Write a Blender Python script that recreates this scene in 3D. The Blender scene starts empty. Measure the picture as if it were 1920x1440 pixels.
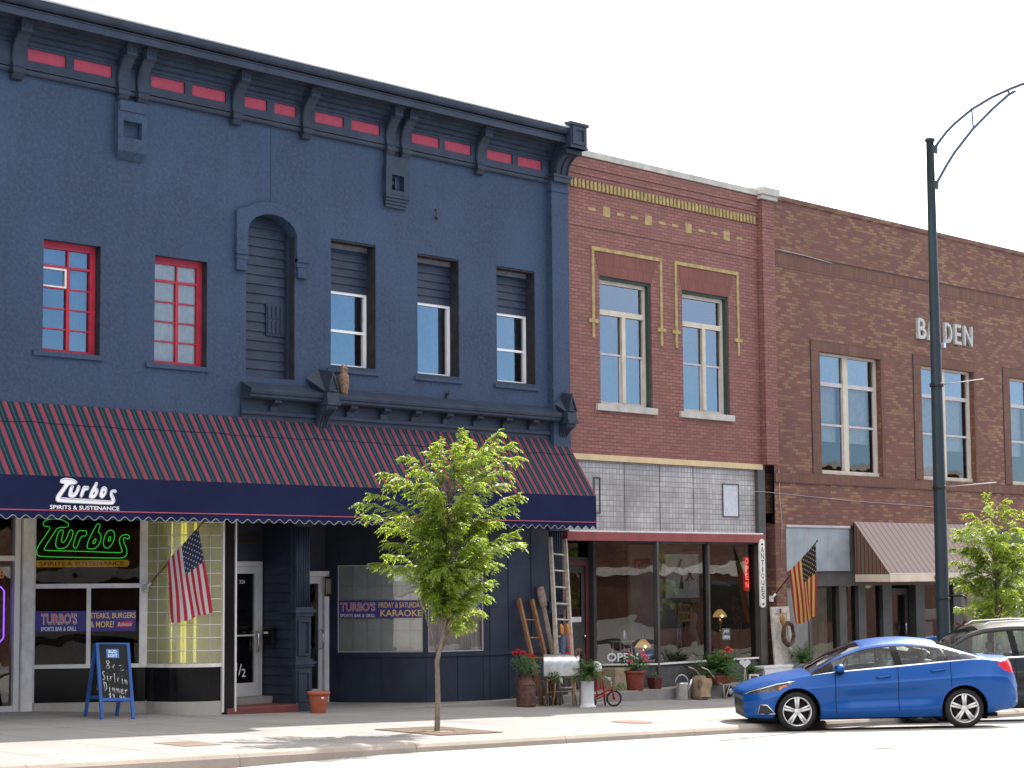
import bpy, bmesh, math, random
import numpy as np
from mathutils import Vector, Matrix, noise
from mathutils.geometry import tessellate_polygon

S = bpy.context.scene
COL = S.collection
R = math.radians
random.seed(7)

# ------------------------------------------------------------------ camera
cam = bpy.data.cameras.new("Camera")
camo = bpy.data.objects.new("Camera", cam)
COL.objects.link(camo)
S.camera = camo
cam.sensor_fit = 'HORIZONTAL'
cam.sensor_width = 36.0
cam.lens = 3826.0 / 1920.0 * 36.0
cam.clip_start = 0.1
cam.clip_end = 3000.0
yaw, pitch, roll = R(48.008), R(5.3865), R(-0.46243)
fw = Vector((math.sin(yaw) * math.cos(pitch), math.cos(yaw) * math.cos(pitch), math.sin(pitch)))
rt = Vector((math.cos(yaw), -math.sin(yaw), 0.0))
up = rt.cross(fw)
r2 = rt * math.cos(roll) + up * math.sin(roll)
u2 = -rt * math.sin(roll) + up * math.cos(roll)
mw = Matrix((( r2.x, u2.x, -fw.x, 0.0), (r2.y, u2.y, -fw.y, -25.0), (r2.z, u2.z, -fw.z, 2.3), (0, 0, 0, 1)))
camo.matrix_world = mw

# ------------------------------------------------------------------ light
SUN = Vector((1.0, 0.235, 1.0)).normalized()
sun_el = math.asin(SUN.z)
sun_az = math.atan2(SUN.x, SUN.y)          # clockwise from +Y

W = bpy.data.worlds.new("World")
S.world = W
W.use_nodes = True
nt = W.node_tree
nt.nodes.clear()
wo = nt.nodes.new('ShaderNodeOutputWorld')
bg = nt.nodes.new('ShaderNodeBackground')
sky = nt.nodes.new('ShaderNodeTexSky')
sky.sky_type = 'NISHITA'
sky.sun_disc = False
sky.sun_elevation = sun_el
sky.sun_rotation = sun_az
sky.air_density = 1.0
sky.dust_density = 0.1
sky.ozone_density = 2.5
sky.altitude = 2000
# thin high cloud: a veil over the half of the sky behind the buildings, broken up by noise
tc = nt.nodes.new('ShaderNodeTexCoord')
sep = nt.nodes.new('ShaderNodeSeparateXYZ')
nt.links.new(tc.outputs['Generated'], sep.inputs[0])
nz = nt.nodes.new('ShaderNodeTexNoise')
nz.inputs['Scale'].default_value = 2.2
nz.inputs['Detail'].default_value = 6
nt.links.new(tc.outputs['Generated'], nz.inputs['Vector'])
m1 = nt.nodes.new('ShaderNodeMath'); m1.operation = 'MULTIPLY_ADD'
nt.links.new(sep.outputs['Y'], m1.inputs[0]); m1.inputs[1].default_value = 0.85; m1.inputs[2].default_value = 0.32
m3 = nt.nodes.new('ShaderNodeMath'); m3.operation = 'MULTIPLY_ADD'
nt.links.new(sep.outputs['Z'], m3.inputs[0]); m3.inputs[1].default_value = 1.0; nt.links.new(m1.outputs[0], m3.inputs[2])
m2 = nt.nodes.new('ShaderNodeMath'); m2.operation = 'ADD'; m2.use_clamp = False
nt.links.new(m3.outputs[0], m2.inputs[0]); nt.links.new(nz.outputs['Fac'], m2.inputs[1])
mr = nt.nodes.new('ShaderNodeMapRange')
mr.inputs['From Min'].default_value = 0.42; mr.inputs['From Max'].default_value = 0.85
mr.inputs['To Max'].default_value = 0.85
nt.links.new(m2.outputs[0], mr.inputs['Value'])
mixs = nt.nodes.new('ShaderNodeMix'); mixs.data_type = 'RGBA'
nt.links.new(mr.outputs['Result'], mixs.inputs['Factor'])
tint = nt.nodes.new('ShaderNodeMix'); tint.data_type = 'RGBA'; tint.blend_type = 'MULTIPLY'; tint.inputs['Factor'].default_value = 1.0
tint.inputs['B'].default_value = (.66, .86, 1.05, 1)
nt.links.new(sky.outputs['Color'], tint.inputs['A'])
nt.links.new(tint.outputs['Result'], mixs.inputs['A'])
mixs.inputs['B'].default_value = (9.2, 8.8, 8.25, 1)
nt.links.new(mixs.outputs['Result'], bg.inputs['Color'])
bg.inputs['Strength'].default_value = 0.15
nt.links.new(bg.outputs[0], wo.inputs[0])

sl = bpy.data.lights.new("Sun", 'SUN')
sl.energy = 5.0
sl.angle = R(0.53)
sl.color = (1.0, 0.95, 0.88)
so = bpy.data.objects.new("Sun", sl)
COL.objects.link(so)
so.location = (30, 10, 40)
so.rotation_euler = (-SUN).to_track_quat('-Z', 'Y').to_euler()

S.view_settings.view_transform = 'Standard'
S.view_settings.look = 'None'
S.view_settings.gamma = 1.0
S.view_settings.use_curve_mapping = False
S.view_settings.exposure = 1.05
S.render.engine = 'CYCLES'
S.cycles.max_bounces = 8
S.cycles.transparent_max_bounces = 12
S.cycles.caustics_reflective = False
S.cycles.caustics_refractive = False
S.cycles.sample_clamp_indirect = 6.0

# ------------------------------------------------------------------ mesh helper
class MB:
    """collects shapes and links them as ONE mesh object"""
    def __init__(s, M=None):
        s.v = []; s.f = []; s.sm = []; s.mi = []; s.uv = {}
        s.M = M or Matrix.Identity(4)
        s.cur = 0
    def _add(s, vs, fs, smooth=False):
        b = len(s.v)
        s.v += [tuple(s.M @ Vector(p)) for p in vs]
        for f in fs:
            s.f.append(tuple(b + i for i in f)); s.sm.append(smooth); s.mi.append(s.cur)
        return b
    def quad(s, a, b, c, d): s._add([a, b, c, d], [(0, 1, 2, 3)])
    def poly(s, pts): s._add(pts, [tuple(range(len(pts)))])
    def box(s, x0, x1, y0, y1, z0, z1):
        vs = [(x0,y0,z0),(x1,y0,z0),(x1,y1,z0),(x0,y1,z0),(x0,y0,z1),(x1,y0,z1),(x1,y1,z1),(x0,y1,z1)]
        s._add(vs, [(0,3,2,1),(4,5,6,7),(0,1,5,4),(1,2,6,5),(2,3,7,6),(3,0,4,7)])
        return s
    def hexa(s, bot, top):
        s._add(list(bot) + list(top), [(0,3,2,1),(4,5,6,7),(0,1,5,4),(1,2,6,5),(2,3,7,6),(3,0,4,7)])
        return s
    def prism_x(s, prof, x0, x1):
        """closed (y,z) outline pushed along x"""
        n = len(prof)
        vs = [(x0, y, z) for y, z in prof] + [(x1, y, z) for y, z in prof]
        fs = [tuple(range(n)), tuple(range(2*n-1, n-1, -1))]
        fs += [(i, i+n, (i+1) % n + n, (i+1) % n) for i in range(n)]
        s._add(vs, fs); return s
    def prism_y(s, prof, y0, y1):
        n = len(prof)
        vs = [(x, y0, z) for x, z in prof] + [(x, y1, z) for x, z in prof]
        fs = [(i, i+n, (i+1) % n + n, (i+1) % n) for i in range(n)]
        tri = tessellate_polygon([[Vector((x, z, 0)) for x, z in prof]])
        fs += [tuple(t) for t in tri] + [tuple(n + i for i in reversed(t)) for t in tri]
        s._add(vs, fs); return s
    def prism_z(s, prof, z0, z1):
        n = len(prof)
        vs = [(x, y, z0) for x, y in prof] + [(x, y, z1) for x, y in prof]
        fs = [(i, i+n, (i+1) % n + n, (i+1) % n) for i in range(n)]
        tri = tessellate_polygon([[Vector((x, y, 0)) for x, y in prof]])
        fs += [tuple(t) for t in tri] + [tuple(n + i for i in reversed(t)) for t in tri]
        s._add(vs, fs); return s
    def wall(s, outer, holes, y=0.0, depth=0.3):
        """flat wall in the xz plane facing -y, with holes and their reveals"""
        loops = [outer] + holes
        flat = [p for l in loops for p in l]
        tri = tessellate_polygon([[Vector((x, z, 0)) for x, z in l] for l in loops])
        s._add([(x, y, z) for x, z in flat], [tuple(t) for t in tri])
        for h in holes:
            n = len(h)
            vs = [(x, y, z) for x, z in h] + [(x, y + depth, z) for x, z in h]
            s._add(vs, [(i, i+n, (i+1) % n + n, (i+1) % n) for i in range(n)])
        return s
    def tube(s, pts, r, n=8, smooth=True, cap=True, closed=False):
        pts = [Vector(p) for p in pts]
        rs = r if isinstance(r, (list, tuple)) else [r] * len(pts)
        ref = None; vs = []; m = len(pts)
        for i, p in enumerate(pts):
            a = pts[(i-1) % m] if (closed or i > 0) else p
            b = pts[(i+1) % m] if (closed or i < m-1) else p
            t = (b - a).normalized()
            if ref is None: ref = Vector((0,0,1)) if abs(t.z) < .9 else Vector((1,0,0))
            e1 = t.cross(ref).normalized(); e2 = e1.cross(t).normalized(); ref = e2
            for k in range(n):
                an = 2*math.pi*k/n
                vs.append(p + e1*math.cos(an)*rs[i] + e2*math.sin(an)*rs[i])
        fs = []
        for i in range(m if closed else m-1):
            j = (i+1) % m
            for k in range(n):
                fs.append((i*n+k, i*n+(k+1) % n, j*n+(k+1) % n, j*n+k))
        if cap and not closed:
            fs.append(tuple(range(n-1, -1, -1))); fs.append(tuple((m-1)*n+k for k in range(n)))
        s._add(vs, fs, smooth); return s
    def lathe(s, prof, c=(0,0,0), n=24, axis='z', smooth=True, cap=True):
        vs = []; m = len(prof)
        for r, h in prof:
            for k in range(n):
                a = 2*math.pi*k/n
                p = (r*math.cos(a), r*math.sin(a), h)
                if axis == 'y': p = (p[0], p[2], p[1])
                elif axis == 'x': p = (p[2], p[0], p[1])
                vs.append((c[0]+p[0], c[1]+p[1], c[2]+p[2]))
        fs = [(i*n+k, i*n+(k+1) % n, (i+1)*n+(k+1) % n, (i+1)*n+k) for i in range(m-1) for k in range(n)]
        if cap:
            if prof[0][0] > 1e-5: fs.append(tuple(range(n-1, -1, -1)))
            if prof[-1][0] > 1e-5: fs.append(tuple((m-1)*n+k for k in range(n)))
        s._add(vs, fs, smooth); return s
    def grid(s, fn, nu, nv, smooth=True, uv=False):
        vs = [fn(i/nu, j/nv) for i in range(nu+1) for j in range(nv+1)]
        fs = [(i*(nv+1)+j, (i+1)*(nv+1)+j, (i+1)*(nv+1)+j+1, i*(nv+1)+j+1) for i in range(nu) for j in range(nv)]
        b = s._add(vs, fs, smooth)
        if uv:
            for i in range(nu+1):
                for j in range(nv+1): s.uv[b + i*(nv+1)+j] = (i/nu, j/nv)
        return s
    def ball(s, c, r, nu=12, nv=8):
        rx, ry, rz = r if isinstance(r, (tuple, list)) else (r, r, r)
        def fn(u, v):
            a = 2*math.pi*u; b = math.pi*(v-.5)
            return (c[0]+rx*math.cos(a)*math.cos(b), c[1]+ry*math.sin(a)*math.cos(b), c[2]+rz*math.sin(b))
        return s.grid(fn, nu, nv)
    def text(s, body, x0, z0, w=None, h=None, y=0.0, thick=0.004, bold=0.0, shear=0.0, space=1.0):
        """lettering in the xz plane; lower-left corner (x0, z0), fitted to w / h"""
        cu = bpy.data.curves.new('t', 'FONT')
        cu.body = body; cu.size = 1.0; cu.offset = bold; cu.shear = shear; cu.space_character = space
        cu.resolution_u = 3; cu.extrude = 0.0; cu.fill_mode = 'FRONT'
        ob = bpy.data.objects.new('t', cu); COL.objects.link(ob)
        dg = bpy.context.evaluated_depsgraph_get()
        me = bpy.data.meshes.new_from_object(ob.evaluated_get(dg))
        vs = [v.co.copy() for v in me.vertices]
        fs = [tuple(p.vertices) for p in me.polygons]
        bpy.data.objects.remove(ob); bpy.data.curves.remove(cu); bpy.data.meshes.remove(me)
        if not vs: return s
        ax = min(v.x for v in vs); bx = max(v.x for v in vs); ay = min(v.y for v in vs); by = max(v.y for v in vs)
        sx = (w / (bx-ax)) if w else None; sy = (h / (by-ay)) if h else None
        sx = sx or sy; sy = sy or sx
        s._add([(x0+(v.x-ax)*sx, y, z0+(v.y-ay)*sy) for v in vs], fs)
        return s
    def build(s, name, mats, parent=None, org=None, bevel=0.0, loc=None):
        org = Vector(org) if org is not None else (ORG.get(parent.name, Vector()) if parent else Vector(loc or (0,0,0)))
        me = bpy.data.meshes.new(name)
        me.from_pydata([Vector(v) - org for v in s.v], [], s.f)
        me.polygons.foreach_set('use_smooth', s.sm)
        mats = mats if isinstance(mats, (list, tuple)) else [mats]
        for m in mats: me.materials.append(m)
        if len(mats) > 1: me.polygons.foreach_set('material_index', s.mi)
        if s.uv:
            ul = me.uv_layers.new(name='UVMap')
            for l in me.loops:
                ul.data[l.index].uv = s.uv.get(l.vertex_index, (0, 0))
        me.update()
        o = bpy.data.objects.new(name, me); COL.objects.link(o)
        if parent: o.parent = parent
        else: o.location = org
        ORG[o.name] = org
        if bevel:
            b = o.modifiers.new('bevel', 'BEVEL'); b.width = bevel; b.segments = 2; b.limit_method = 'ANGLE'; b.angle_limit = R(40)
        return o
ORG = {}

def thing(name, label, cat, loc, group=None):
    o = bpy.data.objects.new(name, None); COL.objects.link(o)
    o.location = loc; o.empty_display_size = .2
    o['label'] = label; o['category'] = cat
    if group: o['group'] = group
    ORG[o.name] = Vector(loc)
    return o
def tag(o, label, cat, group=None):
    o['label'] = label; o['category'] = cat
    if group: o['group'] = group
    return o
def setting(o, kind='structure'):
    o['kind'] = kind; return o
def frame(p0, p1):
    """local frame whose x runs p0 -> p1 on the ground and whose y points away from the street"""
    d = Vector((p1[0]-p0[0], p1[1]-p0[1], 0)); L = d.length; d.normalize()
    n = Vector((-d.y, d.x, 0))
    return Matrix(((d.x, n.x, 0, p0[0]), (d.y, n.y, 0, p0[1]), (0, 0, 1, 0), (0,0,0,1))), L

# ------------------------------------------------------------------ materials
def newmat(name):
    m = bpy.data.materials.new(name); m.use_nodes = True
    n = m.node_tree.nodes; n.clear()
    out = n.new('ShaderNodeOutputMaterial'); b = n.new('ShaderNodeBsdfPrincipled')
    m.node_tree.links.new(b.outputs[0], out.inputs[0])
    return m, m.node_tree, b, out
def mixcol(t, fac, a, b, blend='MIX'):
    n = t.nodes.new('ShaderNodeMix'); n.data_type = 'RGBA'; n.blend_type = blend
    for k, v in (('Factor', fac), ('A', a), ('B', b)):
        if hasattr(v, 'is_linked') or hasattr(v, 'node'): t.links.new(v, n.inputs[k])
        elif isinstance(v, (int, float)): n.inputs[k].default_value = v
        else: n.inputs[k].default_value = tuple(v) + ((1,) if len(v) == 3 else ())
    return n.outputs['Result']
def math_(t, op, a, b=None, c=None, clamp=False):
    n = t.nodes.new('ShaderNodeMath'); n.operation = op; n.use_clamp = clamp
    for i, v in enumerate((a, b, c)):
        if v is None: continue
        if hasattr(v, 'node'): t.links.new(v, n.inputs[i])
        else: n.inputs[i].default_value = v
    return n.outputs[0]
def objco(t):
    return t.nodes.new('ShaderNodeTexCoord').outputs['Object']
def noise_(t, vec, scale, detail=4, rough=.55):
    n = t.nodes.new('ShaderNodeTexNoise'); n.inputs['Scale'].default_value = scale
    n.inputs['Detail'].default_value = detail; n.inputs['Roughness'].default_value = rough
    t.links.new(vec, n.inputs['Vector']); return n.outputs['Fac']
def ramp(t, val, a, b, c=0.0, d=1.0):
    n = t.nodes.new('ShaderNodeMapRange'); t.links.new(val, n.inputs['Value'])
    n.inputs['From Min'].default_value = a; n.inputs['From Max'].default_value = b
    n.inputs['To Min'].default_value = c; n.inputs['To Max'].default_value = d
    return n.outputs['Result']
def bump(t, b, h, strength, dist=.01):
    n = t.nodes.new('ShaderNodeBump'); n.inputs['Strength'].default_value = strength; n.inputs['Distance'].default_value = dist
    t.links.new(h, n.inputs['Height']); t.links.new(n.outputs[0], b.inputs['Normal']); return n
def paint(name, rgb, rough=.6, metal=0.0, var=.18, vscale=2.5, bmp=0.0, bscale=60.0, spec=.25, coat=0.0, fine=0.0):
    """a plain surface with soft large patches and optional fine grain"""
    m, t, b, _ = newmat(name)
    co = objco(t)
    f = noise_(t, co, vscale, 5)
    lo = [max(0, c*(1-var)) for c in rgb]; hi = [min(1, c*(1+var)) for c in rgb]
    col = mixcol(t, ramp(t, f, .3, .7), lo, hi)
    if fine:
        g = noise_(t, co, bscale, 3)
        col = mixcol(t, ramp(t, g, .3, .7, 0, fine), col, [c*.4 for c in rgb])
    t.links.new(col, b.inputs['Base Color'])
    b.inputs['Roughness'].default_value = rough; b.inputs['Metallic'].default_value = metal
    b.inputs['Specular IOR Level'].default_value = spec; b.inputs['Coat Weight'].default_value = coat
    if bmp: bump(t, b, noise_(t, co, bscale, 4), bmp)
    return m
def emis(name, rgb, strength):
    m, t, b, out = newmat(name)
    e = t.nodes.new('ShaderNodeEmission'); e.inputs[0].default_value = tuple(rgb)+(1,); e.inputs[1].default_value = strength
    t.links.new(e.outputs[0], out.inputs[0]); return m
def glass(name, tint=(.9,.95,.95), ior=1.9, trans=1.0, wav=.006, wscale=1.3, rough=0.0):
    """thin window glass: fresnel mix of see-through and mirror, with the slight waviness of old panes"""
    m, t, b, out = newmat(name)
    tr = t.nodes.new('ShaderNodeBsdfTransparent'); tr.inputs[0].default_value = tuple(c*trans for c in tint)+(1,)
    gl = t.nodes.new('ShaderNodeBsdfGlossy'); gl.inputs['Roughness'].default_value = rough
    fr = t.nodes.new('ShaderNodeFresnel'); fr.inputs['IOR'].default_value = ior
    mx = t.nodes.new('ShaderNodeMixShader')
    if wav:
        bn = t.nodes.new('ShaderNodeBump'); bn.inputs['Strength'].default_value = .5; bn.inputs['Distance'].default_value = wav
        t.links.new(noise_(t, objco(t), wscale, 2), bn.inputs['Height']); t.links.new(bn.outputs[0], gl.inputs['Normal'])
    t.links.new(fr.outputs[0], mx.inputs[0]); t.links.new(tr.outputs[0], mx.inputs[1]); t.links.new(gl.outputs[0], mx.inputs[2])
    t.links.new(mx.outputs[0], out.inputs[0]); return m
def brick(name, c1, c2, mortar, bw=.225, rh=.0677, ms=.009, dark=None, varscale=1.2, bmp=.5, third=None):
    m, t, b, _ = newmat(name)
    co = objco(t)
    sp = t.nodes.new('ShaderNodeSeparateXYZ'); t.links.new(co, sp.inputs[0])
    u = math_(t, 'ADD', sp.outputs['X'], sp.outputs['Y'])
    cb = t.nodes.new('ShaderNodeCombineXYZ'); t.links.new(u, cb.inputs[0]); t.links.new(sp.outputs['Z'], cb.inputs[1])
    bt = t.nodes.new('ShaderNodeTexBrick')
    t.links.new(cb.outputs[0], bt.inputs['Vector'])
    bt.inputs['Scale'].default_value = 1.0; bt.inputs['Brick Width'].default_value = bw; bt.inputs['Row Height'].default_value = rh
    bt.inputs['Mortar Size'].default_value = ms; bt.inputs['Mortar Smooth'].default_value = .3; bt.inputs['Bias'].default_value = 0.0
    bt.inputs['Color1'].default_value = tuple(c1)+(1,); bt.inputs['Color2'].default_value = tuple(c2)+(1,); bt.inputs['Mortar'].default_value = tuple(mortar)+(1,)
    col = bt.outputs['Color']
    if third:   # a share of bricks fired to another colour
        cell = t.nodes.new('ShaderNodeTexBrick'); t.links.new(cb.outputs[0], cell.inputs['Vector'])
        for k in ('Scale', 'Brick Width', 'Row Height', 'Mortar Size', 'Mortar Smooth'): cell.inputs[k].default_value = bt.inputs[k].default_value
        cell.inputs['Color1'].default_value = (0,0,0,1); cell.inputs['Color2'].default_value = (1,1,1,1); cell.inputs['Mortar'].default_value = (0,0,0,1)
        f = math_(t, 'MULTIPLY', ramp(t, cell.outputs['Color'], .52, .72), ramp(t, noise_(t, co, .6, 2), .25, .6, .35, 1))
        col = mixcol(t, f, col, third)
    big = noise_(t, co, varscale, 5)
    col = mixcol(t, ramp(t, big, .35, .75, 0, .55), col, dark or [c*.55 for c in c1])
    t.links.new(col, b.inputs['Base Color'])
    b.inputs['Roughness'].default_value = .85
    h = math_(t, 'SUBTRACT', 1.0, bt.outputs['Fac'])
    h = math_(t, 'ADD', h, math_(t, 'MULTIPLY', noise_(t, co, 70, 3), .3))
    bump(t, b, h, bmp, .008)
    return m

NAVY = (.027, .049, .094)
M = {}
def stucco():
    m, t, b, _ = newmat('navy_stucco')
    co = objco(t)
    f = noise_(t, co, .7, 6); g = noise_(t, co, 17, 6, .75); st = t.nodes.new('ShaderNodeMapping'); st.inputs['Scale'].default_value = (3.5, 3.5, .35)
    t.links.new(co, st.inputs[0]); s2 = noise_(t, st.outputs[0], 1.2, 5)
    c = mixcol(t, ramp(t, f, .3, .72), [x*.72 for x in NAVY], [x*1.18 for x in NAVY])
    c = mixcol(t, ramp(t, s2, .50, .75, 0, .5), c, (.021, .030, .048))
    c = mixcol(t, ramp(t, g, .45, .64, 0, .6), c, (.050, .078, .126))
    c = mixcol(t, ramp(t, noise_(t, co, 24, 4, .8), .50, .66, 0, .45), c, (.017, .027, .047))
    t.links.new(c, b.inputs['Base Color']); b.inputs['Roughness'].default_value = .7; b.inputs['Specular IOR Level'].default_value = .3
    bump(t, b, math_(t, 'ADD', g, math_(t, 'MULTIPLY', noise_(t, co, 9, 3), .8)), .55, .012)
    return m
M['stucco'] = stucco()
M['navy'] = paint('navy_woodwork', (.022, .031, .050), .5, var=.3, vscale=3, bmp=.15, bscale=40)
M['navydark'] = paint('navy_boards', (.021, .028, .046), .45, var=.25, vscale=2, bmp=.1, bscale=50)
M['red'] = paint('red_panel_paint', (.36, .048, .078), .6, var=.12, vscale=8, bmp=.15, bscale=80)
M['redframe'] = paint('red_window_paint', (.36, .025, .045), .45, var=.15, vscale=5)
M['white'] = paint('white_vinyl', (.78, .78, .76), .4, var=.06)
M['offwhite'] = paint('aged_white_paint', (.68, .66, .62), .6, var=.14, vscale=6)
M['cream'] = paint('cream_window_paint', (.50, .44, .35), .55, var=.12, vscale=5)
M['creamyel'] = paint('tan_lintel_paint', (.55, .42, .24), .6, var=.12)
M['alu'] = paint('aluminium', (.62, .61, .60), .38, metal=.3, var=.06)
M['dkgreen'] = paint('dark_green_wood', (.035, .06, .05), .6, var=.3)
M['conc'] = None
M['stone'] = paint('limestone', (.42, .40, .36), .8, var=.2, vscale=4, bmp=.3, bscale=50)
M['yellowbrick'] = paint('yellow_brick', (.33, .245, .105), .75, var=.3, vscale=9, bmp=.3, bscale=60)
M['brick'] = brick('red_face_brick', (.27, .108, .084), (.19, .072, .056), (.075, .040, .036), ms=.008, dark=(.17, .078, .066))
M['brickbrown'] = brick('brown_mixed_brick', (.178, .064, .045), (.100, .039, .032), (.10, .062, .052), ms=.007, third=(.25, .135, .066), dark=(.080, .034, .030), varscale=.8)
M['soldier'] = brick('soldier_course_brick', (.15, .060, .040), (.10, .040, .031), (.075, .046, .038), bw=.072, rh=.225, ms=.008, third=(.175,.085,.045))
M['header'] = brick('arch_brick', (.20, .066, .048), (.155, .050, .038), (.13, .05, .042), bw=.07, rh=.26, ms=.008)
M['maroon'] = paint('maroon_beam_paint', (.23, .052, .052), .55, var=.2, vscale=3)
M['brownred'] = paint('red_brown_trim', (.14, .045, .04), .55, var=.2)
M['blackgloss'] = paint('black_glass_tile', (.008, .008, .009), .12, var=.2, vscale=2, spec=.12)
M['dark'] = paint('dark_interior', (.022, .021, .020), .8, var=.4)
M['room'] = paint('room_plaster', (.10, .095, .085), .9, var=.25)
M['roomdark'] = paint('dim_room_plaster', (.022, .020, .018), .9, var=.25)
M['blindglass'] = glass('blinds_window_glass', tint=(.98,.99,.98), ior=2.1, wav=.012, wscale=1.1)
M['fadedhead'] = paint('faded_grey_board', (.125, .128, .14), .7, var=.25, vscale=8)
M['jamb'] = paint('dark_jamb', (.020, .021, .026), .7, var=.4, vscale=6)  # near-black tone for right reveals, window heads and the brick groove
M['glass'] = glass('window_glass', tint=(.95,.97,.96), ior=1.55)
M['glassup'] = glass('upstairs_window_glass', tint=(.60,.68,.72), ior=2.8)
M['shopglass'] = glass('shop_window_glass', tint=(.95,.97,.96), ior=2.0, wav=.010, wscale=.9)
M['doorglass'] = glass('tinted_door_glass', tint=(.25,.28,.27), ior=1.8)
M['greyglass'] = glass('grey_window_glass', tint=(.86,.88,.87), ior=1.75)
M['netcurtain'] = paint('pale_net_curtain', (.80, .80, .76), .9, var=.1, vscale=10)
M['curtain'] = paint('white_curtain', (.38, .38, .36), .9, var=.12, vscale=10)
M['greyframe'] = paint('dark_grey_shopfront_paint', (.062, .060, .056), .5, var=.2)
M['lilac'] = paint('grey_trim_paint', (.44, .40, .40), .55, var=.12)
M['greypanel'] = paint('grey_sheet_metal', (.27, .30, .32), .45, metal=.2, var=.15)
M['blackmetal'] = paint('black_metal', (.018, .02, .022), .4, var=.2)
M['rust'] = paint('rusty_milk_can', (.115, .062, .050), .75, metal=.3, var=.35, vscale=14, bmp=.3, bscale=70)
M['terracotta'] = paint('terracotta', (.36, .105, .060), .8, var=.14, vscale=8, bmp=.15)
M['wood'] = paint('brown_wood', (.23, .115, .055), .7, var=.3, vscale=12, bmp=.3)
M['oldwood'] = paint('weathered_wood', (.24, .19, .15), .8, var=.35, vscale=10, bmp=.35)
M['palewood'] = paint('pale_painted_wood', (.45, .40, .32), .7, var=.25, vscale=9, bmp=.25)
M['galv'] = paint('galvanised_steel', (.50, .52, .53), .35, metal=.85, var=.22, vscale=14)
M['chrome'] = paint('polished_metal', (.75, .75, .75), .18, metal=1.0, var=.06)
M['redpaint'] = paint('red_enamel', (.33, .014, .022), .35, var=.15)
M['rubber'] = paint('black_rubber', (.018, .018, .018), .75, var=.25)
M['leafdark'] = None
# ------------------------------------------------------------------ ground
def gz(x, y):            # pavement level: the street falls gently to the right and towards the kerb
    return .183 - .027 * (x - 20.913) + .02 * y
KERB = -5.55
def rz(x, y):            # road level, crowned
    b = gz(x, KERB) - .13 - .10 * min(1, max(0, (19.0 - x) / 5))
    d = KERB - y
    if d < 3.5: return b + .04 * d
    if d < 7.5: return b + .14 + .012 * (d - 3.5)
    return b + .188 - .025 * min(d - 7.5, 7.5)

def concrete(name, base, joint=(1.52, 1.75), dirt=.5, lw=.8):
    m, t, b, _ = newmat(name)
    co = objco(t)
    sp = t.nodes.new('ShaderNodeSeparateXYZ'); t.links.new(co, sp.inputs[0])
    f = noise_(t, co, .8, 6); g = noise_(t, co, 38, 4, .7); h = noise_(t, co, 3.5, 5)
    c = mixcol(t, ramp(t, f, .3, .7), [x*.84 for x in base], [x*1.08 for x in base])
    c = mixcol(t, ramp(t, h, .55, .8, 0, dirt), c, [x*.6 for x in base])
    c = mixcol(t, ramp(t, g, .45, .75, 0, .35), c, [x*.62 for x in base])
    if joint:
        lines = None
        for ax, pitch, off in (('X', joint[0], .35), ('Y', joint[1], .30)):
            w = math_(t, 'ADD', sp.outputs[ax], off + 100*pitch)
            w = math_(t, 'MODULO', w, pitch)
            w = math_(t, 'ABSOLUTE', math_(t, 'SUBTRACT', w, pitch*.5))
            w = math_(t, 'LESS_THAN', w, .012)
            lines = w if lines is None else math_(t, 'MAXIMUM', lines, w)
        c = mixcol(t, math_(t, 'MULTIPLY', lines, lw), c, (.05, .045, .04))
    t.links.new(c, b.inputs['Base Color']); b.inputs['Roughness'].default_value = .88
    bump(t, b, math_(t, 'ADD', g, math_(t, 'MULTIPLY', h, .6)), .25, .006)
    return m
M['conc'] = concrete('pavement_concrete', (.25, .241, .233))
M['kerbc'] = concrete('kerb_concrete', (.30, .262, .225), joint=(3.05, 50), lw=.4)
M['step'] = concrete('step_concrete', (.25, .235, .215), joint=None, dirt=.8)
def asphalt():
    m, t, b, _ = newmat('worn_road_surface')
    co = objco(t)
    mp = t.nodes.new('ShaderNodeMapping'); mp.inputs['Scale'].default_value = (.12, 2.2, 1); t.links.new(co, mp.inputs[0])
    s1 = noise_(t, mp.outputs[0], 1.0, 5); f = noise_(t, co, .5, 5); g = noise_(t, co, 60, 3, .8)
    c = mixcol(t, ramp(t, f, .3, .7), (.30, .29, .275), (.36, .348, .33))
    c = mixcol(t, ramp(t, s1, .5, .75, 0, .5), c, (.21, .20, .185))
    c = mixcol(t, ramp(t, g, .4, .7, 0, .4), c, (.20, .19, .18))
    t.links.new(c, b.inputs['Base Color']); b.inputs['Roughness'].default_value = .85
    bump(t, b, g, .4, .006)
    return m
M['road'] = asphalt()
M['earth'] = paint('far_ground', (.12, .12, .09), .9, var=.4, vscale=.05)

mb = MB()
def strip(mb, xs, ys, fz):
    vs = [(x, y, fz(x, y)) for x in xs for y in ys]; n = len(ys)
    mb._add(vs, [(i*n+j, (i+1)*n+j, (i+1)*n+j+1, i*n+j+1) for i in range(len(xs)-1) for j in range(n-1)])
XS = [-60, -20, 0, 10, 14, 15, 16, 17, 18, 19, 22, 28, 34, 40, 50, 70, 110]
strip(mb, XS, [-20.6, -17, -13.05, -11, -9.05, -7, KERB-.14], rz)
setting(mb.build('road', M['road']))
mb = MB(); strip(mb, XS, [KERB-.001, -3, 0, 2.6, 3.4], gz)
setting(mb.build('pavement', M['conc']))
mb = MB(); strip(mb, XS, [-33, -20.45], lambda x, y: gz(x, KERB) + .004)
setting(mb.build('pavement', M['conc']))
mb = MB()
prof = [(-.20, -.40), (-.165, -.06), (-.135, -.018), (-.10, .003), (0.0, .004), (0.0, -.40)]
for a, b in zip(XS[:-1], XS[1:]):
    vs = [(x, KERB+y, gz(x, KERB)+z) for x in (a, b) for y, z in prof]; n = len(prof)
    mb._add(vs, [(i, i+1, i+1+n, i+n) for i in range(n-1)])
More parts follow.
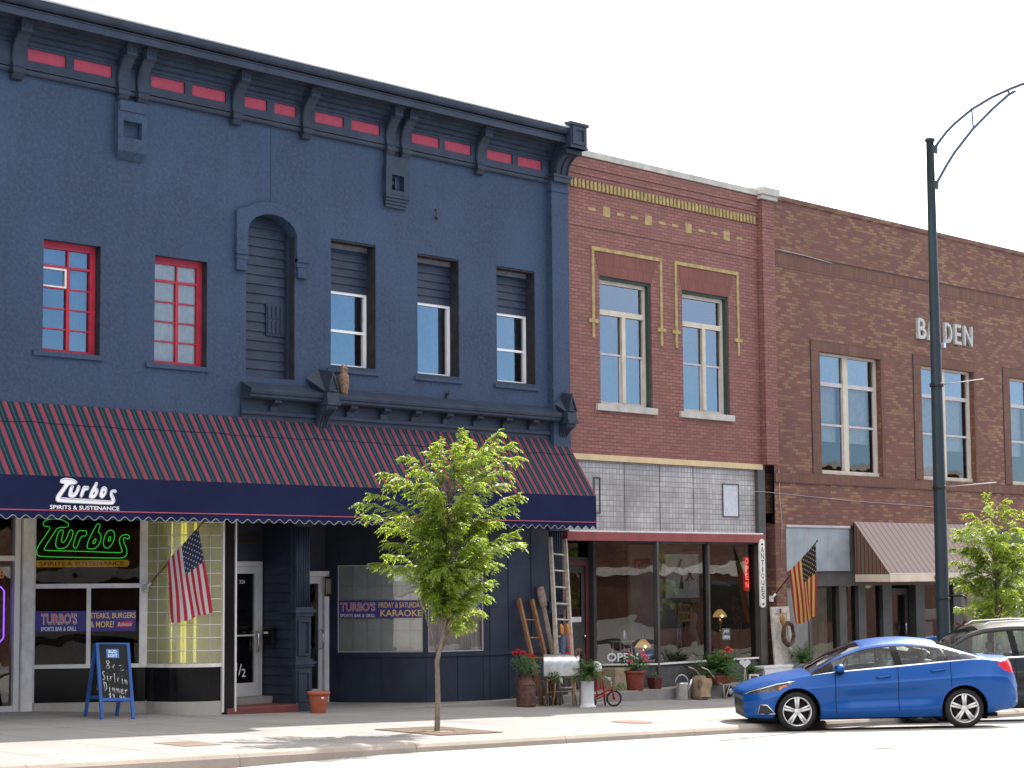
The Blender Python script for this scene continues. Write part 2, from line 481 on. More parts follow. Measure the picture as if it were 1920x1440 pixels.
setting(mb.build('kerb', M['kerbc']))
mb = MB()
for a, b in zip(XS[:-1], XS[1:]):
    vs = [(x, -20.6+.15-y, gz(x, KERB)+z) for x in (a, b) for y, z in [(0.15,-.2),(0.15,-.03),(.1,.005),(0,.006)]]
    mb._add(vs, [(i, i+4, i+5, i+1) for i in range(3)])
setting(mb.build('kerb', M['kerbc']))
mb = MB(); mb.quad((-1500, -1500, -9), (1500, -1500, -9), (1500, 1500, -9), (-1500, 1500, -9))
setting(mb.build('ground', M['earth']))
# low concrete platform that the shopfronts stand on; the pavement runs out flush with it at the left
mb = MB()
mb.prism_z([(21.15, .02), (22.9, .02), (26.0, -.22), (36.2, -.34), (36.2, 3.2), (21.15, 3.2)], -.6, .10)
setting(mb.build('platform', M['step'], bevel=.012))

# ------------------------------------------------------------------ blue corner building
bb = thing('blue_building', 'navy blue stucco building with bracketed cornice, red panels and a bar downstairs', 'building', (22, 0, 0))
XL = 9.0; XR = 29.29
arch = [(21.38, 5.54), (22.43, 5.54), (22.43, 7.92), (22.38, 8.04), (22.27, 8.13), (22.10, 8.20), (21.905, 8.225), (21.71, 8.20), (21.54, 8.13), (21.43, 8.04), (21.38, 7.92)]
def rect(x0, x1, z0, z1): return [(x0, z0), (x1, z0), (x1, z1), (x0, z1)]
REDW = [(17.49, 18.52, 5.65, 7.31), (19.54, 20.58, 5.62, 7.30)]
WHW = [(23.24, 24.29, 5.79, 8.0), (25.31, 26.37, 5.79, 7.98), (27.37, 28.43, 5.79, 7.98)]
extra = []
holes = [rect(*w) for w in REDW + WHW + extra] + [arch]
mb = MB()
mb.wall(rect(XL, XR, 3.3, 9.78), holes, 0.0, .30)
# solid body behind the front: back, sides and flat roof
mb.box(XL, XR, 12.0, 12.3, 0, 10.3); mb.box(XR-.3, XR-.002, .32, 12, 0, 10.40); mb.box(XL, XL+.3, .32, 12, 0, 10.3)
mb.box(XL+.3, XR-.3, .05, 12, 10.15, 10.30)
mb.box(XL+.3, XR-.3, .32, 12, 3.45, 3.62)
mb.box(XL, XR-.3, 0.0, .28, 3.2, 3.3)
bwall = mb.build('wall', M['stucco'], bb)
mb = MB(); mb.box(XL+.3, XR-.3, 3.4, 3.5, 3.62, 10.1)
mb.box(20.9, 21.0, .35, 3.4, 3.62, 10.1); mb.box(24.75, 24.85, .35, 3.4, 3.62, 10.1)
mb.build('room_wall', M['room'], bb)

# cornice
mb = MB()
CX1 = 28.84
mb.prism_x([(0, 9.78), (-.02, 9.78), (-.02, 10.14), (-.06, 10.14), (-.06, 10.19), (-.10, 10.21), (-.10, 10.27), (-.16, 10.29), (-.16, 10.35), (-.22, 10.37), (-.22, 10.43), (-.30, 10.45),
            (-.42, 10.45), (-.42, 10.42), (-.47, 10.42), (-.47, 10.525), (-.485, 10.53), (-.485, 10.545), (-.43, 10.548), (-.43, 10.568), (-.50, 10.575), (-.53, 10.60), (-.545, 10.64), (-.545, 10.70), (-.40, 10.735), (.05, 10.80), (.05, 10.1), (0, 10.1)], XL, CX1)
mb.prism_x([(0, 9.70), (-.045, 9.70), (-.06, 9.725), (-.06, 9.765), (-.025, 9.78), (0, 9.78)], XL, 28.79)
corn = mb.build('cornice', M['navy'], bb)
mb = MB(); mb.tube([(XL, -.545, 10.715), (CX1, -.545, 10.715)], .022, 8)
mb._add([(XL, -.535, 10.712), (CX1, -.535, 10.712), (CX1, -.40, 10.855), (XL, -.40, 10.855)], [(0, 1, 2, 3)])
mb.build('flashing', paint('pale_metal_flashing', (.62,.64,.66), .35, var=.1), corn)
PANELS = [(16.2, 16.63), (17.13, 17.81), (17.95, 18.65), (19.40, 20.06), (20.21, 20.90), (21.29, 21.77), (21.93, 22.41), (22.83, 23.49), (23.67, 24.35), (25.13, 25.83), (25.97, 26.66), (27.08, 27.78), (27.93, 28.60)]
mb = MB()
xs = [XL] + [p for a in PANELS for p in a] + [28.8]
for i in range(0, len(xs)-1, 2): mb.box(xs[i], xs[i+1], -.055, -.021, 9.785, 10.135)
for a, b in PANELS:
    mb.box(a, b, -.055, -.021, 9.785, 9.915); mb.box(a, b, -.055, -.021, 10.10, 10.135)
mb.build('frieze_rail', M['navy'], corn)
for a, b in PANELS:
    MB().box(a-.005, b+.005, -.028, -.0205, 9.91, 10.105).build('frieze_panel', M['red'], corn)
def bracket(xc, w=.19):
    mb = MB()
    pr = [(0, 9.58), (-.05, 9.60), (-.085, 9.66), (-.10, 9.68), (-.10, 9.76), (-.075, 9.79), (-.075, 9.88), (-.085, 9.97), (-.115, 10.06), (-.165, 10.15), (-.225, 10.225), (-.285, 10.27), (-.285, 10.44), (0, 10.44)]
    mb.prism_x([(y-.02, z) for y, z in pr], xc-w/2, xc+w/2)
    mb.box(xc-w/2-.015, xc+w/2+.015, -.125, -.02, 9.69, 9.755)
    mb.box(xc-w/2-.02, xc+w/2+.02, -.34, -.02, 10.395, 10.448)
    # raised side scroll and the two small carved cs on the nose block
    for k in (-.042, .042):
        mb.tube([(xc+k+.018*math.cos(a), -.307, 10.335+.022*math.sin(a)) for a in [.8, 1.6, 2.4, 3.14, 3.9, 4.7, 5.5]], .006, 5)
    for sx in (-1, 1):
        mb.tube([(xc+sx*(w/2+.001), y-.02, z) for y, z in [(-.05, 9.82), (-.055, 9.92), (-.08, 10.03), (-.13, 10.14), (-.19, 10.22), (-.24, 10.26)]], .014, 5)
    return mb.build('cornice_bracket', M['navy'], bb)
for x in (16.94, 18.84, 19.21, 21.11, 22.62, 24.57, 24.94, 26.87): bracket(x)
# end console and pilaster at the right
mb = MB()
mb.box(28.83, 29.30, -.59, .1, 10.33, 10.78)
mb.box(28.80, 29.33, -.62, .12, 10.76, 10.82)
mb.box(28.81, 29.32, -.60, .1, 10.33, 10.37)
cb = mb.build('end_block', M['navy'], bb)
mb = MB(); mb.wall(rect(28.87, 29.26, 10.40, 10.74), [rect(28.95, 29.18, 10.47, 10.68)], -.594, .0); mb.box(28.87, 29.26, -.612, -.594, 10.40, 10.47)
mb.box(28.87, 29.26, -.612, -.594, 10.68, 10.74); mb.box(28.87, 28.95, -.612, -.594, 10.47, 10.68); mb.box(29.18, 29.26, -.612, -.594, 10.47, 10.68)
mb.build('sunk_panel', M['navydark'], cb)
mb = MB()
pr = [(0, 9.86), (-.14, 9.86), (-.15, 9.95), (-.17, 10.03), (-.22, 10.12), (-.30, 10.20), (-.40, 10.26), (-.45, 10.28), (-.45, 10.33), (0, 10.33)]
mb.prism_x(pr, 28.86, 29.27)
mb.box(28.84, 29.29, -.47, 0, 10.24, 10.335)
for x in (28.90, 29.065, 29.23):
    mb.tube([(x, y-.008, z) for y, z in pr[1:7]], .018, 6)
mb.box(28.80, 29.29, -.19, 0, 9.74, 9.86)
mb.box(28.77, 29.31, -.21, 0, 9.83, 9.875)
mb.build('console', M['navy'], bb)
mb = MB(); mb.box(28.80, 29.285, -.12, 0, 3.3, 9.74); mb.box(28.78, 29.30, -.135, 0, 9.55, 9.62)
mb.build('pilaster', M['stucco'], bb)
# corbelled boxes under the paired brackets
mb = MB()
mb.wall(rect(18.74, 19.29, 8.82, 9.58), [rect(18.84, 19.19, 9.03, 9.29)], -.10, .09)
mb.box(18.74, 18.7402, -.10, 0, 8.82, 9.58); mb.box(19.2898, 19.29, -.10, 0, 8.82, 9.58)
mb.hexa([(18.78, -.02, 8.70), (19.25, -.02, 8.70), (19.25, 0, 8.70), (18.78, 0, 8.70)], [(18.74, -.10, 8.82), (19.29, -.10, 8.82), (19.29, 0, 8.82), (18.74, 0, 8.82)])
mb.box(18.76, 19.27, -.115, 0, 9.44, 9.60)
mb.build('corbel_box', M['stucco'], bb)
mb = MB()
mb.wall(rect(24.45, 25.02, 8.92, 9.40), [rect(24.59, 24.89, 9.0, 9.27)], -.10, .09)
mb.box(24.45, 24.4502, -.10, 0, 8.92, 9.40); mb.box(25.0198, 25.02, -.10, 0, 8.92, 9.40)
mb.box(24.48, 24.99, -.08, 0, 9.40, 9.60)
for k in range(4): mb.box(24.45+.012*k, 25.02-.012*k, -.10+.018*k, 0, 8.92-.055*(k+1), 8.92-.055*k-.006)
mb.box(24.70, 24.735, -.07, 0, 9.02, 9.22); mb.box(24.63, 24.67, -.06, 0, 9.10, 9.16)
mb.build('corbel_box', M['navy'], bb)
# arch hood
mb = MB()
outer = [(21.14, 7.42), (21.14, 8.20), (21.20, 8.24), (21.34, 8.27), (21.52, 8.36), (21.70, 8.41), (21.905, 8.43), (22.11, 8.41), (22.29, 8.36), (22.46, 8.27), (22.60, 8.24), (22.66, 8.20), (22.66, 7.42), (22.435, 7.42), (22.435, 7.92), (22.38, 8.045), (22.27, 8.135), (22.10, 8.205), (21.905, 8.23), (21.71, 8.205), (21.54, 8.135), (21.43, 8.045), (21.375, 7.92), (21.375, 7.42)]
mb.prism_y(outer, -.055, -.001)
for x0, x1 in ((21.12, 21.375), (22.435, 22.68)):
    mb.box(x0, x1, -.075, -.001, 7.50, 7.56); mb.box(x0+.03, x1-.02, -.05, -.001, 7.28, 7.415); mb.box(x0+.01, x1-.01, -.07, -.001, 7.24, 7.28)
mb.build('arch_hood', M['stucco'], bb)
mb = MB(); mb.box(21.893, 21.906, -.004, -.0005, 8.44, 9.69); mb.build('wall_seam', M['navydark'], bb)
def siding(x0, x1, z0, z1, y, pitch, pale=0):
    mb = MB(); z = z0
    while z < z1 - 1e-4:
        t = min(z + pitch, z1)
        mb.hexa([(x0, y-.028, z), (x1, y-.028, z), (x1, y+.02, z), (x0, y+.02, z)], [(x0, y-.006, t), (x1, y-.006, t), (x1, y+.02, t), (x0, y+.02, t)])
        z = t
    return mb
bo = siding(21.38, 22.43, 5.54, 8.24, .20, .155).build('boarded_arch', M['navy'], bb)
mb = MB(); mb.box(21.95, 22.43, .155, .18, 6.26, 6.79)
for k in range(5): mb.box(21.975+.09*k, 22.035+.09*k, .143, .154, 6.30, 6.50); mb.box(21.975+.09*k, 22.035+.09*k, .143, .154, 6.54, 6.75)
mb.build('vent_grille', M['navydark'], bo)
mb = MB(); mb.box(22.36, 22.418, .11, .19, 5.54, 7.95); mb.build('arch_casing', M['navydark'], bb)
mb = MB(); mb.box(22.418, 22.429, .004, .19, 5.54, 7.92); mb.build('arch_jamb', M['jamb'], bb)

# upstairs windows
def pane(parent, x0, x1, z0, z1, y, m='glassup'):
    mb = MB(); mb.quad((x0, y, z0), (x1, y, z0), (x1, y, z1), (x0, y, z1)); return mb.build('pane', M[m], parent)
def drape(parent, x0, x1, z0, z1, y, m='curtain', folds=9, amp=.018):
    mb = MB()
    mb.grid(lambda u, v: (x0+(x1-x0)*u, y+amp*math.sin(u*folds*6.283+.6*math.sin(7*v)), z0+(z1-z0)*v), folds*8, 6)
    return mb.build('curtain', M[m], parent)
for i, (x0, x1, z0, z1) in enumerate(REDW + extra):
    y = .12; mb = MB()
    xm = (x0+x1)/2 + .02
    mb.box(x0, x0+.07, y, y+.08, z0, z1); mb.box(x1-.105, x1, y, y+.08, z0, z1)
    mb.box(x0+.07, x1-.105, y, y+.08, z1-.105, z1); mb.box(x0+.07, x1-.105, y, y+.08, z0, z0+.055)
    mb.box(xm-.028, xm+.028, y+.01, y+.06, z0+.055, z1-.385)
    mb.box(xm-.014, xm+.014, y+.015, y+.06, z1-.36, z1-.105)
    zt = z1 - .385; mb.box(x0+.07, x1-.105, y+.005, y+.065, zt, zt+.035)
    for k in range(1, 4):
        zz = z0+.055 + (zt - z0-.055)*k/4
        mb.box(x0+.07, xm-.028, y+.02, y+.055, zz-.011, zz+.011); mb.box(xm+.028, x1-.105, y+.02, y+.055, zz-.011, zz+.011)
    w = mb.build('window', M['redframe'], bb)
    if i == 0:
        mb = MB(); za = z0+.055+(zt-z0-.055)*.75
        mb.box(x0+.07, xm-.03, y+.012, y+.058, zt-.03, zt-.002); mb.box(x0+.07, xm-.03, y+.012, y+.058, za+.012, za+.035); mb.box(xm-.055, xm-.03, y+.012, y+.058, za+.035, zt-.03)
        mb.build('vent_sash', M['offwhite'], w)
    pane(w, x0+.07, x1-.105, z0+.05, z1-.10, y+.045, 'glassup' if i == 0 else 'glass')
    if i == 0:
        drape(w, x1-.30, x1+.15, z0, z1, .33, 'netcurtain', folds=4); drape(w, x0, x1, z1-.30, z1+.02, .27, 'netcurtain', folds=8, amp=.006)
    else: drape(w, x0-.05, x1+.2, z0-.02, z1, .175, 'netcurtain', folds=8, amp=.008)
    MB().box(x1-.012, x1-.001, .004, y, z0, z1-.001).build('jamb', M['jamb'], w)
    MB().box(x0-.17, x1+.04, -.035, .10, z0-.075, z0-.001).build('sill', M['stucco'], w)
for i, (x0, x1, z0, z1) in enumerate(WHW):
    y = .22; zt = 7.15; zb = z0+.065
    mb = MB()
    mb.box(x0, x1, y, y+.07, zt-.045, zt); mb.box(x0, x1, y, y+.07, zb, zb+.05); mb.box(x0, x0+.045, y, y+.07, zb+.05, zt-.045); mb.box(x1-.065, x1-.001, y, y+.07, zb+.05, zt-.045)
    if i != 1:
        zm = 6.475; mb.box(x0+.045, x1-.065, y+.012, y+.06, zm-.022, zm+.022)
    w = mb.build('window', M['white'], bb)
    mb = MB(); mb.box(x1-.10, x1-.066, y+.02, y+.06, zb+.05, (6.45 if i != 1 else zt-.045)); mb.build('sash_stile', M['lilac'], w)
    pane(w, x0+.04, x1-.06, zb+.04, zt-.04, y+.04)
    if i == 1: drape(w, x0-.05, x1+.30, z0-.02, z1, .33, 'netcurtain', folds=7, amp=.010)
    else: drape(w, x0-.05, x1+.35, z0-.02, 6.49, .40, folds=4, amp=.006); drape(w, x0-.05, x1+.35, 6.50, z1, .41, 'netcurtain', folds=4, amp=.006)
    s = siding(x0, x1, zt+.002, z1-.09, y+.01, .135).build('siding', M['navy'], w)
    MB().box(x0, x1-.012, .012, y+.01, z1-.035, z1-.001).build('head_jamb', M['jamb'], w); MB().box(x0, x1-.012, y-.02, y+.01, z1-.12, z1-.036).build('head_board', M['fadedhead'], w)
    MB().box(x0, x1, .001, y, z0, zb).build('sub_sill', M['navy'], w)
    MB().box(x0-.09, x1+.07, -.04, .0, z0-.055, z0-.001).build('sill', M['stucco'], w)
    MB().box(x1-.012, x1-.001, .004, y, z0, z1-.001).build('jamb', M['jamb'], w)

# ledge (old shopfront cornice) above the awning
mb = MB()
mb.prism_x([(-.001, 4.85), (-.035, 4.85), (-.035, 5.16), (-.10, 5.17), (-.22, 5.175), (-.245, 5.20), (-.245, 5.235), (-.265, 5.25), (-.275, 5.29), (-.275, 5.325), (-.25, 5.335), (-.001, 5.45)], 21.27, 28.86)
mb.box(21.24, 28.84, -.075, -.035, 4.93, 4.985)
lg = mb.build('ledge', M['navy'], bb)
mb = MB()
for x in (21.92, 23.61, 24.40, 25.15, 25.94, 26.72, 27.5, 28.23):
    mb.cur = 0
    mb.prism_x([(-.035, 4.99), (-.075, 4.99), (-.085, 5.07), (-.15, 5.11), (-.19, 5.13), (-.19, 5.172), (-.035, 5.172)], x-.075, x+.075)
    mm = mb.build('ledge_bracket', M['navy'], lg); mb = MB()
for x in (22.97, 29.07):
    mb = MB()
    mb.hexa([(x-.135, -.36, 5.20), (x+.135, -.36, 5.20), (x+.135, -.001, 5.20), (x-.135, -.001, 5.20)], [(x-.125, -.34, 5.36), (x+.125, -.34, 5.36), (x+.125, -.001, 5.36), (x-.125, -.001, 5.36)])
    mb.box(x-.15, x+.15, -.38, -.001, 5.14, 5.20)
    # gabled cap: a triangle face with sunk centre, and its roof running back up to the wall
    mb.prism_y([(x-.135, 5.362), (x+.135, 5.362), (x+.02, 5.70), (x-.02, 5.70)], -.345, -.31)
    mb._add([(x-.135, -.31, 5.362), (x+.135, -.31, 5.362), (x+.02, -.31, 5.70), (x-.02, -.31, 5.70), (x-.30, -.001, 5.60), (x+.02, -.001, 5.76), (x-.02, -.001, 5.76), (x+.135, -.001, 5.362), (x-.135, -.001, 5.362)],
            [(0, 4, 6, 3), (3, 6, 5, 2), (1, 2, 5, 7), (0, 8, 4)])
    for a, b in (((x-.115, 5.375), (x, 5.665)), ((x+.115, 5.375), (x, 5.665)), ((x-.115, 5.375), (x+.115, 5.375))):
        mb.tube([(a[0], -.352, a[1]), (b[0], -.352, b[1])], .016, 5)
    pr = [(-.001, 4.55), (-.06, 4.55), (-.075, 4.75), (-.10, 4.88), (-.16, 4.98), (-.25, 5.05), (-.32, 5.09), (-.32, 5.14), (-.001, 5.14)]
    mb.prism_x(pr, x-.125, x+.125)
    for k in (-.09, -.03, .03, .09): mb.tube([(x+k, y-.004, z) for y, z in pr[1:7]], .016, 5)
    mb.build('gable_bracket', M['navy'], lg)
# ------------------------------------------------------------------ blue building, street level
M['bluebanner'] = paint('blue_banner', (.055, .048, .21), .5, var=.08)
M['gold'] = paint('gold_lettering', (.78, .54, .15), .5, var=.05)
M['letterwhite'] = paint('white_lettering', (.80, .80, .80), .5, var=.03)
M['letterred'] = paint('red_lettering', (.52, .05, .07), .5, var=.05)
M['barglass'] = glass('bar_window_glass', tint=(.95,.97,.96), ior=1.32, wav=.01, wscale=.9)
M['floor'] = paint('shop_floor', (.10, .08, .065), .5, var=.3)
def block_glass():
    m, t, b, out = newmat('ribbed_glass_block')
    co = objco(t)
    tr = t.nodes.new('ShaderNodeBsdfTransparent'); tr.inputs[0].default_value = (.85, .86, .55, 1)
    df = t.nodes.new('ShaderNodeBsdfDiffuse'); df.inputs[0].default_value = (.46, .45, .30, 1)
    tl = t.nodes.new('ShaderNodeBsdfTranslucent'); tl.inputs[0].default_value = (.50, .50, .24, 1)
    gl = t.nodes.new('ShaderNodeBsdfGlossy'); gl.inputs['Roughness'].default_value = .12; gl.inputs[0].default_value = (.8,.8,.8,1)
    a1 = t.nodes.new('ShaderNodeMixShader'); a1.inputs[0].default_value = .22
    a2 = t.nodes.new('ShaderNodeMixShader'); a2.inputs[0].default_value = .62
    a3 = t.nodes.new('ShaderNodeMixShader'); a3.inputs[0].default_value = .10
    t.links.new(df.outputs[0], a1.inputs[1]); t.links.new(tl.outputs[0], a1.inputs[2])
    t.links.new(tr.outputs[0], a2.inputs[1]); t.links.new(a1.outputs[0], a2.inputs[2])
    t.links.new(a2.outputs[0], a3.inputs[1]); t.links.new(gl.outputs[0], a3.inputs[2])
    bn = t.nodes.new('ShaderNodeBump'); bn.inputs['Strength'].default_value = .4; bn.inputs['Distance'].default_value = .01
    t.links.new(noise_(t, co, 30, 2), bn.inputs['Height'])
    for s in (df, gl): t.links.new(bn.outputs[0], s.inputs['Normal'])
    t.links.new(a3.outputs[0], out.inputs[0]); return m
M['block'] = block_glass()

# bar interior: floor, ceiling, back and party walls
mb = MB()
mb.box(XL, 24.5, 8.8, 9.0, .1, 3.4); mb.box(24.5, 24.7, 2.3, 9.0, .1, 3.4); mb.box(XL, XL+.2, 2.1, 9, .1, 3.4)
mb.box(22.45, 24.5, 2.05, 2.2, .1, 3.4); mb.box(21.3, 22.45, 2.6, 2.75, .1, 3.4); mb.box(24.7, XR-.31, 2.9, 3.05, .1, 3.4)
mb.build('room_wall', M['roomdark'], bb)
MB().box(XL, XR-.31, .9, 9, .02, .098).build('room_floor', M['floor'], bb)
mb = MB(); mb.box(XL, XR-.31, .3, 9, 3.40, 3.449); mb.build('soffit', M['navydark'], bb)

# left glazed door set
mb = MB()
for x0, x1 in ((12.2, 12.4), (16.2, 16.35), (18.40, 18.50)): mb.box(x0, x1, 1.94, 2.06, .27, 3.4)
mb.box(12.4, 18.40, 1.95, 2.05, .27, .38); mb.box(12.4, 18.40, 1.95, 2.05, 2.60, 2.68)
gd = mb.build('door_frame', M['alu'], bb)
MB().box(18.52, 18.72, 1.90, 2.06, .26, 3.4).build('post', M['offwhite'], bb)
for x0, x1 in ((12.4, 16.2), (16.35, 18.40)):
    for z0, z1 in ((.38, 2.6), (2.68, 3.4)):
        mb = MB(); mb.quad((x0, 2.0, z0), (x1, 2.0, z0), (x1, 2.0, z1), (x0, 2.0, z1)); mb.build('pane', M['shopglass'], gd)
mb = MB(); mb.text('328', 17.96, 2.33, h=.14, y=1.985, bold=.02); mb.build('door_number', paint('orange_number', (.6,.25,.12), .5), gd)

# splayed bar window
FM, FL = frame((18.76, 1.94), (20.10, .87))
M['plinth'] = concrete('stained_plinth_concrete', (.38, .36, .32), joint=None, dirt=.9)
mb = MB(FM); mb.box(-.02, FL+.02, .0, .25, .10, .40); mb.build('plinth', M['plinth'], bb)
mb = MB(FM); mb.box(-.02, FL, .02, .20, .402, .93); mb.build('stall_riser', M['blackgloss'], bb)
mb = MB(FM)
mb.box(-.04, FL+.01, -.03, .10, .93, .99); mb.box(-.05, .015, -.02, .10, .40, .93); mb.box(-.05, .015, -.02, .10, .99, 3.4); mb.box(FL-.10, FL+.02, -.02, .10, .99, 3.4)
mb.box(.015, FL-.10, 0, .08, 2.17, 2.24); mb.box(.80, .865, 0, .08, .99, 2.17); mb.box(.015, FL-.10, 0, .08, 3.33, 3.4)
bw_ = mb.build('bar_window', M['offwhite'], bb)
for u0, u1, z0, z1 in ((.015, .80, .99, 2.17), (.865, FL-.10, .99, 2.17), (.015, FL-.10, 2.24, 3.33)):
    mb = MB(FM); mb.quad((u0, .04, z0), (u1, .04, z0), (u1, .04, z1), (u0, .04, z1)); mb.build('pane', M['barglass'], bw_)
UG = FL - .115
def cu(x): return .015 + (x - 128) / (1125 - 128) * UG
def cz(y): return 2.24 + (655 - y) / 593
LOGO = {
 'T': [[(430,130),(435,95),(400,75),(360,55),(250,50),(200,75),(190,90),(195,120),(265,125),(225,190),(140,310),(130,350),(135,385),(170,402),(500,410),(900,420),(960,418),(990,400),(1000,370),(995,330),(975,290),(960,250),(970,225),(990,235),(1010,245),(1022,225),(1015,205),(980,200),(945,210),(925,235),(925,280),(945,330),(955,365),(900,370),(600,355),(205,345),(200,325),(300,175),(330,130)]],
 'u': [[(310,280),(330,190),(350,160),(375,150),(385,175),(370,225),(365,265),(385,275),(415,240),(440,165),(460,150),(480,170),(470,220),(440,280),(420,310),(390,325),(340,330),(315,310)]],
 'r': [[(480,290),(510,190),(540,155),(560,165),(600,160),(610,180),(600,215),(575,210),(560,215),(540,250),(520,310),(500,330),(482,310)]],
 'b': [[(610,320),(625,250),(690,130),(710,95),(735,100),(735,130),(715,175),(740,190),(750,225),(735,280),(700,325),(660,335),(625,330)], [(665,280),(680,245),(700,235),(695,265),(680,285)]],
 'o': [[(770,260),(790,190),(820,160),(850,158),(875,180),(878,220),(865,270),(835,315),(800,330),(775,310),(768,280)], [(815,240),(830,215),(842,225),(835,255),(820,265)]],
}
def chaikin(p, k=2):
    for _ in range(k):
        q = []
        for i in range(len(p)):
            a, b = p[i], p[(i+1) % len(p)]
            q += [(a[0]*.75+b[0]*.25, a[1]*.75+b[1]*.25), (a[0]*.25+b[0]*.75, a[1]*.25+b[1]*.75)]
        p = q
    return p
ns = thing('neon_sign', 'green neon script sign behind the upper pane of the bar window', 'neon sign', (19.4, 1.5, 2.5))
mb = MB(FM)
for ls in LOGO.values():
    for l in ls: mb.tube([(cu(x), .10, cz(y)) for x, y in chaikin(l, 1)], .0058, 5, closed=True)
mb.build('neon_tube', emis('green_neon', (.03, .60, .06), .42), ns)
mb = MB(FM); mb.prism_y([(cu(130), cz(500)), (cu(1000), cz(500)), (cu(1020), cz(485)), (cu(1020), cz(450)), (cu(1000), cz(436)), (cu(130), cz(436))], .09, .12)
bd = mb.build('name_board', emis('amber_lightbox', (.30, .17, .015), .20), ns)
mb = MB(FM); mb.text('SPIRITS & SUSTENANCE', cu(165), cz(487), w=cu(970)-cu(165), h=cz(449)-cz(487), y=.086, bold=.01); mb.build('lettering', M['dark'], bd)
t = thing('neon_sign', 'vertical green OPEN neon with purple border in the far left door', 'neon sign', (17.95, 2.06, 1.9))
mb = MB()
pts = [(17.93, 1.36), (18.23, 1.36), (18.29, 1.42), (18.29, 2.14), (18.23, 2.20), (17.93, 2.20), (17.87, 2.14), (17.87, 1.42)]
mb.tube([(x, 2.06, z) for x, z in pts], .012, 6, closed=True); mb.build('border_tube', emis('purple_neon', (.25, .08, .9), 1.0), t)
RM = Matrix.Translation((18.02, 2.06, 2.10)) @ Matrix.Rotation(R(90), 4, 'Y')
mb = MB(RM); mb.text('OPEN', 0, -.19, w=.64, h=.20, y=0, bold=0); mb.build('neon_tube', emis('green_neon_open', (.03, .7, .10), .9), t)
t = thing('banner', 'blue vinyl banner in the bar window below the neon script sign', 'banner', (19.4, 1.5, 1.6))
for a, b in ((128, 617), (648, 1092)): mb = MB(FM); mb.box(cu(a), cu(b), .026, .031, cz(1097), cz(906)); mb.build('cloth', M['bluebanner'], t)
mb = MB(FM); mb.text("TURBO'S", cu(185), cz(1030), w=cu(527)-cu(185), h=cz(925)-cz(1030), y=.0235, bold=.035); mb.build('lettering', M['letterwhite'], t)
mb = MB(FM); mb.text("TURBO'S", cu(190), cz(1027), w=cu(522)-cu(190), h=cz(928)-cz(1027), y=.0215, bold=.0); mb.build('lettering', M['letterred'], t)
mb = MB(FM); mb.text("SPORTS BAR & GRILL", cu(185), cz(1088), w=cu(525)-cu(185), h=cz(1050)-cz(1088), y=.0235, bold=.01); mb.build('lettering', M['letterwhite'], t)
mb = MB(FM); mb.text("STEAKS, BURGERS", cu(652), cz(985), w=cu(1088)-cu(652), h=cz(925)-cz(985), y=.0235, bold=.012); mb.text("& MORE!", cu(652), cz(1060), w=cu(880)-cu(652), h=cz(1003)-cz(1060), y=.0235, bold=.012); mb.build('lettering', M['gold'], t)
mb = MB(FM); mb.prism_y([(cu(900), cz(1060)), (cu(930), cz(1032)), (cu(915), cz(1012)), (cu(1068), cz(1000)), (cu(1048), cz(1028)), (cu(1055), cz(1058))], .022, .025); bt = mb.build('bow_tie_patch', M['letterred'], t)
mb = MB(FM); mb.text("Budweiser", cu(918), cz(1048), w=cu(1060)-cu(918), h=cz(1015)-cz(1048), y=.0195, shear=.25); mb.build('lettering', M['letterwhite'], bt)

# curved glass-block corner
def arc(t, off=0.0):
    a = t*math.pi/2
    return (20.90 - (.78-off)*math.cos(a), .86 - (.86-off)*math.sin(a))
def curved(mb, off0, off1, z0, z1, n=18, t0=0.0, t1=1.0):
    vs = []
    for i in range(n+1):
        t = t0+(t1-t0)*i/n; a = arc(t, off0); b = arc(t, off1)
        vs += [(a[0], a[1], z0), (a[0], a[1], z1), (b[0], b[1], z1), (b[0], b[1], z0)]
    fs = []
    for i in range(n):
        for k in range(4): fs.append((i*4+k, i*4+(k+1) % 4, i*4+4+(k+1) % 4, i*4+4+k))
    fs += [(0, 1, 2, 3), (n*4+3, n*4+2, n*4+1, n*4)]
    mb._add(vs, fs, False)
mb = MB(); curved(mb, -.02, .25, .05, .40); mb.build('plinth', M['plinth'], bb, bevel=.01)
mb = MB(); curved(mb, 0, .2, .402, .93); mb.build('stall_riser', M['blackgloss'], bb)
mb = MB(); curved(mb, -.03, .12, .93, .985)
bay = mb.build('glass_block_bay', M['offwhite'], bb)
mb = MB(); curved(mb, -.02, .10, 3.34, 3.42); mb.build('bay_head', M['offwhite'], bay)
mb = MB(); curved(mb, 0.0, .09, .986, 3.34, n=24); mb.build('glass_block', M['block'], bay)
mb = MB()
for k in range(12):
    z = .986 + (k+1)*.2
    if z < 3.3: mb.tube([(*arc(i/16, -.001), z) for i in range(17)], .006, 4, cap=False)
for k in range(7): p = arc(k/6, -.001); mb.tube([(p[0], p[1], .99), (p[0], p[1], 3.34)], .006, 4)
mb.build('joint', M['white'], bay)
mb = MB()
for t_, w in ((.485, .045), (.66, .022), (.30, .010)):
    p = arc(t_, .16); mb.tube([(p[0], p[1], 1.0), (p[0], p[1], 3.32)], w, 8)
mb.build('lamp_tube', emis('yellow_tube', (1.0, .92, .15), 2.2), bay)
mb = MB(); curved(mb, .30, .32, .99, 3.38); mb.build('bay_back', paint('olive_back_panel', (.12, .115, .06), .9), bay)

# black tiled pier with metal trims
MB().box(20.93, 21.15, -.02, .9, .20, 3.4).build('pier', M['blackgloss'], bb)
mb = MB(); mb.box(20.895, 20.93, -.045, .05, .22, 3.4); mb.box(21.15, 21.18, -.045, .9, .22, 3.4); mb.build('pier_trim', M['alu'], bb)
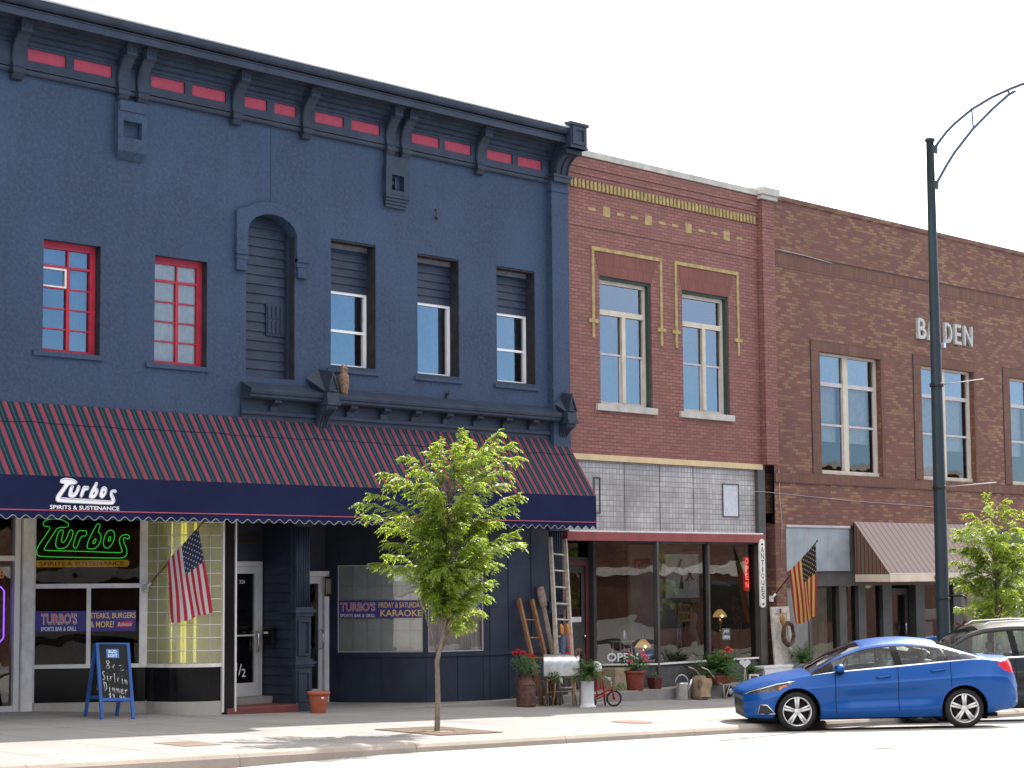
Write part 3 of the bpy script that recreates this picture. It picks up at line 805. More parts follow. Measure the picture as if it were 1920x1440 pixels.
# stair door
MB().box(21.0, 22.50, -.04, .82, .06, .27).build('door_step', M['brownred'], bb, bevel=.01)
mb = MB(); mb.box(21.18, 22.46, .55, .83, .27, .38); mb.build('threshold', M['step'], bb)
mb = MB()
mb.box(21.36, 21.44, .78, .88, .38, 2.58); mb.box(22.36, 22.43, .78, .88, .38, 2.58); mb.box(21.44, 22.36, .78, .88, 2.50, 2.58)
mb.box(21.44, 21.53, .79, .85, .385, 2.495); mb.box(22.27, 22.355, .79, .85, .385, 2.495); mb.box(21.53, 22.27, .79, .85, 2.38, 2.495); mb.box(21.53, 22.27, .79, .85, .385, .60); mb.box(21.53, 22.27, .80, .85, 1.36, 1.385)
dr = mb.build('door', M['alu'], bb)
mb = MB(); mb.quad((21.53, .82, .6), (22.27, .82, .6), (22.27, .82, 1.36), (21.53, .82, 1.36)); mb.build('pane', M['doorglass'], dr); mb = MB(); mb.quad((21.53, .82, 1.385), (22.27, .82, 1.385), (22.27, .82, 2.38), (21.53, .82, 2.38)); mb.build('pane', M['doorglass'], dr)
mb = MB(); mb.tube([(22.30, .785, 1.10), (22.30, .72, 1.12), (22.30, .72, 1.42), (22.30, .785, 1.44)], .014, 6); mb.build('handle', M['chrome'], dr)
mb = MB(); mb.text('1', 21.90, .80, h=.13, y=.814); mb.text('/', 21.95, .73, h=.18, y=.814); mb.text('2', 22.02, .70, h=.13, y=.814); mb.text('326', 21.96, 2.22, h=.06, y=.814); mb.build('lettering', M['letterwhite'], dr)
mb = MB(); mb.box(21.18, 22.46, .80, .9, 2.582, 3.4); mb.box(21.18, 21.355, .80, .9, .385, 2.58)
mb.build('overdoor', M['navydark'], bb)
MB().box(21.25, 22.40, .77, .799, 2.88, 3.02).build('faded_board', M['roomdark'], bb)
SM = Matrix(((0, 1, 0, 22.44), (-1, 0, 0, .88), (0, 0, 1, 0), (0, 0, 0, 1)))
mb = siding(0, .78, .27, 3.4, .03, .15); mb.v = [tuple(SM @ Vector(p)) for p in mb.v]; mb.build('porch_siding', M['navydark'], bb)
# cast-iron columns
def iron_column(x0, x1, y0, zb):
    mb = MB(); xc = (x0+x1)/2; y1 = y0+.34
    def seg(z0, z1, e): mb.box(x0-e, x1+e, y0-e, y1, z0, z1)
    seg(zb, zb+.10, .03); seg(zb+.10, .86, 0.0); seg(.86, .90, .03); seg(.90, .94, .055); seg(.94, .98, .02); seg(.98, 1.68, -.012); seg(1.68, 1.74, .012); seg(1.74, 1.79, .05); seg(1.79, 1.83, .02)
    for z0, z1 in ((zb+.18, .80), (1.04, 1.62)):
        for a, b, c, d in ((x0+.05, x1-.05, z0, z0+.035), (x0+.05, x1-.05, z1-.035, z1), (x0+.05, x0+.085, z0+.035, z1-.035), (x1-.085, x1-.05, z0+.035, z1-.035)): mb.box(a, b, y0-.018, y0+.02, c, d)
    mb.box(x0+.02, x1-.02, y0+.03, y1, 1.83, 3.3)
    n = 6; w = (x1-x0-.04)/n
    for k in range(n): mb.tube([(x0+.02+w*(k+.5), y0+.03, 1.83), (x0+.02+w*(k+.5), y0+.03, 3.3)], w*.36, 8)
    seg(3.14, 3.22, .01)
    return mb.build('column', M['navy'], bb)
iron_column(22.47, 22.82, 0.0, .12)
iron_column(28.74, 29.18, -.02, .10)
# recessed entrance right of the column
mb = MB(); mb.box(22.82, 24.2, 1.98, 2.04, .1, 3.4); mb.box(24.2, 24.95, 1.98, 2.04, 2.42, 3.4); mb.box(22.50, 22.56, .34, 2.04, .1, 3.4); mb.build('porch_wall', M['navydark'], bb)
mb = MB()
mb.box(24.12, 24.20, 1.90, 2.03, .10, 2.42); mb.box(24.86, 24.97, 1.90, 2.03, .10, 2.42); mb.box(24.20, 24.86, 1.90, 2.03, 2.33, 2.42)
dr = mb.build('door', M['offwhite'], bb)
mb = MB(); mb.box(24.205, 24.30, 1.95, 2.0, .11, 2.325); mb.box(24.76, 24.855, 1.95, 2.0, .11, 2.325); mb.box(24.30, 24.76, 1.95, 2.0, .11, .35); mb.box(24.30, 24.76, 1.95, 2.0, 2.2, 2.325); mb.build('door_leaf', M['alu'], dr)
mb = MB(); mb.quad((24.30, 1.97, .35), (24.76, 1.97, .35), (24.76, 1.97, 2.2), (24.30, 1.97, 2.2)); mb.build('pane', M['shopglass'], dr)
mb = MB(); mb.tube([(24.80, 1.95, 1.05), (24.80, 1.88, 1.07), (24.80, 1.88, 1.37), (24.80, 1.95, 1.39)], .014, 6); mb.build('handle', M['chrome'], dr)

def boards(mb, FM, L, z0, z1, win=None):
    """boarded wall in a frame, with an optional window hole (u0,u1,za,zb)"""
    mb.M = FM
    mb.wall(rect(0, L, z0, z1), [rect(*win)] if win else [], 0, .10)
def karaoke_window(FM, u0, u1, z0, z1, seed):
    mb = MB(FM)
    for a, b, c, d in ((u0, u1, z0, z0+.02), (u0, u1, z1-.02, z1), (u0, u0+.02, z0+.02, z1-.02), (u1-.02, u1, z0+.02, z1-.02)): mb.box(a, b, .02, .07, c, d)
    w = mb.build('window', M['lilac'], bb)
    mb = MB(FM); mb.quad((u0+.01, .05, z0+.01), (u1-.01, .05, z0+.01), (u1-.01, .05, z1-.01), (u0+.01, .05, z1-.01)); mb.build('pane', M['blindglass'], w)
    mb = MB(FM); n = 5 if seed else 6
    for k in range(1, n): u = u0+(u1-u0)*k/n; mb.box(u-.006, u+.006, .075, .085, z0+.02, z1-.02)
    for z in (z0+(z1-z0)*.25, z0+(z1-z0)*.76): mb.box(u0+.02, u1-.02, .076, .084, z-.006, z+.006)
    mb.build('glazing_bar', M['white'], w)
    mb = MB(FM); rnd = random.Random(seed); u = u0-.03
    while u < u1+.03:
        a = rnd.uniform(-.018, .018)
        mb.quad((u, .14-a, z0-.02), (u+.082, .14+a, z0-.02), (u+.082, .14+a, z1+.02), (u, .14-a, z1+.02)); u += .078
    mb.build('blind', paint('vertical_blind_slats', (.90, .91, .85), .8, var=.06, vscale=6), w)
    return w
A0, A1, B1 = (24.93, 2.04), (25.93, .44), (27.10, .0)
FA, LA = frame(A0, A1); FB, LB = frame(A1, B1)
mb = MB(); boards(mb, FA, LA, .10, 3.4, (.28, LA-.05, .98, 2.52)); boards(mb, FB, LB, .10, 3.4, (.05, LB-.10, .98, 2.52))
mb.M = Matrix.Identity(4); mb.box(27.10, 28.76, 0.0, .12, .10, 3.4)
mb.M = FA; mb.box(-.02, LA+.01, -.03, 0, .90, .975)
for u in (.30, 1.10): mb.box(u, u+.012, -.012, 0, .10, .90); mb.box(u, u+.012, -.012, 0, 2.56, 3.3)
mb.M = FB; mb.box(-.01, LB, -.03, 0, .90, .975)
for u in (0.005, .62, 1.13): mb.box(u, u+.012, -.012, 0, .10, .90)
for u in (.62, ): mb.box(u, u+.012, -.012, 0, 2.56, 3.3)
mb.M = Matrix.Identity(4); mb.box(27.10, 28.74, -.03, 0, .90, .975)
for x in (27.12, 27.62, 28.25): mb.box(x, x+.012, -.012, 0, .10, .90); mb.box(x, x+.012, -.012, 0, .975, 3.3)
mb.box(27.14, 28.74, -.012, -.0005, 1.75, 1.765); mb.box(27.14, 28.74, -.012, -.0005, 2.52, 2.535)
mb.build('boarded_front', M['navydark'], bb)
wa = karaoke_window(FA, .28, LA-.05, .98, 2.52, 0); wb = karaoke_window(FB, .05, LB-.10, .98, 2.52, 3)
t = thing('banner', 'long blue karaoke banner across the blinds of the window behind the street tree', 'banner', (25.5, 1.0, 1.75))
mb = MB(FA); mb.box(.30, LA-.07, .036, .041, 1.585, 1.895); mb.build('cloth', M['bluebanner'], t); mb = MB(FB); mb.box(.07, LB-.12, .036, .041, 1.585, 1.895); mb.build('cloth', M['bluebanner'], t)
wA = LA-.35
mb = MB(FA); mb.text("TURBO'S", .32, 1.70, w=wA*.42, h=.165, y=.0335, bold=.03); mb.build('lettering', M['letterwhite'], t)
mb = MB(FA); mb.text("TURBO'S", .323, 1.704, w=wA*.415, h=.157, y=.031, bold=-.004); mb.build('lettering', M['letterred'], t)
mb = MB(FA); mb.text("SPORTS BAR & GRILL", .32, 1.60, w=wA*.42, h=.058, y=.0335, bold=.012); mb.build('lettering', M['letterwhite'], t)
mb = MB(FA); mb.text("FRIDAY & SATURDAY", .32+wA*.46, 1.765, w=wA*.52, h=.095, y=.0335, bold=.012); mb.text("KARAOKE", .32+wA*.48, 1.612, w=wA*.49, h=.115, y=.0335, bold=.015); mb.M = FB; mb.text("KARAOKE", LB-.56, 1.612, w=.42, h=.115, y=.0335, bold=.015); mb.build('lettering', M['gold'], t)

# ------------------------------------------------------------------ striped awning of the bar
def stripes(name):
    m, t, b, out = newmat(name)
    co = objco(t); sp = t.nodes.new('ShaderNodeSeparateXYZ'); t.links.new(co, sp.inputs[0])
    x = math_(t, 'MODULO', math_(t, 'ADD', sp.outputs['X'], 40.0), .2)
    rp = t.nodes.new('ShaderNodeValToRGB'); t.links.new(math_(t, 'DIVIDE', x, .2), rp.inputs[0])
    rp.color_ramp.interpolation = 'CONSTANT'
    st = [(0, (.21, .034, .056)), (.33, (.02, .075, .06)), (.355, (.007, .020, .036)), (.53, (.008, .040, .038)), (.63, (.06, .105, .10)), (.67, (.007, .020, .036)), (.92, (.02, .075, .06)), (.965, (.007, .020, .036))]
    els = rp.color_ramp.elements
    els[0].position = 0; els[0].color = st[0][1]+(1,); els[1].position = st[1][0]; els[1].color = st[1][1]+(1,)
    for p, c in st[2:]: e = els.new(p); e.color = c+(1,)
    f = noise_(t, co, 1.3, 4)
    col = mixcol(t, ramp(t, f, .4, .75, 0, .25), rp.outputs['Color'], (.02, .03, .05))
    t.links.new(col, b.inputs['Base Color']); b.inputs['Roughness'].default_value = .85; b.inputs['Specular IOR Level'].default_value = .12
    bump(t, b, noise_(t, co, 3.0, 3), .45, .03)
    return m
M['stripe'] = stripes('striped_canvas')
M['navycanvas'] = paint('navy_canvas', (.010, .014, .046), .85, spec=.08, var=.15, vscale=1.5, bmp=.2, bscale=3)
M['piping'] = paint('red_piping', (.40, .07, .12), .7)
M['edging'] = paint('white_edging', (.30, .30, .33), .7)
aw = thing('striped_awning', 'long red and dark green striped awning with navy valance over the bar', 'awning', (20, -.4, 3.1))
AX0, AX1, AY = 9.0, 29.25, -.75
mb = MB()
def slope(u, v):
    x = AX0+(AX1-AX0)*u; s = .020*math.sin(v*math.pi)*(1+.5*math.sin(x*2.1)+.35*math.sin(x*5.7+2*v)) + .006*math.sin(x*9+4*v)*v*(1-v)*4
    return (x, -.02+(AY+.02)*v - s*.4, 4.87+(3.775-4.87)*v - s)
mb.grid(slope, 260, 10); mb.build('canopy', M['stripe'], aw)
mb = MB(); mb.tube([tuple(Vector(slope(i/200, .27))+Vector((0, -.004, .004))) for i in range(201)], .004, 4, cap=False); mb.build('canopy_seam', M['navycanvas'], aw)
mb = MB(); mb._add([(AX1, -.02, 4.87), (AX1, AY, 3.775), (AX1, AY, 3.30), (AX1, -.02, 3.30)], [(0, 1, 2, 3)])
mb.build('end_panel', M['navycanvas'], aw)
pitch_ = .214
def val_z(x):
    ph = ((x - 9.02) / pitch_) % 1.0
    return 3.185 - .03*math.cos(2*math.pi*(ph-.5)) + .004*math.sin(x*3)
def wav(x): return AY - .006 + .006*math.sin(x*4.3) + .004*math.sin(x*11)
mb = MB(); nx = 760
vs = []; 
for i in range(nx+1):
    x = AX0+(AX1-AX0)*i/nx
    vs += [(x, AY, 3.775), (x, AY-.004+.003*math.sin(x*3.1), 3.5), (x, AY-.002, 3.285), (x, wav(x), val_z(x))]
mb._add(vs, [(i*4+k, i*4+k+1, i*4+5+k, i*4+4+k) for i in range(nx) for k in range(3)], True)
mb.build('valance', M['navycanvas'], aw)
mb = MB(); mb.tube([(AX0, AY-.008, 3.285), (AX1, AY-.008, 3.285)], .009, 6); mb.build('piping', M['piping'], aw)
mb = MB(); mb.tube([(AX0+(AX1-AX0)*i/nx, wav(AX0+(AX1-AX0)*i/nx)-.003, val_z(AX0+(AX1-AX0)*i/nx)) for i in range(nx+1)], .006, 4, cap=False); mb.build('edging', M['edging'], aw)
mb = MB()
def lx(x): return 17.22 + (x-130)/(1022-130)*1.06
def lz(y): return 3.392 + (420-y)/(420-50)*.355
for ls in LOGO.values():
    loops = [[Vector((lx(x), lz(y), 0)) for x, y in chaikin(l, 1)] for l in ls]
    tri = tessellate_polygon(loops); flat = [p for l in loops for p in l]
    mb._add([(p.x, AY-.014, p.y) for p in flat], [tuple(q) for q in tri])
for ls in LOGO.values():
    for l in ls[:1]: mb.tube([(lx(x), AY-.010, lz(y)) for x, y in chaikin(l, 1)], .006, 4, closed=True)
mb.text('SPIRITS & SUSTENANCE', 17.12, 3.303, w=1.21, h=.058, y=AY-.014, bold=.015)
mb.build('lettering', M['letterwhite'], aw)
mb = MB()
for k, l in enumerate(LOGO.values()):
    mb.tube([(lx(x)-.012, AY-.018, lz(y)-.010) for x, y in chaikin(l[0], 1)], .0035, 4, closed=True)
mb.build('lettering_shadow', paint('grey_lilac_line', (.35,.32,.40), .6), aw)
mb = MB()
for x in (12, 15, 18.5, 22, 25.5, 29.2): mb.tube([(x, -.02, 4.84), (x, AY+.02, 3.76)], .014, 6); mb.tube([(x, -.02, 3.33), (x, AY+.02, 3.33)], .014, 6); mb.tube([(x, AY+.02, 3.33), (x, AY+.02, 3.76)], .014, 6)
mb.tube([(AX0, AY+.02, 3.33), (AX1, AY+.02, 3.33)], .014, 6); mb.build('frame', M['galv'], aw)
# ------------------------------------------------------------------ red brick shop building
rb = thing('brick_building', 'narrow red brick building with yellow brick trim and an antiques shop', 'building', (32.5, 0, 0))
BX0, BX1 = 29.295, 36.12
BW = [(30.33, 31.96, 5.61, 8.11), (32.97, 34.57, 5.61, 8.09)]
mb = MB()
mb.wall(rect(BX0, BX1, 4.62, 9.02), [rect(*w) for w in BW], 0, .26)
mb.box(BX0, BX1-.01, -.014, .25, 9.02, 9.74)
mb.box(BX0, 35.66, -.028, .25, 9.925, 10.02); mb.box(BX0, 35.66, -.045, .25, 10.02, 10.16); mb.box(BX0, 35.66, -.06, .25, 10.16, 10.375)
mb.box(BX0, 35.66, .0, .25, 9.74, 9.925)
mb.box(BX0, BX1, 12, 12.3, 0, 10.2); mb.box(BX0, BX0+.25, .27, 12, 0, 10.3); mb.box(BX1-.25, BX1-.002, .27, 12, 0, 10.3)
mb.box(BX0+.25, BX1-.25, .26, 12, 10.0, 10.15); mb.box(BX0+.25, BX1-.25, .27, 12, 4.5, 4.6)
mb.build('wall', M['brick'], rb)
mb = MB(); mb.box(BX0+.26, BX1-.26, 3.6, 3.7, 4.62, 9.9); mb.build('room_wall', M['room'], rb)
mb = MB(); mb.box(BX0-.02, 35.68, -.085, .30, 10.378, 10.50); 
for x in (30.5, 31.9, 33.3, 34.7): mb.box(x, x+.012, -.087, -.085, 10.38, 10.50)
mb.build('coping', M['stone'], rb, bevel=.008)
mb = MB(); n = 52
for k in range(n):
    x = BX0+.03+k*(35.62-BX0-.05)/n
    mb.box(x, x+.068, -.045, 0, 9.755, 9.92)
mb.build('dentil_course', M['yellowbrick'], rb)
mb = MB(); mb.box(BX0, 35.66, -.03, -.0005, 9.742, 9.754); mb.build('dentil_base', M['header'], rb)
for x0, x1 in ((30.01, 30.22), (30.89, 31.10), (31.33, 31.54), (32.22, 32.43), (32.66, 32.87), (33.55, 33.76), (33.99, 34.20), (34.88, 35.09)): MB().box(x0, x1, -.017, -.0145, 9.355, 9.412).build('brick_inlay', M['yellowbrick'], rb)
for x0 in (30.45, 31.775, 33.10, 34.42): MB().box(x0, x0+.215, -.018, -.0145, 9.285, 9.482).build('brick_inlay', M['yellowbrick'], rb)
for i, (a, b) in enumerate(((30.09, 32.30), (32.72, 34.93))):
    mb = MB(); y0, y1 = -.022, -.0008
    mb.box(a, b, y0, y1, 8.585, 8.66)
    for x in (a, b-.072):
        mb.box(x, x+.072, y0, y1, 7.24, 8.584); mb.box(x-.10, x+.172, y0-.006, y1, 7.165, 7.239); mb.box(x, x+.072, y0, y1, 6.88, 7.164)
    mb.build('window_surround', M['yellowbrick'], rb)
    x0, x1, z0, z1 = BW[i]
    mb = MB(); mb.prism_y([(x0-.005, z1+.002), (x1+.005, z1+.002), (x1+.22, 8.575), (x0-.13, 8.575)], -.006, -.0009); mb.build('flat_arch', M['header'], rb)
    # window: dark green casing, cream frame with transom light over a pair of double-hung sashes
    mb = MB(); y = .10
    mb.box(x0, x1, y-.06, y+.06, z1-.055, z1-.001); mb.box(x1-.06, x1-.001, y-.06, y+.06, z0, z1-.055); mb.box(x0+.001, x0+.05, y-.06, y+.06, z0, z1-.055)
    w = mb.build('window', M['dkgreen'], rb)
    fx0, fx1, fz0, fz1 = x0+.05, x1-.06, z0+.005, z1-.055; y = .12; xm = x0 + .87
    mb = MB()
    mb.box(fx0, fx1, y, y+.07, fz1-.075, fz1-.001); mb.box(fx0, fx0+.05, y, y+.07, fz0, fz1-.075); mb.box(fx1-.07, fx1, y, y+.07, fz0, fz1-.075); mb.box(fx0+.05, fx1-.07, y, y+.07, fz0, fz0+.055)
    mb.box(fx0+.05, fx1-.07, y-.005, y+.07, 7.37, 7.475); mb.box(xm-.055, xm+.055, y-.01, y+.07, fz0+.055, 7.37)
    mb.build('frame', M['cream'], w)
    mb = MB()
    for a_, b_ in ((fx0+.05, xm-.055), (xm+.055, fx1-.07)):
        mb.box(a_, b_, y+.018, y+.055, 6.585, 6.625); mb.box(b_-.05, b_, y+.03, y+.06, fz0+.055, 6.58); mb.box(a_, a_+.02, y+.025, y+.06, fz0+.055, 7.37)
    mb.build('sash', M['lilac'], w)
    pane(w, fx0+.04, fx1-.06, fz0+.04, fz1-.07, y+.045)
    drape(w, fx0+.05, xm-.02, z0, 7.40, .31, folds=6, amp=.016); drape(w, xm+.25, fx1+.28, z0, 7.40, .31, folds=5, amp=.016)
    if i == 1: drape(w, xm-.03, xm+.26, z0, 7.40, .315, folds=2, amp=.016)
    MB().box(x0-.15, x1+.09, -.06, .11, 5.475, 5.605).build('sill', M['stone'], w, bevel=.006)
mb = MB(); mb.box(35.66, 36.10, -.14, .2, 4.62, 10.30); mb.box(35.655, 36.105, -.15, .2, 9.70, 9.76)
mb.build('pier', M['brick'], rb)
mb = MB(); mb.box(35.60, 36.17, -.20, .25, 10.305, 10.40); mb.box(35.56, 36.21, -.24, .28, 10.40, 10.56); mb.build('pier_cap', M['stone'], rb, bevel=.01)
MB().box(BX0, 35.66, -.03, .2, 4.505, 4.618).build('lintel', M['creamyel'], rb)

# prism-glass transom
def prism_mat():
    m, t, b, _ = newmat('prism_glass_tile')
    co = objco(t); sp = t.nodes.new('ShaderNodeSeparateXYZ'); t.links.new(co, sp.inputs[0])
    cb = t.nodes.new('ShaderNodeCombineXYZ'); t.links.new(sp.outputs['X'], cb.inputs[0]); t.links.new(sp.outputs['Z'], cb.inputs[1])
    bt = t.nodes.new('ShaderNodeTexBrick'); t.links.new(cb.outputs[0], bt.inputs[0]); bt.offset = 0.0
    bt.inputs['Scale'].default_value = 1; bt.inputs['Brick Width'].default_value = .104; bt.inputs['Row Height'].default_value = .104; bt.inputs['Mortar Size'].default_value = .008; bt.inputs['Mortar Smooth'].default_value = .4
    bt.inputs['Color1'].default_value = (.36, .35, .335, 1); bt.inputs['Color2'].default_value = (.47, .46, .45, 1); bt.inputs['Mortar'].default_value = (.19, .125, .12, 1)
    f = noise_(t, co, 1.1, 5)
    mp = t.nodes.new('ShaderNodeMapping'); mp.inputs['Scale'].default_value = (.2, 1, 2.2); t.links.new(co, mp.inputs[0])
    s = noise_(t, mp.outputs[0], 1.6, 3)
    c = mixcol(t, ramp(t, f, .38, .68, 0, .75), bt.outputs['Color'], (.15, .145, .14))
    c = mixcol(t, ramp(t, s, .50, .66, 0, .45), c, (.17, .155, .13))
    t.links.new(c, b.inputs['Base Color']); b.inputs['Roughness'].default_value = .38
    h = math_(t, 'ADD', math_(t, 'SUBTRACT', 1.0, bt.outputs['Fac']), math_(t, 'MULTIPLY', math_(t, 'SINE', math_(t, 'MULTIPLY', sp.outputs['Z'], 240)), .12))
    bump(t, b, h, .5, .006); return m
M['prism'] = prism_mat()
VENTS = [(30.14, 30.33, 3.49, 4.19), (34.30, 34.87, 3.49, 4.18)]
mb = MB(); mb.wall(rect(BX0, 35.60, 3.14, 4.50), [], .05); tr_ = mb.build('transom', M['prism'], rb)
mb = MB()
for x0, x1, z0, z1 in VENTS:
    for a, b, c, d in ((x0, x1, z0, z0+.02), (x0, x1, z1-.02, z1), (x0, x0+.02, z0+.02, z1-.02), (x1-.02, x1, z0+.02, z1-.02)): mb.box(a, b, .03, .049, c, d)
    mb.build('vent_frame', M['greyframe'], tr_); mb = MB()
for x in (31.08, 33.30, 32.2): MB().box(x, x+.012, .044, .0495, 3.14, 4.50).build('glazing_bar', M['greyframe'], tr_)
mb = MB(); mb.quad((34.32, .044, 3.51), (34.85, .044, 3.51), (34.85, .044, 4.16), (34.32, .044, 4.16)); mb.build('vent_pane', paint('pale_glass_tile', (.50,.51,.55), .35, var=.12, vscale=12), tr_)
mb = MB(); mb.box(35.56, 35.60, -.01, .06, 3.14, 4.505); mb.box(BX0, 35.60, -.05, .06, 3.135, 3.165); mb.build('transom_trim', M['offwhite'], tr_)
MB().box(29.22, 35.64, -.07, .25, 2.965, 3.132).build('beam', M['maroon'], rb, bevel=.006)
mb = MB(); mb.box(35.46, 35.655, -.04, .3, .10, 4.50); mb.box(35.655, 35.80, .02, .3, 0, 4.61); mb.build('corner_post', M['greyframe'], rb)

# shop interior
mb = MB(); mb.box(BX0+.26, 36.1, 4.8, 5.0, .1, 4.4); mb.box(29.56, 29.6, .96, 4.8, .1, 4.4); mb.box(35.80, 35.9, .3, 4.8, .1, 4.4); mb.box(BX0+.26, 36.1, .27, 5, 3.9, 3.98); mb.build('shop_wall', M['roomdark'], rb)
MB().box(31.1, 35.79, .35, 2.4, .102, .50).build('display_floor', paint('road_reflection_boards', (.42,.34,.24), .7, var=.3, vscale=6), rb)  # lightened tan puts the sunlit road's reflection into the floor colour
MB().box(29.6, 36, .96, 4.8, .100, .104).build('shop_floor', M['floor'], rb)
mb = MB(); mb.box(33.9, 35.7, 2.2, 2.26, .5, 2.95); mb.build('display_back', paint('cream_back_panel', (.34,.32,.28), .9), rb)
# recessed door
mb = MB()
mb.box(29.25, 30.12, .94, 1.02, .10, 2.97); mb.box(30.12, 31.08, .94, 1.02, 2.60, 2.66); mb.box(30.12, 30.18, .94, 1.02, .1, 2.60); mb.box(29.2, 29.26, .28, .94, .1, 2.97)
mb.build('door_wall', M['greyframe'], rb)
mb = MB(); mb.box(30.18, 30.22, .92, 1.0, .10, 2.60); mb.box(30.92, 31.02, .92, 1.0, .10, 2.60); mb.box(30.22, 30.92, .92, 1.0, 2.50, 2.60)
dr = mb.build('door', M['brownred'], rb)
mb = MB(); mb.box(30.225, 30.915, .96, 1.0, .11, 2.495)
mb.box(30.30, 30.84, .945, .96, 1.32, 1.36)
dl = mb.build('door_leaf', M['greyframe'], dr)
mb = MB(); mb.quad((30.32, .955, 1.40), (30.82, .955, 1.40), (30.82, .955, 2.36), (30.32, .955, 2.36)); mb.build('pane', M['doorglass'], dr)
mb = MB(); mb.ball((30.88, .93, 1.12), .03); mb.build('handle', M['chrome'], dr)
mb = MB(); mb.box(30.42, 30.80, .948, .956, 1.40, 1.50); mb.build('paper_notice', M['offwhite'], dr)
mb = MB(); mb.quad((30.18, .98, 2.66), (31.05, .98, 2.66), (31.05, .98, 2.97), (30.18, .98, 2.97)); mb.build('transom_light', M['doorglass'], dr)
# shopfront windows
V0, V1, V2, V3, V4 = (31.10, .86), (31.99, -.01), (33.73, .05), (33.79, .05), (35.45, .05)
sf = []
mb = MB()
for a, b in ((V0, V1), (V1, V2), (V3, V4)):
    F_, L_ = frame(a, b); mb.M = F_
    mb.box(0, L_, 0, .08, .50, .565); mb.box(0, L_, 0, .08, 2.93, 2.97)
mb.M = Matrix.Identity(4)
mb.box(V0[0]-.09, V0[0]+.0, .80, .93, .10, 2.97); mb.box(V1[0]-.035, V1[0]+.035, -.05, .05, .10, 2.965); mb.box(V2[0], V3[0], .02, .10, .565, 2.93)
swn = mb.build('shop_window', M['greyframe'], rb)
for a, b in ((V0, V1), (V1, V2), (V3, V4)):
    F_, L_ = frame(a, b); mb = MB(F_); mb.quad((.0, .04, .56), (L_, .04, .56), (L_, .04, 2.94), (0, .04, 2.94)); mb.build('pane', M['shopglass'], swn)
mb = MB()
for a, b in ((V0, V1), (V1, V2), (V3, V4)):
    F_, L_ = frame(a, b); mb.M = F_; mb.box(0, L_, -.045, -.001, .545, .58)
mb.build('sill', M['offwhite'], swn)
mb = MB()
for a, b in ((V0, V1), (V1, V2), (V2, V4)):
    F_, L_ = frame(a, b); mb.M = F_; mb.box(-.01, L_, .0, .10, .10, .50)
mb.build('stall_riser', paint('grey_bulkhead', (.085, .085, .082), .7, var=.3, vscale=5), rb)
FV, LV = frame(V0, V1)
mb = MB(FV); mb.text('OPEN', .24, .62, w=.62, h=.165, y=.034, bold=.02); mb.build('window_lettering', M['letterwhite'], swn)
mb = MB(FV)
for k, (s_, w_) in enumerate((('MON-SAT', .22), ('10 - 5', .16), ('CLOSED SUN', .26))): mb.text(s_, .92, .72-.055*k, w=w_, h=.036, y=.034)
mb.build('opening_hours', M['letterwhite'], swn)

# ------------------------------------------------------------------ brown brick building
bn = thing('brown_brick_building', 'long brown mixed-brick building with raised white letters and paired windows', 'building', (42, 0, 0))
NX0, NX1 = 36.12, 66.0
NW = [(37.95+4.30*k, 40.46+4.27*k, 4.50, 7.21) for k in range(3)]
mb = MB(); mb.wall(rect(NX0, NX1, 3.36, 10.47), [rect(*w) for w in NW], 0, .25)
mb.box(NX0, NX1, -.022, -.0005, 9.27, 9.36); mb.box(NX0, NX1, -.012, -.0005, 9.36, 10.40)
mb.box(NX0, NX1, 14, 14.3, -1, 10.3); mb.box(NX1-.3, NX1, .26, 14, -1, 10.3); mb.box(NX0, NX1-.3, .26, 14, 10.0, 10.2); mb.box(NX0, NX1-.3, .27, 14, 3.4, 3.6); mb.box(NX0+.001, NX0+.3, .27, 14, -1, 10.3)
mb.box(NX0, 36.52, 0.0, .26, -.4, 3.36)
mb.build('wall', M['brickbrown'], bn)
mb = MB(); mb.box(NX0, NX1, -.04, .30, 10.40, 10.50); mb.build('coping', M['brickbrown'], bn)
mb = MB(); mb.box(NX0+.01, NX1, -.006, -.0006, 8.94, 9.265); mb.build('soldier_band', M['soldier'], bn)
mb = MB(); mb.box(NX0+.01, NX1, -.03, -.0006, 4.26, 4.45); mb.build('sill_band', M['soldier'], bn)
for i, (x0, x1, z0, z1) in enumerate(NW):
    mb = MB()
    mb.box(x0-.34, x1+.12, -.014, -.0007, z1+.002, z1+.235); mb.box(x0-.34, x0-.002, -.013, -.0007, z0, z1+.001)
    mb.box(x1+.002, x1+.12, -.013, -.0007, z0, z1+.001)
    mb.build('window_brickwork', M['soldier'], bn)
    MB().box(x0-.375, x0-.345, -.003, -.0008, z0, z1+.235).build('brick_groove', M['jamb'], bn)
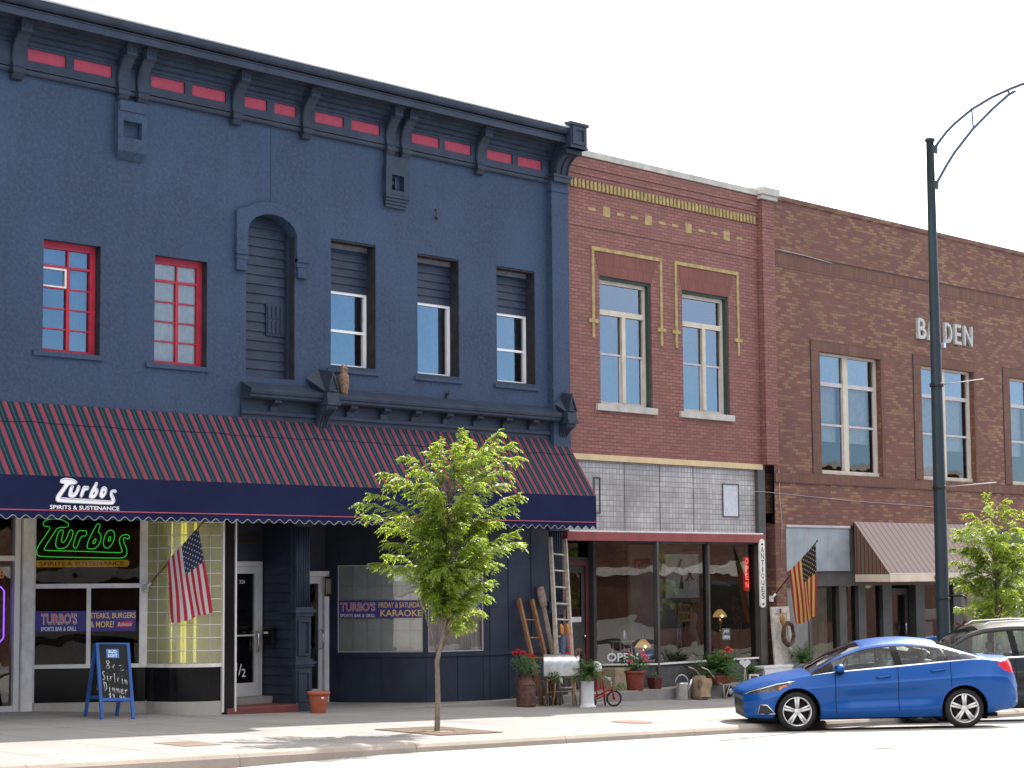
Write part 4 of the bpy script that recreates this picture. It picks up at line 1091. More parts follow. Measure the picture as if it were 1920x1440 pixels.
for i, (x0, x1, z0, z1) in enumerate(NW):
    y = .12; mb = MB(); xm = x0+1.20
    mb.box(x0, x1, y, y+.07, z1-.06, z1-.001); mb.box(x0, x0+.06, y, y+.07, z0+.09, z1-.06); mb.box(x1-.10, x1-.001, y, y+.07, z0+.09, z1-.06); mb.box(xm-.10, xm+.10, y-.005, y+.07, z0+.09, z1-.06)
    mb.box(x0, x1, y-.03, y+.07, z0, z0+.09)
    w = mb.build('window', M['cream'], bn)
    mb = MB()
    for a, b in ((x0+.06, xm-.10), (xm+.10, x1-.10)):
        mb.box(a, b, y+.01, y+.06, 6.47, 6.56); mb.box(a, b, y+.015, y+.06, 5.58, 5.63); mb.box(b-.045, b, y+.02, y+.06, z0+.09, 5.58); mb.box(b-.03, b, y+.02, y+.06, 5.63, 6.47)
    mb.build('sash', M['lilac'], w)
    pane(w, x0+.05, x1-.09, 6.52, z1-.05, y+.045); pane(w, x0+.05, x1-.09, z0+.08, 6.50, y+.045, 'greyglass')
    rnd = random.Random(i)
    for a, b in ((x0+.05, xm-.08), (xm+.08, x1-.05)):
        h = z0 + (.12 if rnd.random() < .55 else .75)
        mb = MB(); mb.quad((a, .33, h), (b, .33, h), (b, .33, z1), (a, .33, z1)); mb.build('blind', M['netcurtain'], w)
mb = MB()
for k, (ch, x0, x1) in enumerate((('B', 42.08, 42.46), ('A', 42.53, 42.93), ('D', 43.33, 43.67), ('E', 43.80, 44.10), ('N', 44.24, 44.65))):
    cu_ = MB(); cu_.text(ch, x0, 7.83, w=x1-x0, h=.49, y=0, bold=.012)
    b0 = len(mb.v); nv = len(cu_.v)
    mb.v += [(x, -.07, z) for x, y, z in cu_.v]; mb.f += [tuple(b0+i for i in f) for f in cu_.f]; mb.sm += cu_.sm; mb.mi += cu_.mi
    # side walls of the raised letter
    cnt = {}
    for f in cu_.f:
        for i in range(len(f)):
            e = (f[i], f[(i+1) % len(f)]); cnt[e] = 1
    b1 = len(mb.v); mb.v += [(x, -.002, z) for x, y, z in cu_.v]
    for (a, b) in list(cnt):
        if (b, a) not in cnt: mb.f.append((b0+a, b0+b, b1+b, b1+a)); mb.sm.append(False); mb.mi.append(0)
mb.build('raised_lettering', paint('weathered_white_letters', (.40,.40,.39), .6, var=.25, vscale=20), bn)
# street level of the brown building
mb = MB(); mb.box(36.52, 39.02, .02, .2, 2.36, 3.36); mb.build('sheet_metal_panel', M['greypanel'], bn)
mb = MB(); mb.box(36.9+.5, 36.912+.5, .015, .0195, 2.36, 3.36); mb.box(38.2, 38.212, .015, .0195, 2.36, 3.36); mb.box(36.52, 39.02, -.02, .0195, 3.31, 3.36); mb.build('panel_seam', M['lilac'], bn)
mb = MB(); mb.box(36.52, NX1, .06, .3, 2.03, 2.358); mb.box(39.02, NX1, .03, .3, 2.36, 3.36)
for x0, x1 in ((37.44, 37.56), (38.66, 38.95), (39.44, 39.74), (40.46, 40.85), (41.90, 42.30), (43.62, 44.0), (45.6, 45.9), (47.6, 47.9), (50, 50.3), (53, 53.3)): mb.box(x0, x1, .08, .28, -.5, 2.03)
mb.box(37.56, 40.46, .10, .26, -.5, .42); mb.box(42.30, NX1, .10, .26, -.5, .42)
mb.build('shopfront', M['greyframe'], bn)
MB().box(36.52, 37.44, .10, .2, -.5, 2.03).build('plastered_panel', paint('grey_plaster', (.20, .195, .19), .6, var=.12), bn)
for x0, x1 in ((37.56, 38.66), (38.95, 39.44), (39.74, 40.46), (42.30, 43.62), (44.0, 45.6), (45.9, 47.6), (47.9, 50)):
    mb = MB(); mb.quad((x0, .18, .42), (x1, .18, .42), (x1, .18, 2.03), (x0, .18, 2.03)); mb.build('pane', M['shopglass'], bn)
mb = MB(); mb.box(40.86, 41.90, .30, .36, -.2, -.08+.1); mb.box(40.86, 40.98, .30, .36, .02, 1.95); mb.box(41.78, 41.90, .30, .36, .02, 1.95); mb.box(40.98, 41.78, .30, .36, 1.80, 1.95); mb.box(40.98, 41.78, .30, .36, .02, .25)
dr = mb.build('door', M['greyframe'], bn); mb = MB(); mb.quad((40.98, .33, .25), (41.78, .33, .25), (41.78, .33, 1.8), (40.98, .33, 1.8)); mb.build('pane', M['shopglass'], dr)
mb = MB(); mb.tube([(41.70, .30, .9), (41.70, .24, .92), (41.70, .24, 1.15), (41.70, .30, 1.17)], .014, 6); mb.build('handle', M['chrome'], dr)
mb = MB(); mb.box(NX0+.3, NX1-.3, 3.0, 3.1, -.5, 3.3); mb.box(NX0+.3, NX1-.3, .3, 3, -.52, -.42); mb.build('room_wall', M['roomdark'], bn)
mb = MB(); mb.box(NX0+.3, NX1-.3, 2.2, 2.3, 3.6, 10); mb.build('upstairs_room_wall', M['room'], bn)
M['beige'] = paint('beige_curtain', (.55,.48,.39), .9, var=.15, vscale=5)
for x0, x1, f in ((37.58, 38.62, 7), (44.02, 45.5, 9), (46, 47.5, 9)):
    mb = MB(); mb.grid(lambda u, v: (x0+(x1-x0)*u, .40+.025*math.sin(u*f*6.28), .1+1.9*v), f*8, 4); mb.build('curtain', M['beige'], bn)
for x0, x1, y, z0, z1 in ((42.36, 43.0, .30, .3, 1.15), (42.5, 43.4, .32, 1.2, 1.45), (43.25, 43.55, .30, .5, 1.2)): MB().box(x0, x1, y, y+.01, z0, z1).build('paper_notice', M['offwhite'], bn)

def stripes2():
    m, t, b, _ = newmat('mauve_striped_canvas')
    co = objco(t); sp = t.nodes.new('ShaderNodeSeparateXYZ'); t.links.new(co, sp.inputs[0])
    u = math_(t, 'ADD', sp.outputs['X'], 60.0)
    x = math_(t, 'MODULO', u, .235)
    l = math_(t, 'LESS_THAN', x, .045)
    c = mixcol(t, l, (.24, .19, .175), (.145, .072, .07))
    t.links.new(c, b.inputs['Base Color']); b.inputs['Roughness'].default_value = .7; return m
def stripes3():
    m, t, b, _ = newmat('brown_striped_side')
    co = objco(t); sp = t.nodes.new('ShaderNodeSeparateXYZ'); t.links.new(co, sp.inputs[0])
    x = math_(t, 'MODULO', math_(t, 'ADD', sp.outputs['Y'], 10.0), .10)
    rp = t.nodes.new('ShaderNodeValToRGB'); t.links.new(math_(t, 'DIVIDE', x, .10), rp.inputs[0]); rp.color_ramp.interpolation = 'CONSTANT'
    e = rp.color_ramp.elements; e[0].color = (.10, .03, .03, 1); e[1].position = .35; e[1].color = (.17, .12, .075, 1)
    for p, c in ((.55, (.07, .03, .025)), (.7, (.20, .155, .105)), (.85, (.12, .05, .04))): q = e.new(p); q.color = c+(1,)
    t.links.new(rp.outputs[0], b.inputs['Base Color']); b.inputs['Roughness'].default_value = .75; return m
a2 = thing('striped_awning', 'short mauve striped awning with pale valance on the brown brick building', 'awning', (41.7, -.4, 2.6))
X0_, X1_, Y_ = 39.15, 44.6, -.93
mb = MB(); mb._add([(X0_, -.03, 3.46), (X1_, -.03, 3.46), (X1_, Y_, 2.28), (X0_, Y_, 2.28)], [(0, 3, 2, 1)]); mb.build('canopy', stripes2(), a2)
mb = MB(); mb._add([(X0_, -.03, 3.46), (X0_, Y_, 2.28), (X0_, -.03, 2.28)], [(0, 1, 2)]); M['side3'] = stripes3(); mb.build('side_panel', M['side3'], a2); mb = MB(); mb._add([(X1_, -.03, 3.46), (X1_, Y_, 2.28), (X1_, -.03, 2.28)], [(0, 2, 1)]); mb.build('side_panel', M['side3'], a2)
M['valance2'] = paint('pale_canvas', (.58, .50, .40), .8, var=.12, vscale=2, bmp=.2, bscale=4)
mb = MB()
mb.grid(lambda u, v: (X0_-.004, -.03+(Y_+.03)*u+.0*v, 2.28-.17*v-.01*math.sin(u*9)*v), 20, 2); mb.grid(lambda u, v: (X0_-.004+(X1_-X0_+.008)*u, Y_-.004+.008*v*math.sin(u*40), 2.28-.17*v-.008*v*math.sin(u*23)), 90, 2)
mb.build('valance', M['valance2'], a2)
mb = MB(); mb.tube([(X0_-.006, -.03, 2.108), (X0_-.006, Y_-.008, 2.105), (X1_, Y_-.008, 2.105)], .010, 5); mb.build('edging', M['brownred'], a2)
mb = MB(); mb.text('FA', 41.02, 2.145, w=.28, h=.10, y=Y_-.016, bold=.0); mb.build('lettering', M['dark'], a2)
mb = MB(); mb.tube([(39.17, -.03, 2.29), (39.17, Y_+.02, 2.29), (44.58, Y_+.02, 2.29), (44.58, -.03, 2.29)], .014, 6); mb.build('frame', M['galv'], a2)

# ------------------------------------------------------------------ across the street, seen only in the panes
ob = thing('brick_building', 'long brick row across the street, reflected in the shop windows', 'building', (48, -33, 0))
mb = MB()
ow = []
for k in range(12):
    ow.append(rect(22+3.4*k, 23.3+3.4*k, 4.6, 6.6))
og = [rect(21.6+6.8*k, 27.2+6.8*k, .4, 2.6) for k in range(6)]
OM = Matrix(((-1, 0, 0, 110), (0, -1, 0, -31.5), (0, 0, 1, -.6), (0, 0, 0, 1)))
mb.M = OM
mb.wall(rect(10, 180, -.5, 8.2), ow + og, 0, .25)
mb.box(10, 180, .26, 8, 7.6, 7.8); mb.box(10, 180, 8, 8.3, -.5, 8); mb.box(10, 180, .26, 8, 3.3, 3.5)
mb.build('wall', M['brickbrown'], ob)
for w in ow + og:
    mb = MB(OM); mb.quad((w[0][0], .2, w[0][1]), (w[1][0], .2, w[0][1]), (w[1][0], .2, w[2][1]), (w[0][0], .2, w[2][1])); mb.build('window', M['doorglass'], ob)
mb = MB(OM); mb.box(9.9, 180.1, -.25, .2, 8.2, 8.5); mb.box(10, 180, -.12, -.001, 2.9, 3.3); mb.build('cornice', M['offwhite'], ob)
for k in range(0, 6, 2): mb = MB(OM); mb.prism_x([(-.01, 3.2), (-1.3, 2.5), (-1.3, 2.3), (-.01, 2.3)], 21.6+6.8*k, 27.2+6.8*k); mb.build('awning', M['offwhite'], ob)
# ------------------------------------------------------------------ cars
def carpaint(name, rgb, metal=.35, rough=.32):
    m, t, b, _ = newmat(name)
    co = objco(t)
    f = noise_(t, co, 350, 1)
    c = mixcol(t, ramp(t, f, .35, .65), [x*.85 for x in rgb], [min(1, x*1.15) for x in rgb])
    t.links.new(c, b.inputs['Base Color']); b.inputs['Metallic'].default_value = metal; b.inputs['Roughness'].default_value = rough
    b.inputs['Coat Weight'].default_value = .30; b.inputs['Specular IOR Level'].default_value = .25; b.inputs['Coat Roughness'].default_value = .03; b.inputs['Coat IOR'].default_value = 1.55
    return m
M['carblue'] = carpaint('blue_metallic_paint', (.0, .066, .285), metal=.25, rough=.38)
M['cargrey'] = carpaint('dark_grey_green_paint', (.012, .015, .015), metal=.0, rough=.5)
M['carglass'] = glass('car_window_glass', tint=(.90, .99, .98), ior=1.5, wav=0)
M['carblack'] = paint('black_plastic', (.008, .008, .009), .5, var=.2, spec=.12)
M['lampglass'] = paint('headlamp_lens', (.07, .07, .075), .12, metal=.4, var=.8, vscale=14)
M['amber'] = paint('amber_lens', (.62, .16, .05), .2, var=.1)
M['taillens'] = paint('red_lens', (.55, .012, .02), .15, var=.15)
M['alloy'] = paint('alloy_wheel', (.66, .66, .67), .30, metal=.35, var=.08)
M['seat'] = paint('grey_seat_cloth', (.30, .32, .32), .8, var=.15)

def spl(keys, x, sm=.05):
    xs = np.array([k[0] for k in keys]); ys = np.array([k[1] for k in keys])
    # monotone cubic (Fritsch-Carlson)
    h = np.diff(xs); d = np.diff(ys)/h; m = np.zeros(len(xs)); m[0] = d[0]; m[-1] = d[-1]
    for i in range(1, len(xs)-1):
        m[i] = 0 if d[i-1]*d[i] <= 0 else 2*d[i-1]*d[i]/(d[i-1]+d[i])
    i = np.clip(np.searchsorted(xs, x)-1, 0, len(xs)-2); t = (x-xs[i])/h[i]
    t = np.clip(t, 0, 1)
    return ((2*t**3-3*t**2+1)*ys[i] + (t**3-2*t**2+t)*h[i]*m[i] + (-2*t**3+3*t**2)*ys[i+1] + (t**3-t**2)*h[i]*m[i+1])

def inpoly(px, pz, poly):
    n = len(poly); c = np.zeros(px.shape, bool); j = n-1
    for i in range(n):
        xi, zi = poly[i]; xj, zj = poly[j]
        if zi != zj:
            c ^= ((zi > pz) != (zj > pz)) & (px < (xj-xi)*(pz-zi)/(zj-zi)+xi)
        j = i
    return c

SEDAN = dict(L=4.64, W=.895, wheels=(.93, 3.63), wr=.318, arch=.382, zfl=.17,
    zc=[(0,.635),(.03,.672),(.10,.715),(.22,.765),(.45,.835),(.8,.905),(1.12,.962),(1.30,1.04),(1.6,1.205),(1.9,1.345),(2.1,1.405),(2.4,1.445),(2.72,1.458),(3.05,1.437),(3.3,1.395),(3.6,1.295),(3.9,1.185),(4.08,1.14),(4.3,1.125),(4.47,1.115),(4.52,1.06),(4.57,.92),(4.62,.76),(4.64,.66)],
    dr=[(0,.03),(.2,.05),(.8,.05),(1.12,.045),(1.5,.05),(2.0,.085),(2.8,.09),(3.3,.085),(3.9,.04),(4.4,.025),(4.64,.03)],
    yr=[(0,.50),(.3,.62),(.8,.70),(1.12,.715),(1.6,.63),(2.0,.57),(2.6,.555),(3.2,.545),(3.7,.585),(4.0,.63),(4.4,.66),(4.64,.55)],
    zb=[(0,.60),(.06,.645),(.2,.69),(.5,.765),(.9,.845),(1.15,.885),(1.5,.925),(2.2,.975),(3.0,1.035),(3.5,1.075),(3.85,1.095),(4.15,1.075),(4.47,1.03),(4.54,.92),(4.64,.65)],
    yb=[(0,.56),(.2,.70),(.5,.79),(.9,.835),(1.4,.85),(2.5,.85),(3.4,.835),(3.9,.80),(4.4,.76),(4.64,.62)],
    zl=[(0,.225),(.1,.185),(.3,.17),(.6,.17),(1.3,.20),(3.2,.20),(3.9,.22),(4.3,.27),(4.55,.30),(4.64,.36)],
    yl=[(0,.60),(.3,.76),(.6,.82),(1.5,.84),(3.2,.84),(4.0,.82),(4.64,.66)],
    cab=(1.17, 3.98), ws=(1.16, 2.02), rw=(3.30, 3.98), bpil=(2.50, 2.62), qdiv=(3.33, 3.37), doors=(1.56, 2.57, 3.42), nose=.30, tail=.22)
SUVP = dict(L=4.7, W=.93, wheels=(.95, 3.70), wr=.355, arch=.41, zfl=.22,
    zc=[(0,.75),(.06,.86),(.20,.95),(.5,1.03),(.9,1.09),(1.2,1.13),(1.45,1.28),(1.75,1.50),(2.0,1.64),(2.3,1.71),(2.8,1.74),(3.5,1.73),(4.1,1.69),(4.3,1.62),(4.5,1.35),(4.62,1.1),(4.68,.95),(4.7,.8)],
    dr=[(0,.03),(.8,.05),(1.2,.045),(1.7,.05),(2.1,.075),(4.1,.08),(4.5,.05),(4.7,.03)],
    yr=[(0,.52),(.3,.66),(.8,.74),(1.2,.76),(1.7,.68),(2.1,.62),(3.0,.61),(4.1,.60),(4.5,.66),(4.7,.6)],
    zb=[(0,.72),(.06,.80),(.2,.86),(.5,.94),(.9,1.0),(1.3,1.05),(2.2,1.10),(3.2,1.13),(4.2,1.17),(4.5,1.12),(4.62,1.0),(4.7,.78)],
    yb=[(0,.58),(.2,.74),(.5,.83),(.9,.87),(1.4,.885),(2.5,.885),(3.6,.88),(4.4,.84),(4.7,.68)],
    zl=[(0,.36),(.1,.27),(.3,.24),(1.3,.25),(3.9,.26),(4.4,.34),(4.7,.5)],
    yl=[(0,.62),(.3,.80),(.6,.86),(1.5,.88),(3.6,.88),(4.7,.72)],
    cab=(1.25, 4.50), ws=(1.24, 2.10), rw=(4.2, 4.55), bpil=(2.60, 2.72), qdiv=(3.55, 3.65), doors=(1.62, 2.67, 3.6), nose=.28, tail=.16)

def make_car(root, P, paintmat, a, full=True):
    """body lofted along its length, then cut into body, doors, panes, lamps"""
    L = P['L']
    x = np.concatenate([np.linspace(0, .3, 34)[:-1], np.linspace(.3, L-.3, int((L-.6)/.0135))[:-1], np.linspace(L-.3, L, 34)])
    nx = len(x)
    zc = spl(P['zc'], x); zr = zc - spl(P['dr'], x); yr = spl(P['yr'], x); zb = np.minimum(spl(P['zb'], x), zr-.012); yb = np.maximum(spl(P['yb'], x), yr+.01)
    zl = spl(P['zl'], x); yl = spl(P['yl'], x)
    W = P['W']
    ends = np.clip(np.minimum(x/.5, (L-x)/.5), 0, 1)**.5
    ym = yl + (W-yl)*.75*ends; z1 = zl+(zb-zl)*.17; z2 = zl+(zb-zl)*.66; z3 = zl+(zb-zl)*.74
    y2 = yb + (W-yb)*(1.0*ends); y3 = yb + (W-yb)*(.78*ends)
    zv_ = zl+(zb-zl)*.40; yv_ = yb + (W-yb)*(.92*ends) - .045*np.clip((x-1.2)/.6, 0, 1)*np.clip((3.5-x)/.6, 0, 1)
    segs = []
    def cr(p0, p1, p2, p3, n):
        out = []
        for k in range(n):
            t = k/n
            out.append(.5*((2*p1)+(-p0+p2)*t+(2*p0-5*p1+4*p2-p3)*t*t+(-p0+3*p1-3*p2+p3)*t**3))
        return out
    K = [np.stack([yl-.05, zl-.02], 1), np.stack([yl, zl], 1), np.stack([ym, z1], 1), np.stack([yv_, zv_], 1), np.stack([y2, z2], 1), np.stack([y3, z3], 1), np.stack([yb, zb], 1), np.stack([yr, zr], 1)]
    rows = []
    for i, n in ((1, 5), (2, 5), (3, 7), (4, 5), (5, 8)):
        rows += cr(K[i-1], K[i], K[i+1], K[i+2] if i < 5 else 2*K[6]-K[5], n)
    nb = len(rows)
    ng = 20
    for k in range(ng):
        t = k/ng
        y = yb+(yr-yb)*t + .035*np.sin(np.pi*t)*np.clip((zr-zb)/.3, 0, 1); z = zb+(zr-zb)*t
        rows.append(np.stack([y, z], 1))
    nr = 18
    for k in range(nr+1):
        t = k/nr; y = yr*(1-t); z = zr+(zc-zr)*(1-(1-t)**2.2)
        rows.append(np.stack([y, z], 1))
    G = np.array(rows)                     # rows, nx, 2
    nrow = len(G)
    Y = G[:, :, 0]; Z = G[:, :, 1]
    X = np.broadcast_to(x, Y.shape).copy()
    fn = np.clip(1-x/.95, 0, 1)**1.3; ft = np.clip(1-(L-x)/.8, 0, 1)**1.3
    X = X + P['nose']*(np.abs(Y)/W)**2.4*fn - P['tail']*(np.abs(Y)/W)**2.4*ft
    # normals of the whole skin, used on every cut piece so that the cuts do not show
    Pt = np.stack([X, Y, Z], 2)
    du = np.gradient(Pt, axis=1); dv = np.gradient(Pt, axis=0)
    N = np.cross(du, dv); N /= np.maximum(np.linalg.norm(N, axis=2, keepdims=True), 1e-9)
    if N[nb//2, nx//2, 1] < 0: N = -N
    # classify faces
    R_, C_ = np.meshgrid(np.arange(nrow-1), np.arange(nx-1), indexing='ij')
    fx = (X[:-1, :-1]+X[1:, 1:])/2; fz = (Z[:-1, :-1]+Z[1:, 1:])/2; fy = (Y[:-1, :-1]+Y[1:, 1:])/2
    xs0 = (x[:-1]+x[1:])/2; xs = np.broadcast_to(xs0, fx.shape)
    cls = np.full(fx.shape, 0)             # 0 body
    side = R_ < nb; gh = (R_ >= nb) & (R_ < nb+ng); top = R_ >= nb+ng
    c0, c1 = P['cab']
    ghh = np.broadcast_to(((zr-zb)[:-1]), fx.shape)
    t_ = (R_-nb)/ng
    inc = (xs > c0) & (xs < c1) & gh
    cls[inc & (t_ >= .0) & (t_ < .05) & (ghh > .05)] = 5                         # bright strip
    win = inc & (t_ >= .05) & (t_ < .90) & (ghh > .055)
    cls[win] = 2; cls[inc & (t_ >= .05) & (t_ < .90) & (ghh > .055) & (t_ > .80)] = 6
    cls[inc & (t_ >= .05) & (t_ < .92) & (ghh <= .055) & (xs < L/2)] = 6
    for k in ('bpil', 'qdiv'):
        b0, b1 = P[k]; cls[win & (xs > b0-.10*(t_-.5)*.6) & (xs < b1-.10*(t_-.5)*.6)] = 6
    cls[win & (xs < c0+.36)] = 6
    w0, w1 = P['ws']; tt = (R_-nb-ng)/nr
    cls[top & (xs > w0) & (xs < w1) & (tt > .04)] = 2
    w0, w1 = P['rw']; cls[top & (xs > w0) & (xs < w1) & (tt > .10)] = 2
    d0, d1, d2 = P['doors']
    low = fz > zl.mean()+.10
    df = side & low & (xs > d0) & (xs <= d1); drr = side & low & (xs > d1) & (xs <= d2)
    cls[df] = 3; cls[drr] = 4
    for d in (d0, d1, d2):
        i = np.argmin(abs(xs0-d)); m = side[:, i] & low[:, i]; cls[m, i] = 6
    if full:
        s = 1.0
        hl = [(.07,.605),(.15,.665),(.30,.70),(.60,.755),(.92,.800),(.80,.74),(.64,.655),(.45,.632),(.25,.605)]
        cls[inpoly(fx, fz, hl) & (fy > .28) & side] = 7
        am = [(.62,.655),(.66,.715),(.86,.785),(.78,.740),(.70,.700)]
        cls[inpoly(fx, fz, am) & side] = 8
        tl = [(4.20,1.0),(4.28,1.06),(4.50,1.075),(4.62,.98),(4.62,.88),(4.44,.86),(4.30,.92)]
        cls[inpoly(fx, fz, tl) & (fy > .30)] = 9
        cls[(fx < .20) & (fz > .27) & (fz < .475) & (fy < .46)] = 10
        cls[(fx < .30) & (fz > .50) & (fz < .575) & (fy < .50)] = 10
        fog = [(.30,.30),(.33,.42),(.44,.425),(.55,.29)]
        cls[inpoly(fx, fz, fog) & side] = 10
        cls[(fz < .225) & (fx < .62) & side] = 6
        cls[(fx > 4.35) & (fz < .42) & (fz > .30+ (4.62-fx)*.9) & side] = 11
    for wx in P['wheels']:
        cls[((fx-wx)**2+(fz-P['wr'])**2 < P['arch']**2) & (fz < zb.max()) & side] = -1
    def emit(mask, name, mat, parent, smooth=True):
        idx = np.argwhere(mask)
        if not len(idx): return None
        vid = {}; vs = []; ns_ = []; fs = []
        for sgn in (1, -1):
            vid.clear()
            for r, c in idx:
                q = []
                for rr_, cc in ((r, c), (r, c+1), (r+1, c+1), (r+1, c)):
                    k = (rr_, cc)
                    if k not in vid:
                        vid[k] = len(vs); p = Pt[rr_, cc]; n = N[rr_, cc]
                        vs.append((p[0], p[1]*sgn, p[2])); ns_.append((n[0], n[1]*sgn, n[2]))
                    q.append(vid[k])
                fs.append(tuple(reversed(q)) if sgn > 0 else tuple(q))
        me = bpy.data.meshes.new(name); me.from_pydata(vs, [], fs)
        me.polygons.foreach_set('use_smooth', [True]*len(fs)); me.materials.append(mat); me.update()
        me.normals_split_custom_set_from_vertices(ns_)
        o = bpy.data.objects.new(name, me); COL.objects.link(o); o.parent = parent; ORG[o.name] = Vector(); return o
    def emit_side(mask, name, mat, parent, sgn):
        idx = np.argwhere(mask); vid = {}; vs = []; ns_ = []; fs = []
        for r, c in idx:
            q = []
            for k in ((r, c), (r, c+1), (r+1, c+1), (r+1, c)):
                if k not in vid:
                    vid[k] = len(vs); p = Pt[k]; n = N[k]; vs.append((p[0], p[1]*sgn, p[2])); ns_.append((n[0], n[1]*sgn, n[2]))
                q.append(vid[k])
            fs.append(tuple(reversed(q)) if sgn > 0 else tuple(q))
        if not fs: return None
        me = bpy.data.meshes.new(name); me.from_pydata(vs, [], fs)
        me.polygons.foreach_set('use_smooth', [True]*len(fs)); me.materials.append(mat); me.update()
        me.normals_split_custom_set_from_vertices(ns_)
        o = bpy.data.objects.new(name, me); COL.objects.link(o); o.parent = parent; ORG[o.name] = Vector(); return o
    body = emit(cls == 0, 'body', paintmat, root)
    for sgn in (1, -1):
        for lo, hi in ((0, 2.0), (2.0, 3.0), (3.0, L)): emit_side((cls == 6) & gh & (xs >= lo) & (xs < hi), 'window_pillar', M['carblack'], root, sgn)
        for d in (d0, d1, d2): emit_side((cls == 6) & side & (fz >= .225) & (abs(xs-d) < .05), 'door_gap', M['carblack'], root, sgn)
    emit((cls == 6) & side & (fz < .225), 'bumper_lip', M['carblack'], root)
    emit(cls == 5, 'bright_strip', M['chrome'], root)
    fd = []
    for sgn in (1, -1):
        o = emit_side(cls == 3, 'door', paintmat, root, sgn); fd.append(o)
        o2 = emit_side(cls == 4, 'door', paintmat, root, sgn)
        for oo, hx in ((o, d1-.24), (o2, d2-.20)):
            i = np.argmin(abs(x-hx)); r = np.argmin(abs(Z[:nb, i]-(zb[i]-.125))); hy = Y[r, i]
            mb = MB(); n = 10
            mb.tube([(hx-.11, sgn*(hy+.0), Z[r, i]-.012), (hx-.09, sgn*(hy+.035), Z[r, i]-.008), (hx, sgn*(hy+.042), Z[r, i]), (hx+.09, sgn*(hy+.035), Z[r, i]+.012), (hx+.11, sgn*(hy+.0), Z[r, i]+.014)], .016, 8)
            mb.build('handle', paintmat, oo, org=(0,0,0))
        for c_, nm, mt in ((7, 'headlight', 'lampglass'), (8, 'indicator', 'amber'), (9, 'tail_light', 'taillens')):
            if full: emit_side(cls == c_, nm, M[mt], root, sgn)
        emit_side((cls == 2) & gh, 'side_window', M['carglass'], root, sgn)
        # mirror
        mb = MB(); mx_ = P['cab'][0]+.42; i = np.argmin(abs(x-mx_)); zz = zb[i]+.045; yy = yb[i]
        mb.ball((mx_+.02, sgn*(yy+.13), zz+.02), (.085, .115, .075), 14, 10); mi = mb.build('mirror', paintmat, root, org=(0,0,0))
        mb = MB(); mb.tube([(mx_+.05, sgn*(yy-.01), zz-.06), (mx_+.03, sgn*(yy+.08), zz-.05)], [.035, .03], 8); mb.ball((mx_+.025, sgn*(yy+.12), zz-.035), (.075, .09, .04), 12, 8); mb.build('mirror_base', M['carblack'], mi, org=(0,0,0))
    emit((cls == 2) & top & (xs < L/2), 'windscreen', M['carglass'], root)
    emit((cls == 2) & top & (xs > L/2), 'rear_window', M['carglass'], root)
    if full:
        gm = paint('dark_grille_mesh', (.035,.035,.035), .4, metal=.4, var=.6, vscale=60)
        emit((cls == 10) & (fz > .485), 'upper_grille', gm, root); emit((cls == 10) & (fz <= .485) & (fx < .28), 'grille', gm, root)
        for sgn in (1, -1): emit_side((cls == 10) & (fz <= .485) & (fx >= .28), 'fog_lamp', gm, root, sgn)
        emit(cls == 11, 'bumper_insert', M['greypanel'], root)
        for sgn in (1, -1):
            mb = MB(); loop = [(.31,.295),(.34,.43),(.45,.435),(.57,.285)]
            pts = []
            for px_, pz in loop + [loop[0]]:
                d = (X[:nb]-px_)**2 + (Z[:nb]-pz)**2; k = np.unravel_index(np.argmin(d), d.shape); p = Pt[k[0], k[1]]+N[k[0], k[1]]*.006; pts.append((p[0], sgn*p[1], p[2]))
            mb.tube(pts, .009, 6); mb.build('fog_lamp_trim', M['chrome'], root)
        mb = MB(); pts = []
        for px_, pz in ((.10,.645),(.20,.685),(.40,.735),(.62,.775),(.90,.808)):
            d = (X[:nb]-px_)**2 + (Z[:nb]-pz)**2; k = np.unravel_index(np.argmin(d), d.shape); p = Pt[k[0], k[1]]+N[k[0], k[1]]*.004; pts.append(p)
        for sgn in (1, -1):
            m2_ = MB(); m2_.tube([(p[0], sgn*p[1], p[2]) for p in pts], .008, 6); m2_.build('headlight_trim', M['chrome'], root)
        mb = MB(); mb.prism_y([(3.18, 1.425), (3.40, 1.385), (3.41, 1.44), (3.36, 1.445)], -.02, .02); mb.build('aerial_fin', paintmat, root, bevel=.008)
    # close the nose and the tail
    for c, nm, dark in ((0, 'front_grille', True), (nx-1, 'tail_panel', False)):
        mb = MB(); mb2 = MB()
        for r in range(nrow-1):
            a, b = Pt[r, c], Pt[r+1, c]
            q = [(a[0], a[1], a[2]), (a[0], -a[1], a[2]), (b[0], -b[1], b[2]), (b[0], b[1], b[2])]
            (mb if dark and not .50 < a[2] < .555 else mb2)._add(q if c == 0 else q[::-1], [(0, 1, 2, 3)])
        if mb.v: mb.build(nm, M['carblack'], root, org=(0,0,0))
        mb2.build('nose_panel' if dark else nm, paintmat, root, org=(0,0,0))
    if full:
        mb = MB()
        for z in (.29, .36, .43, .49, .585):
            r = int(np.argmin(abs(Z[:nb, 0]-z))); a = Pt[r, 2]; mb.tube([(a[0]-.008+.02*k*k/9, a[1]*.92*k/3, z) for k in range(-3, 4)], .011, 5)
        mb.build('grille_bar', M['chrome'], root, org=(0,0,0))
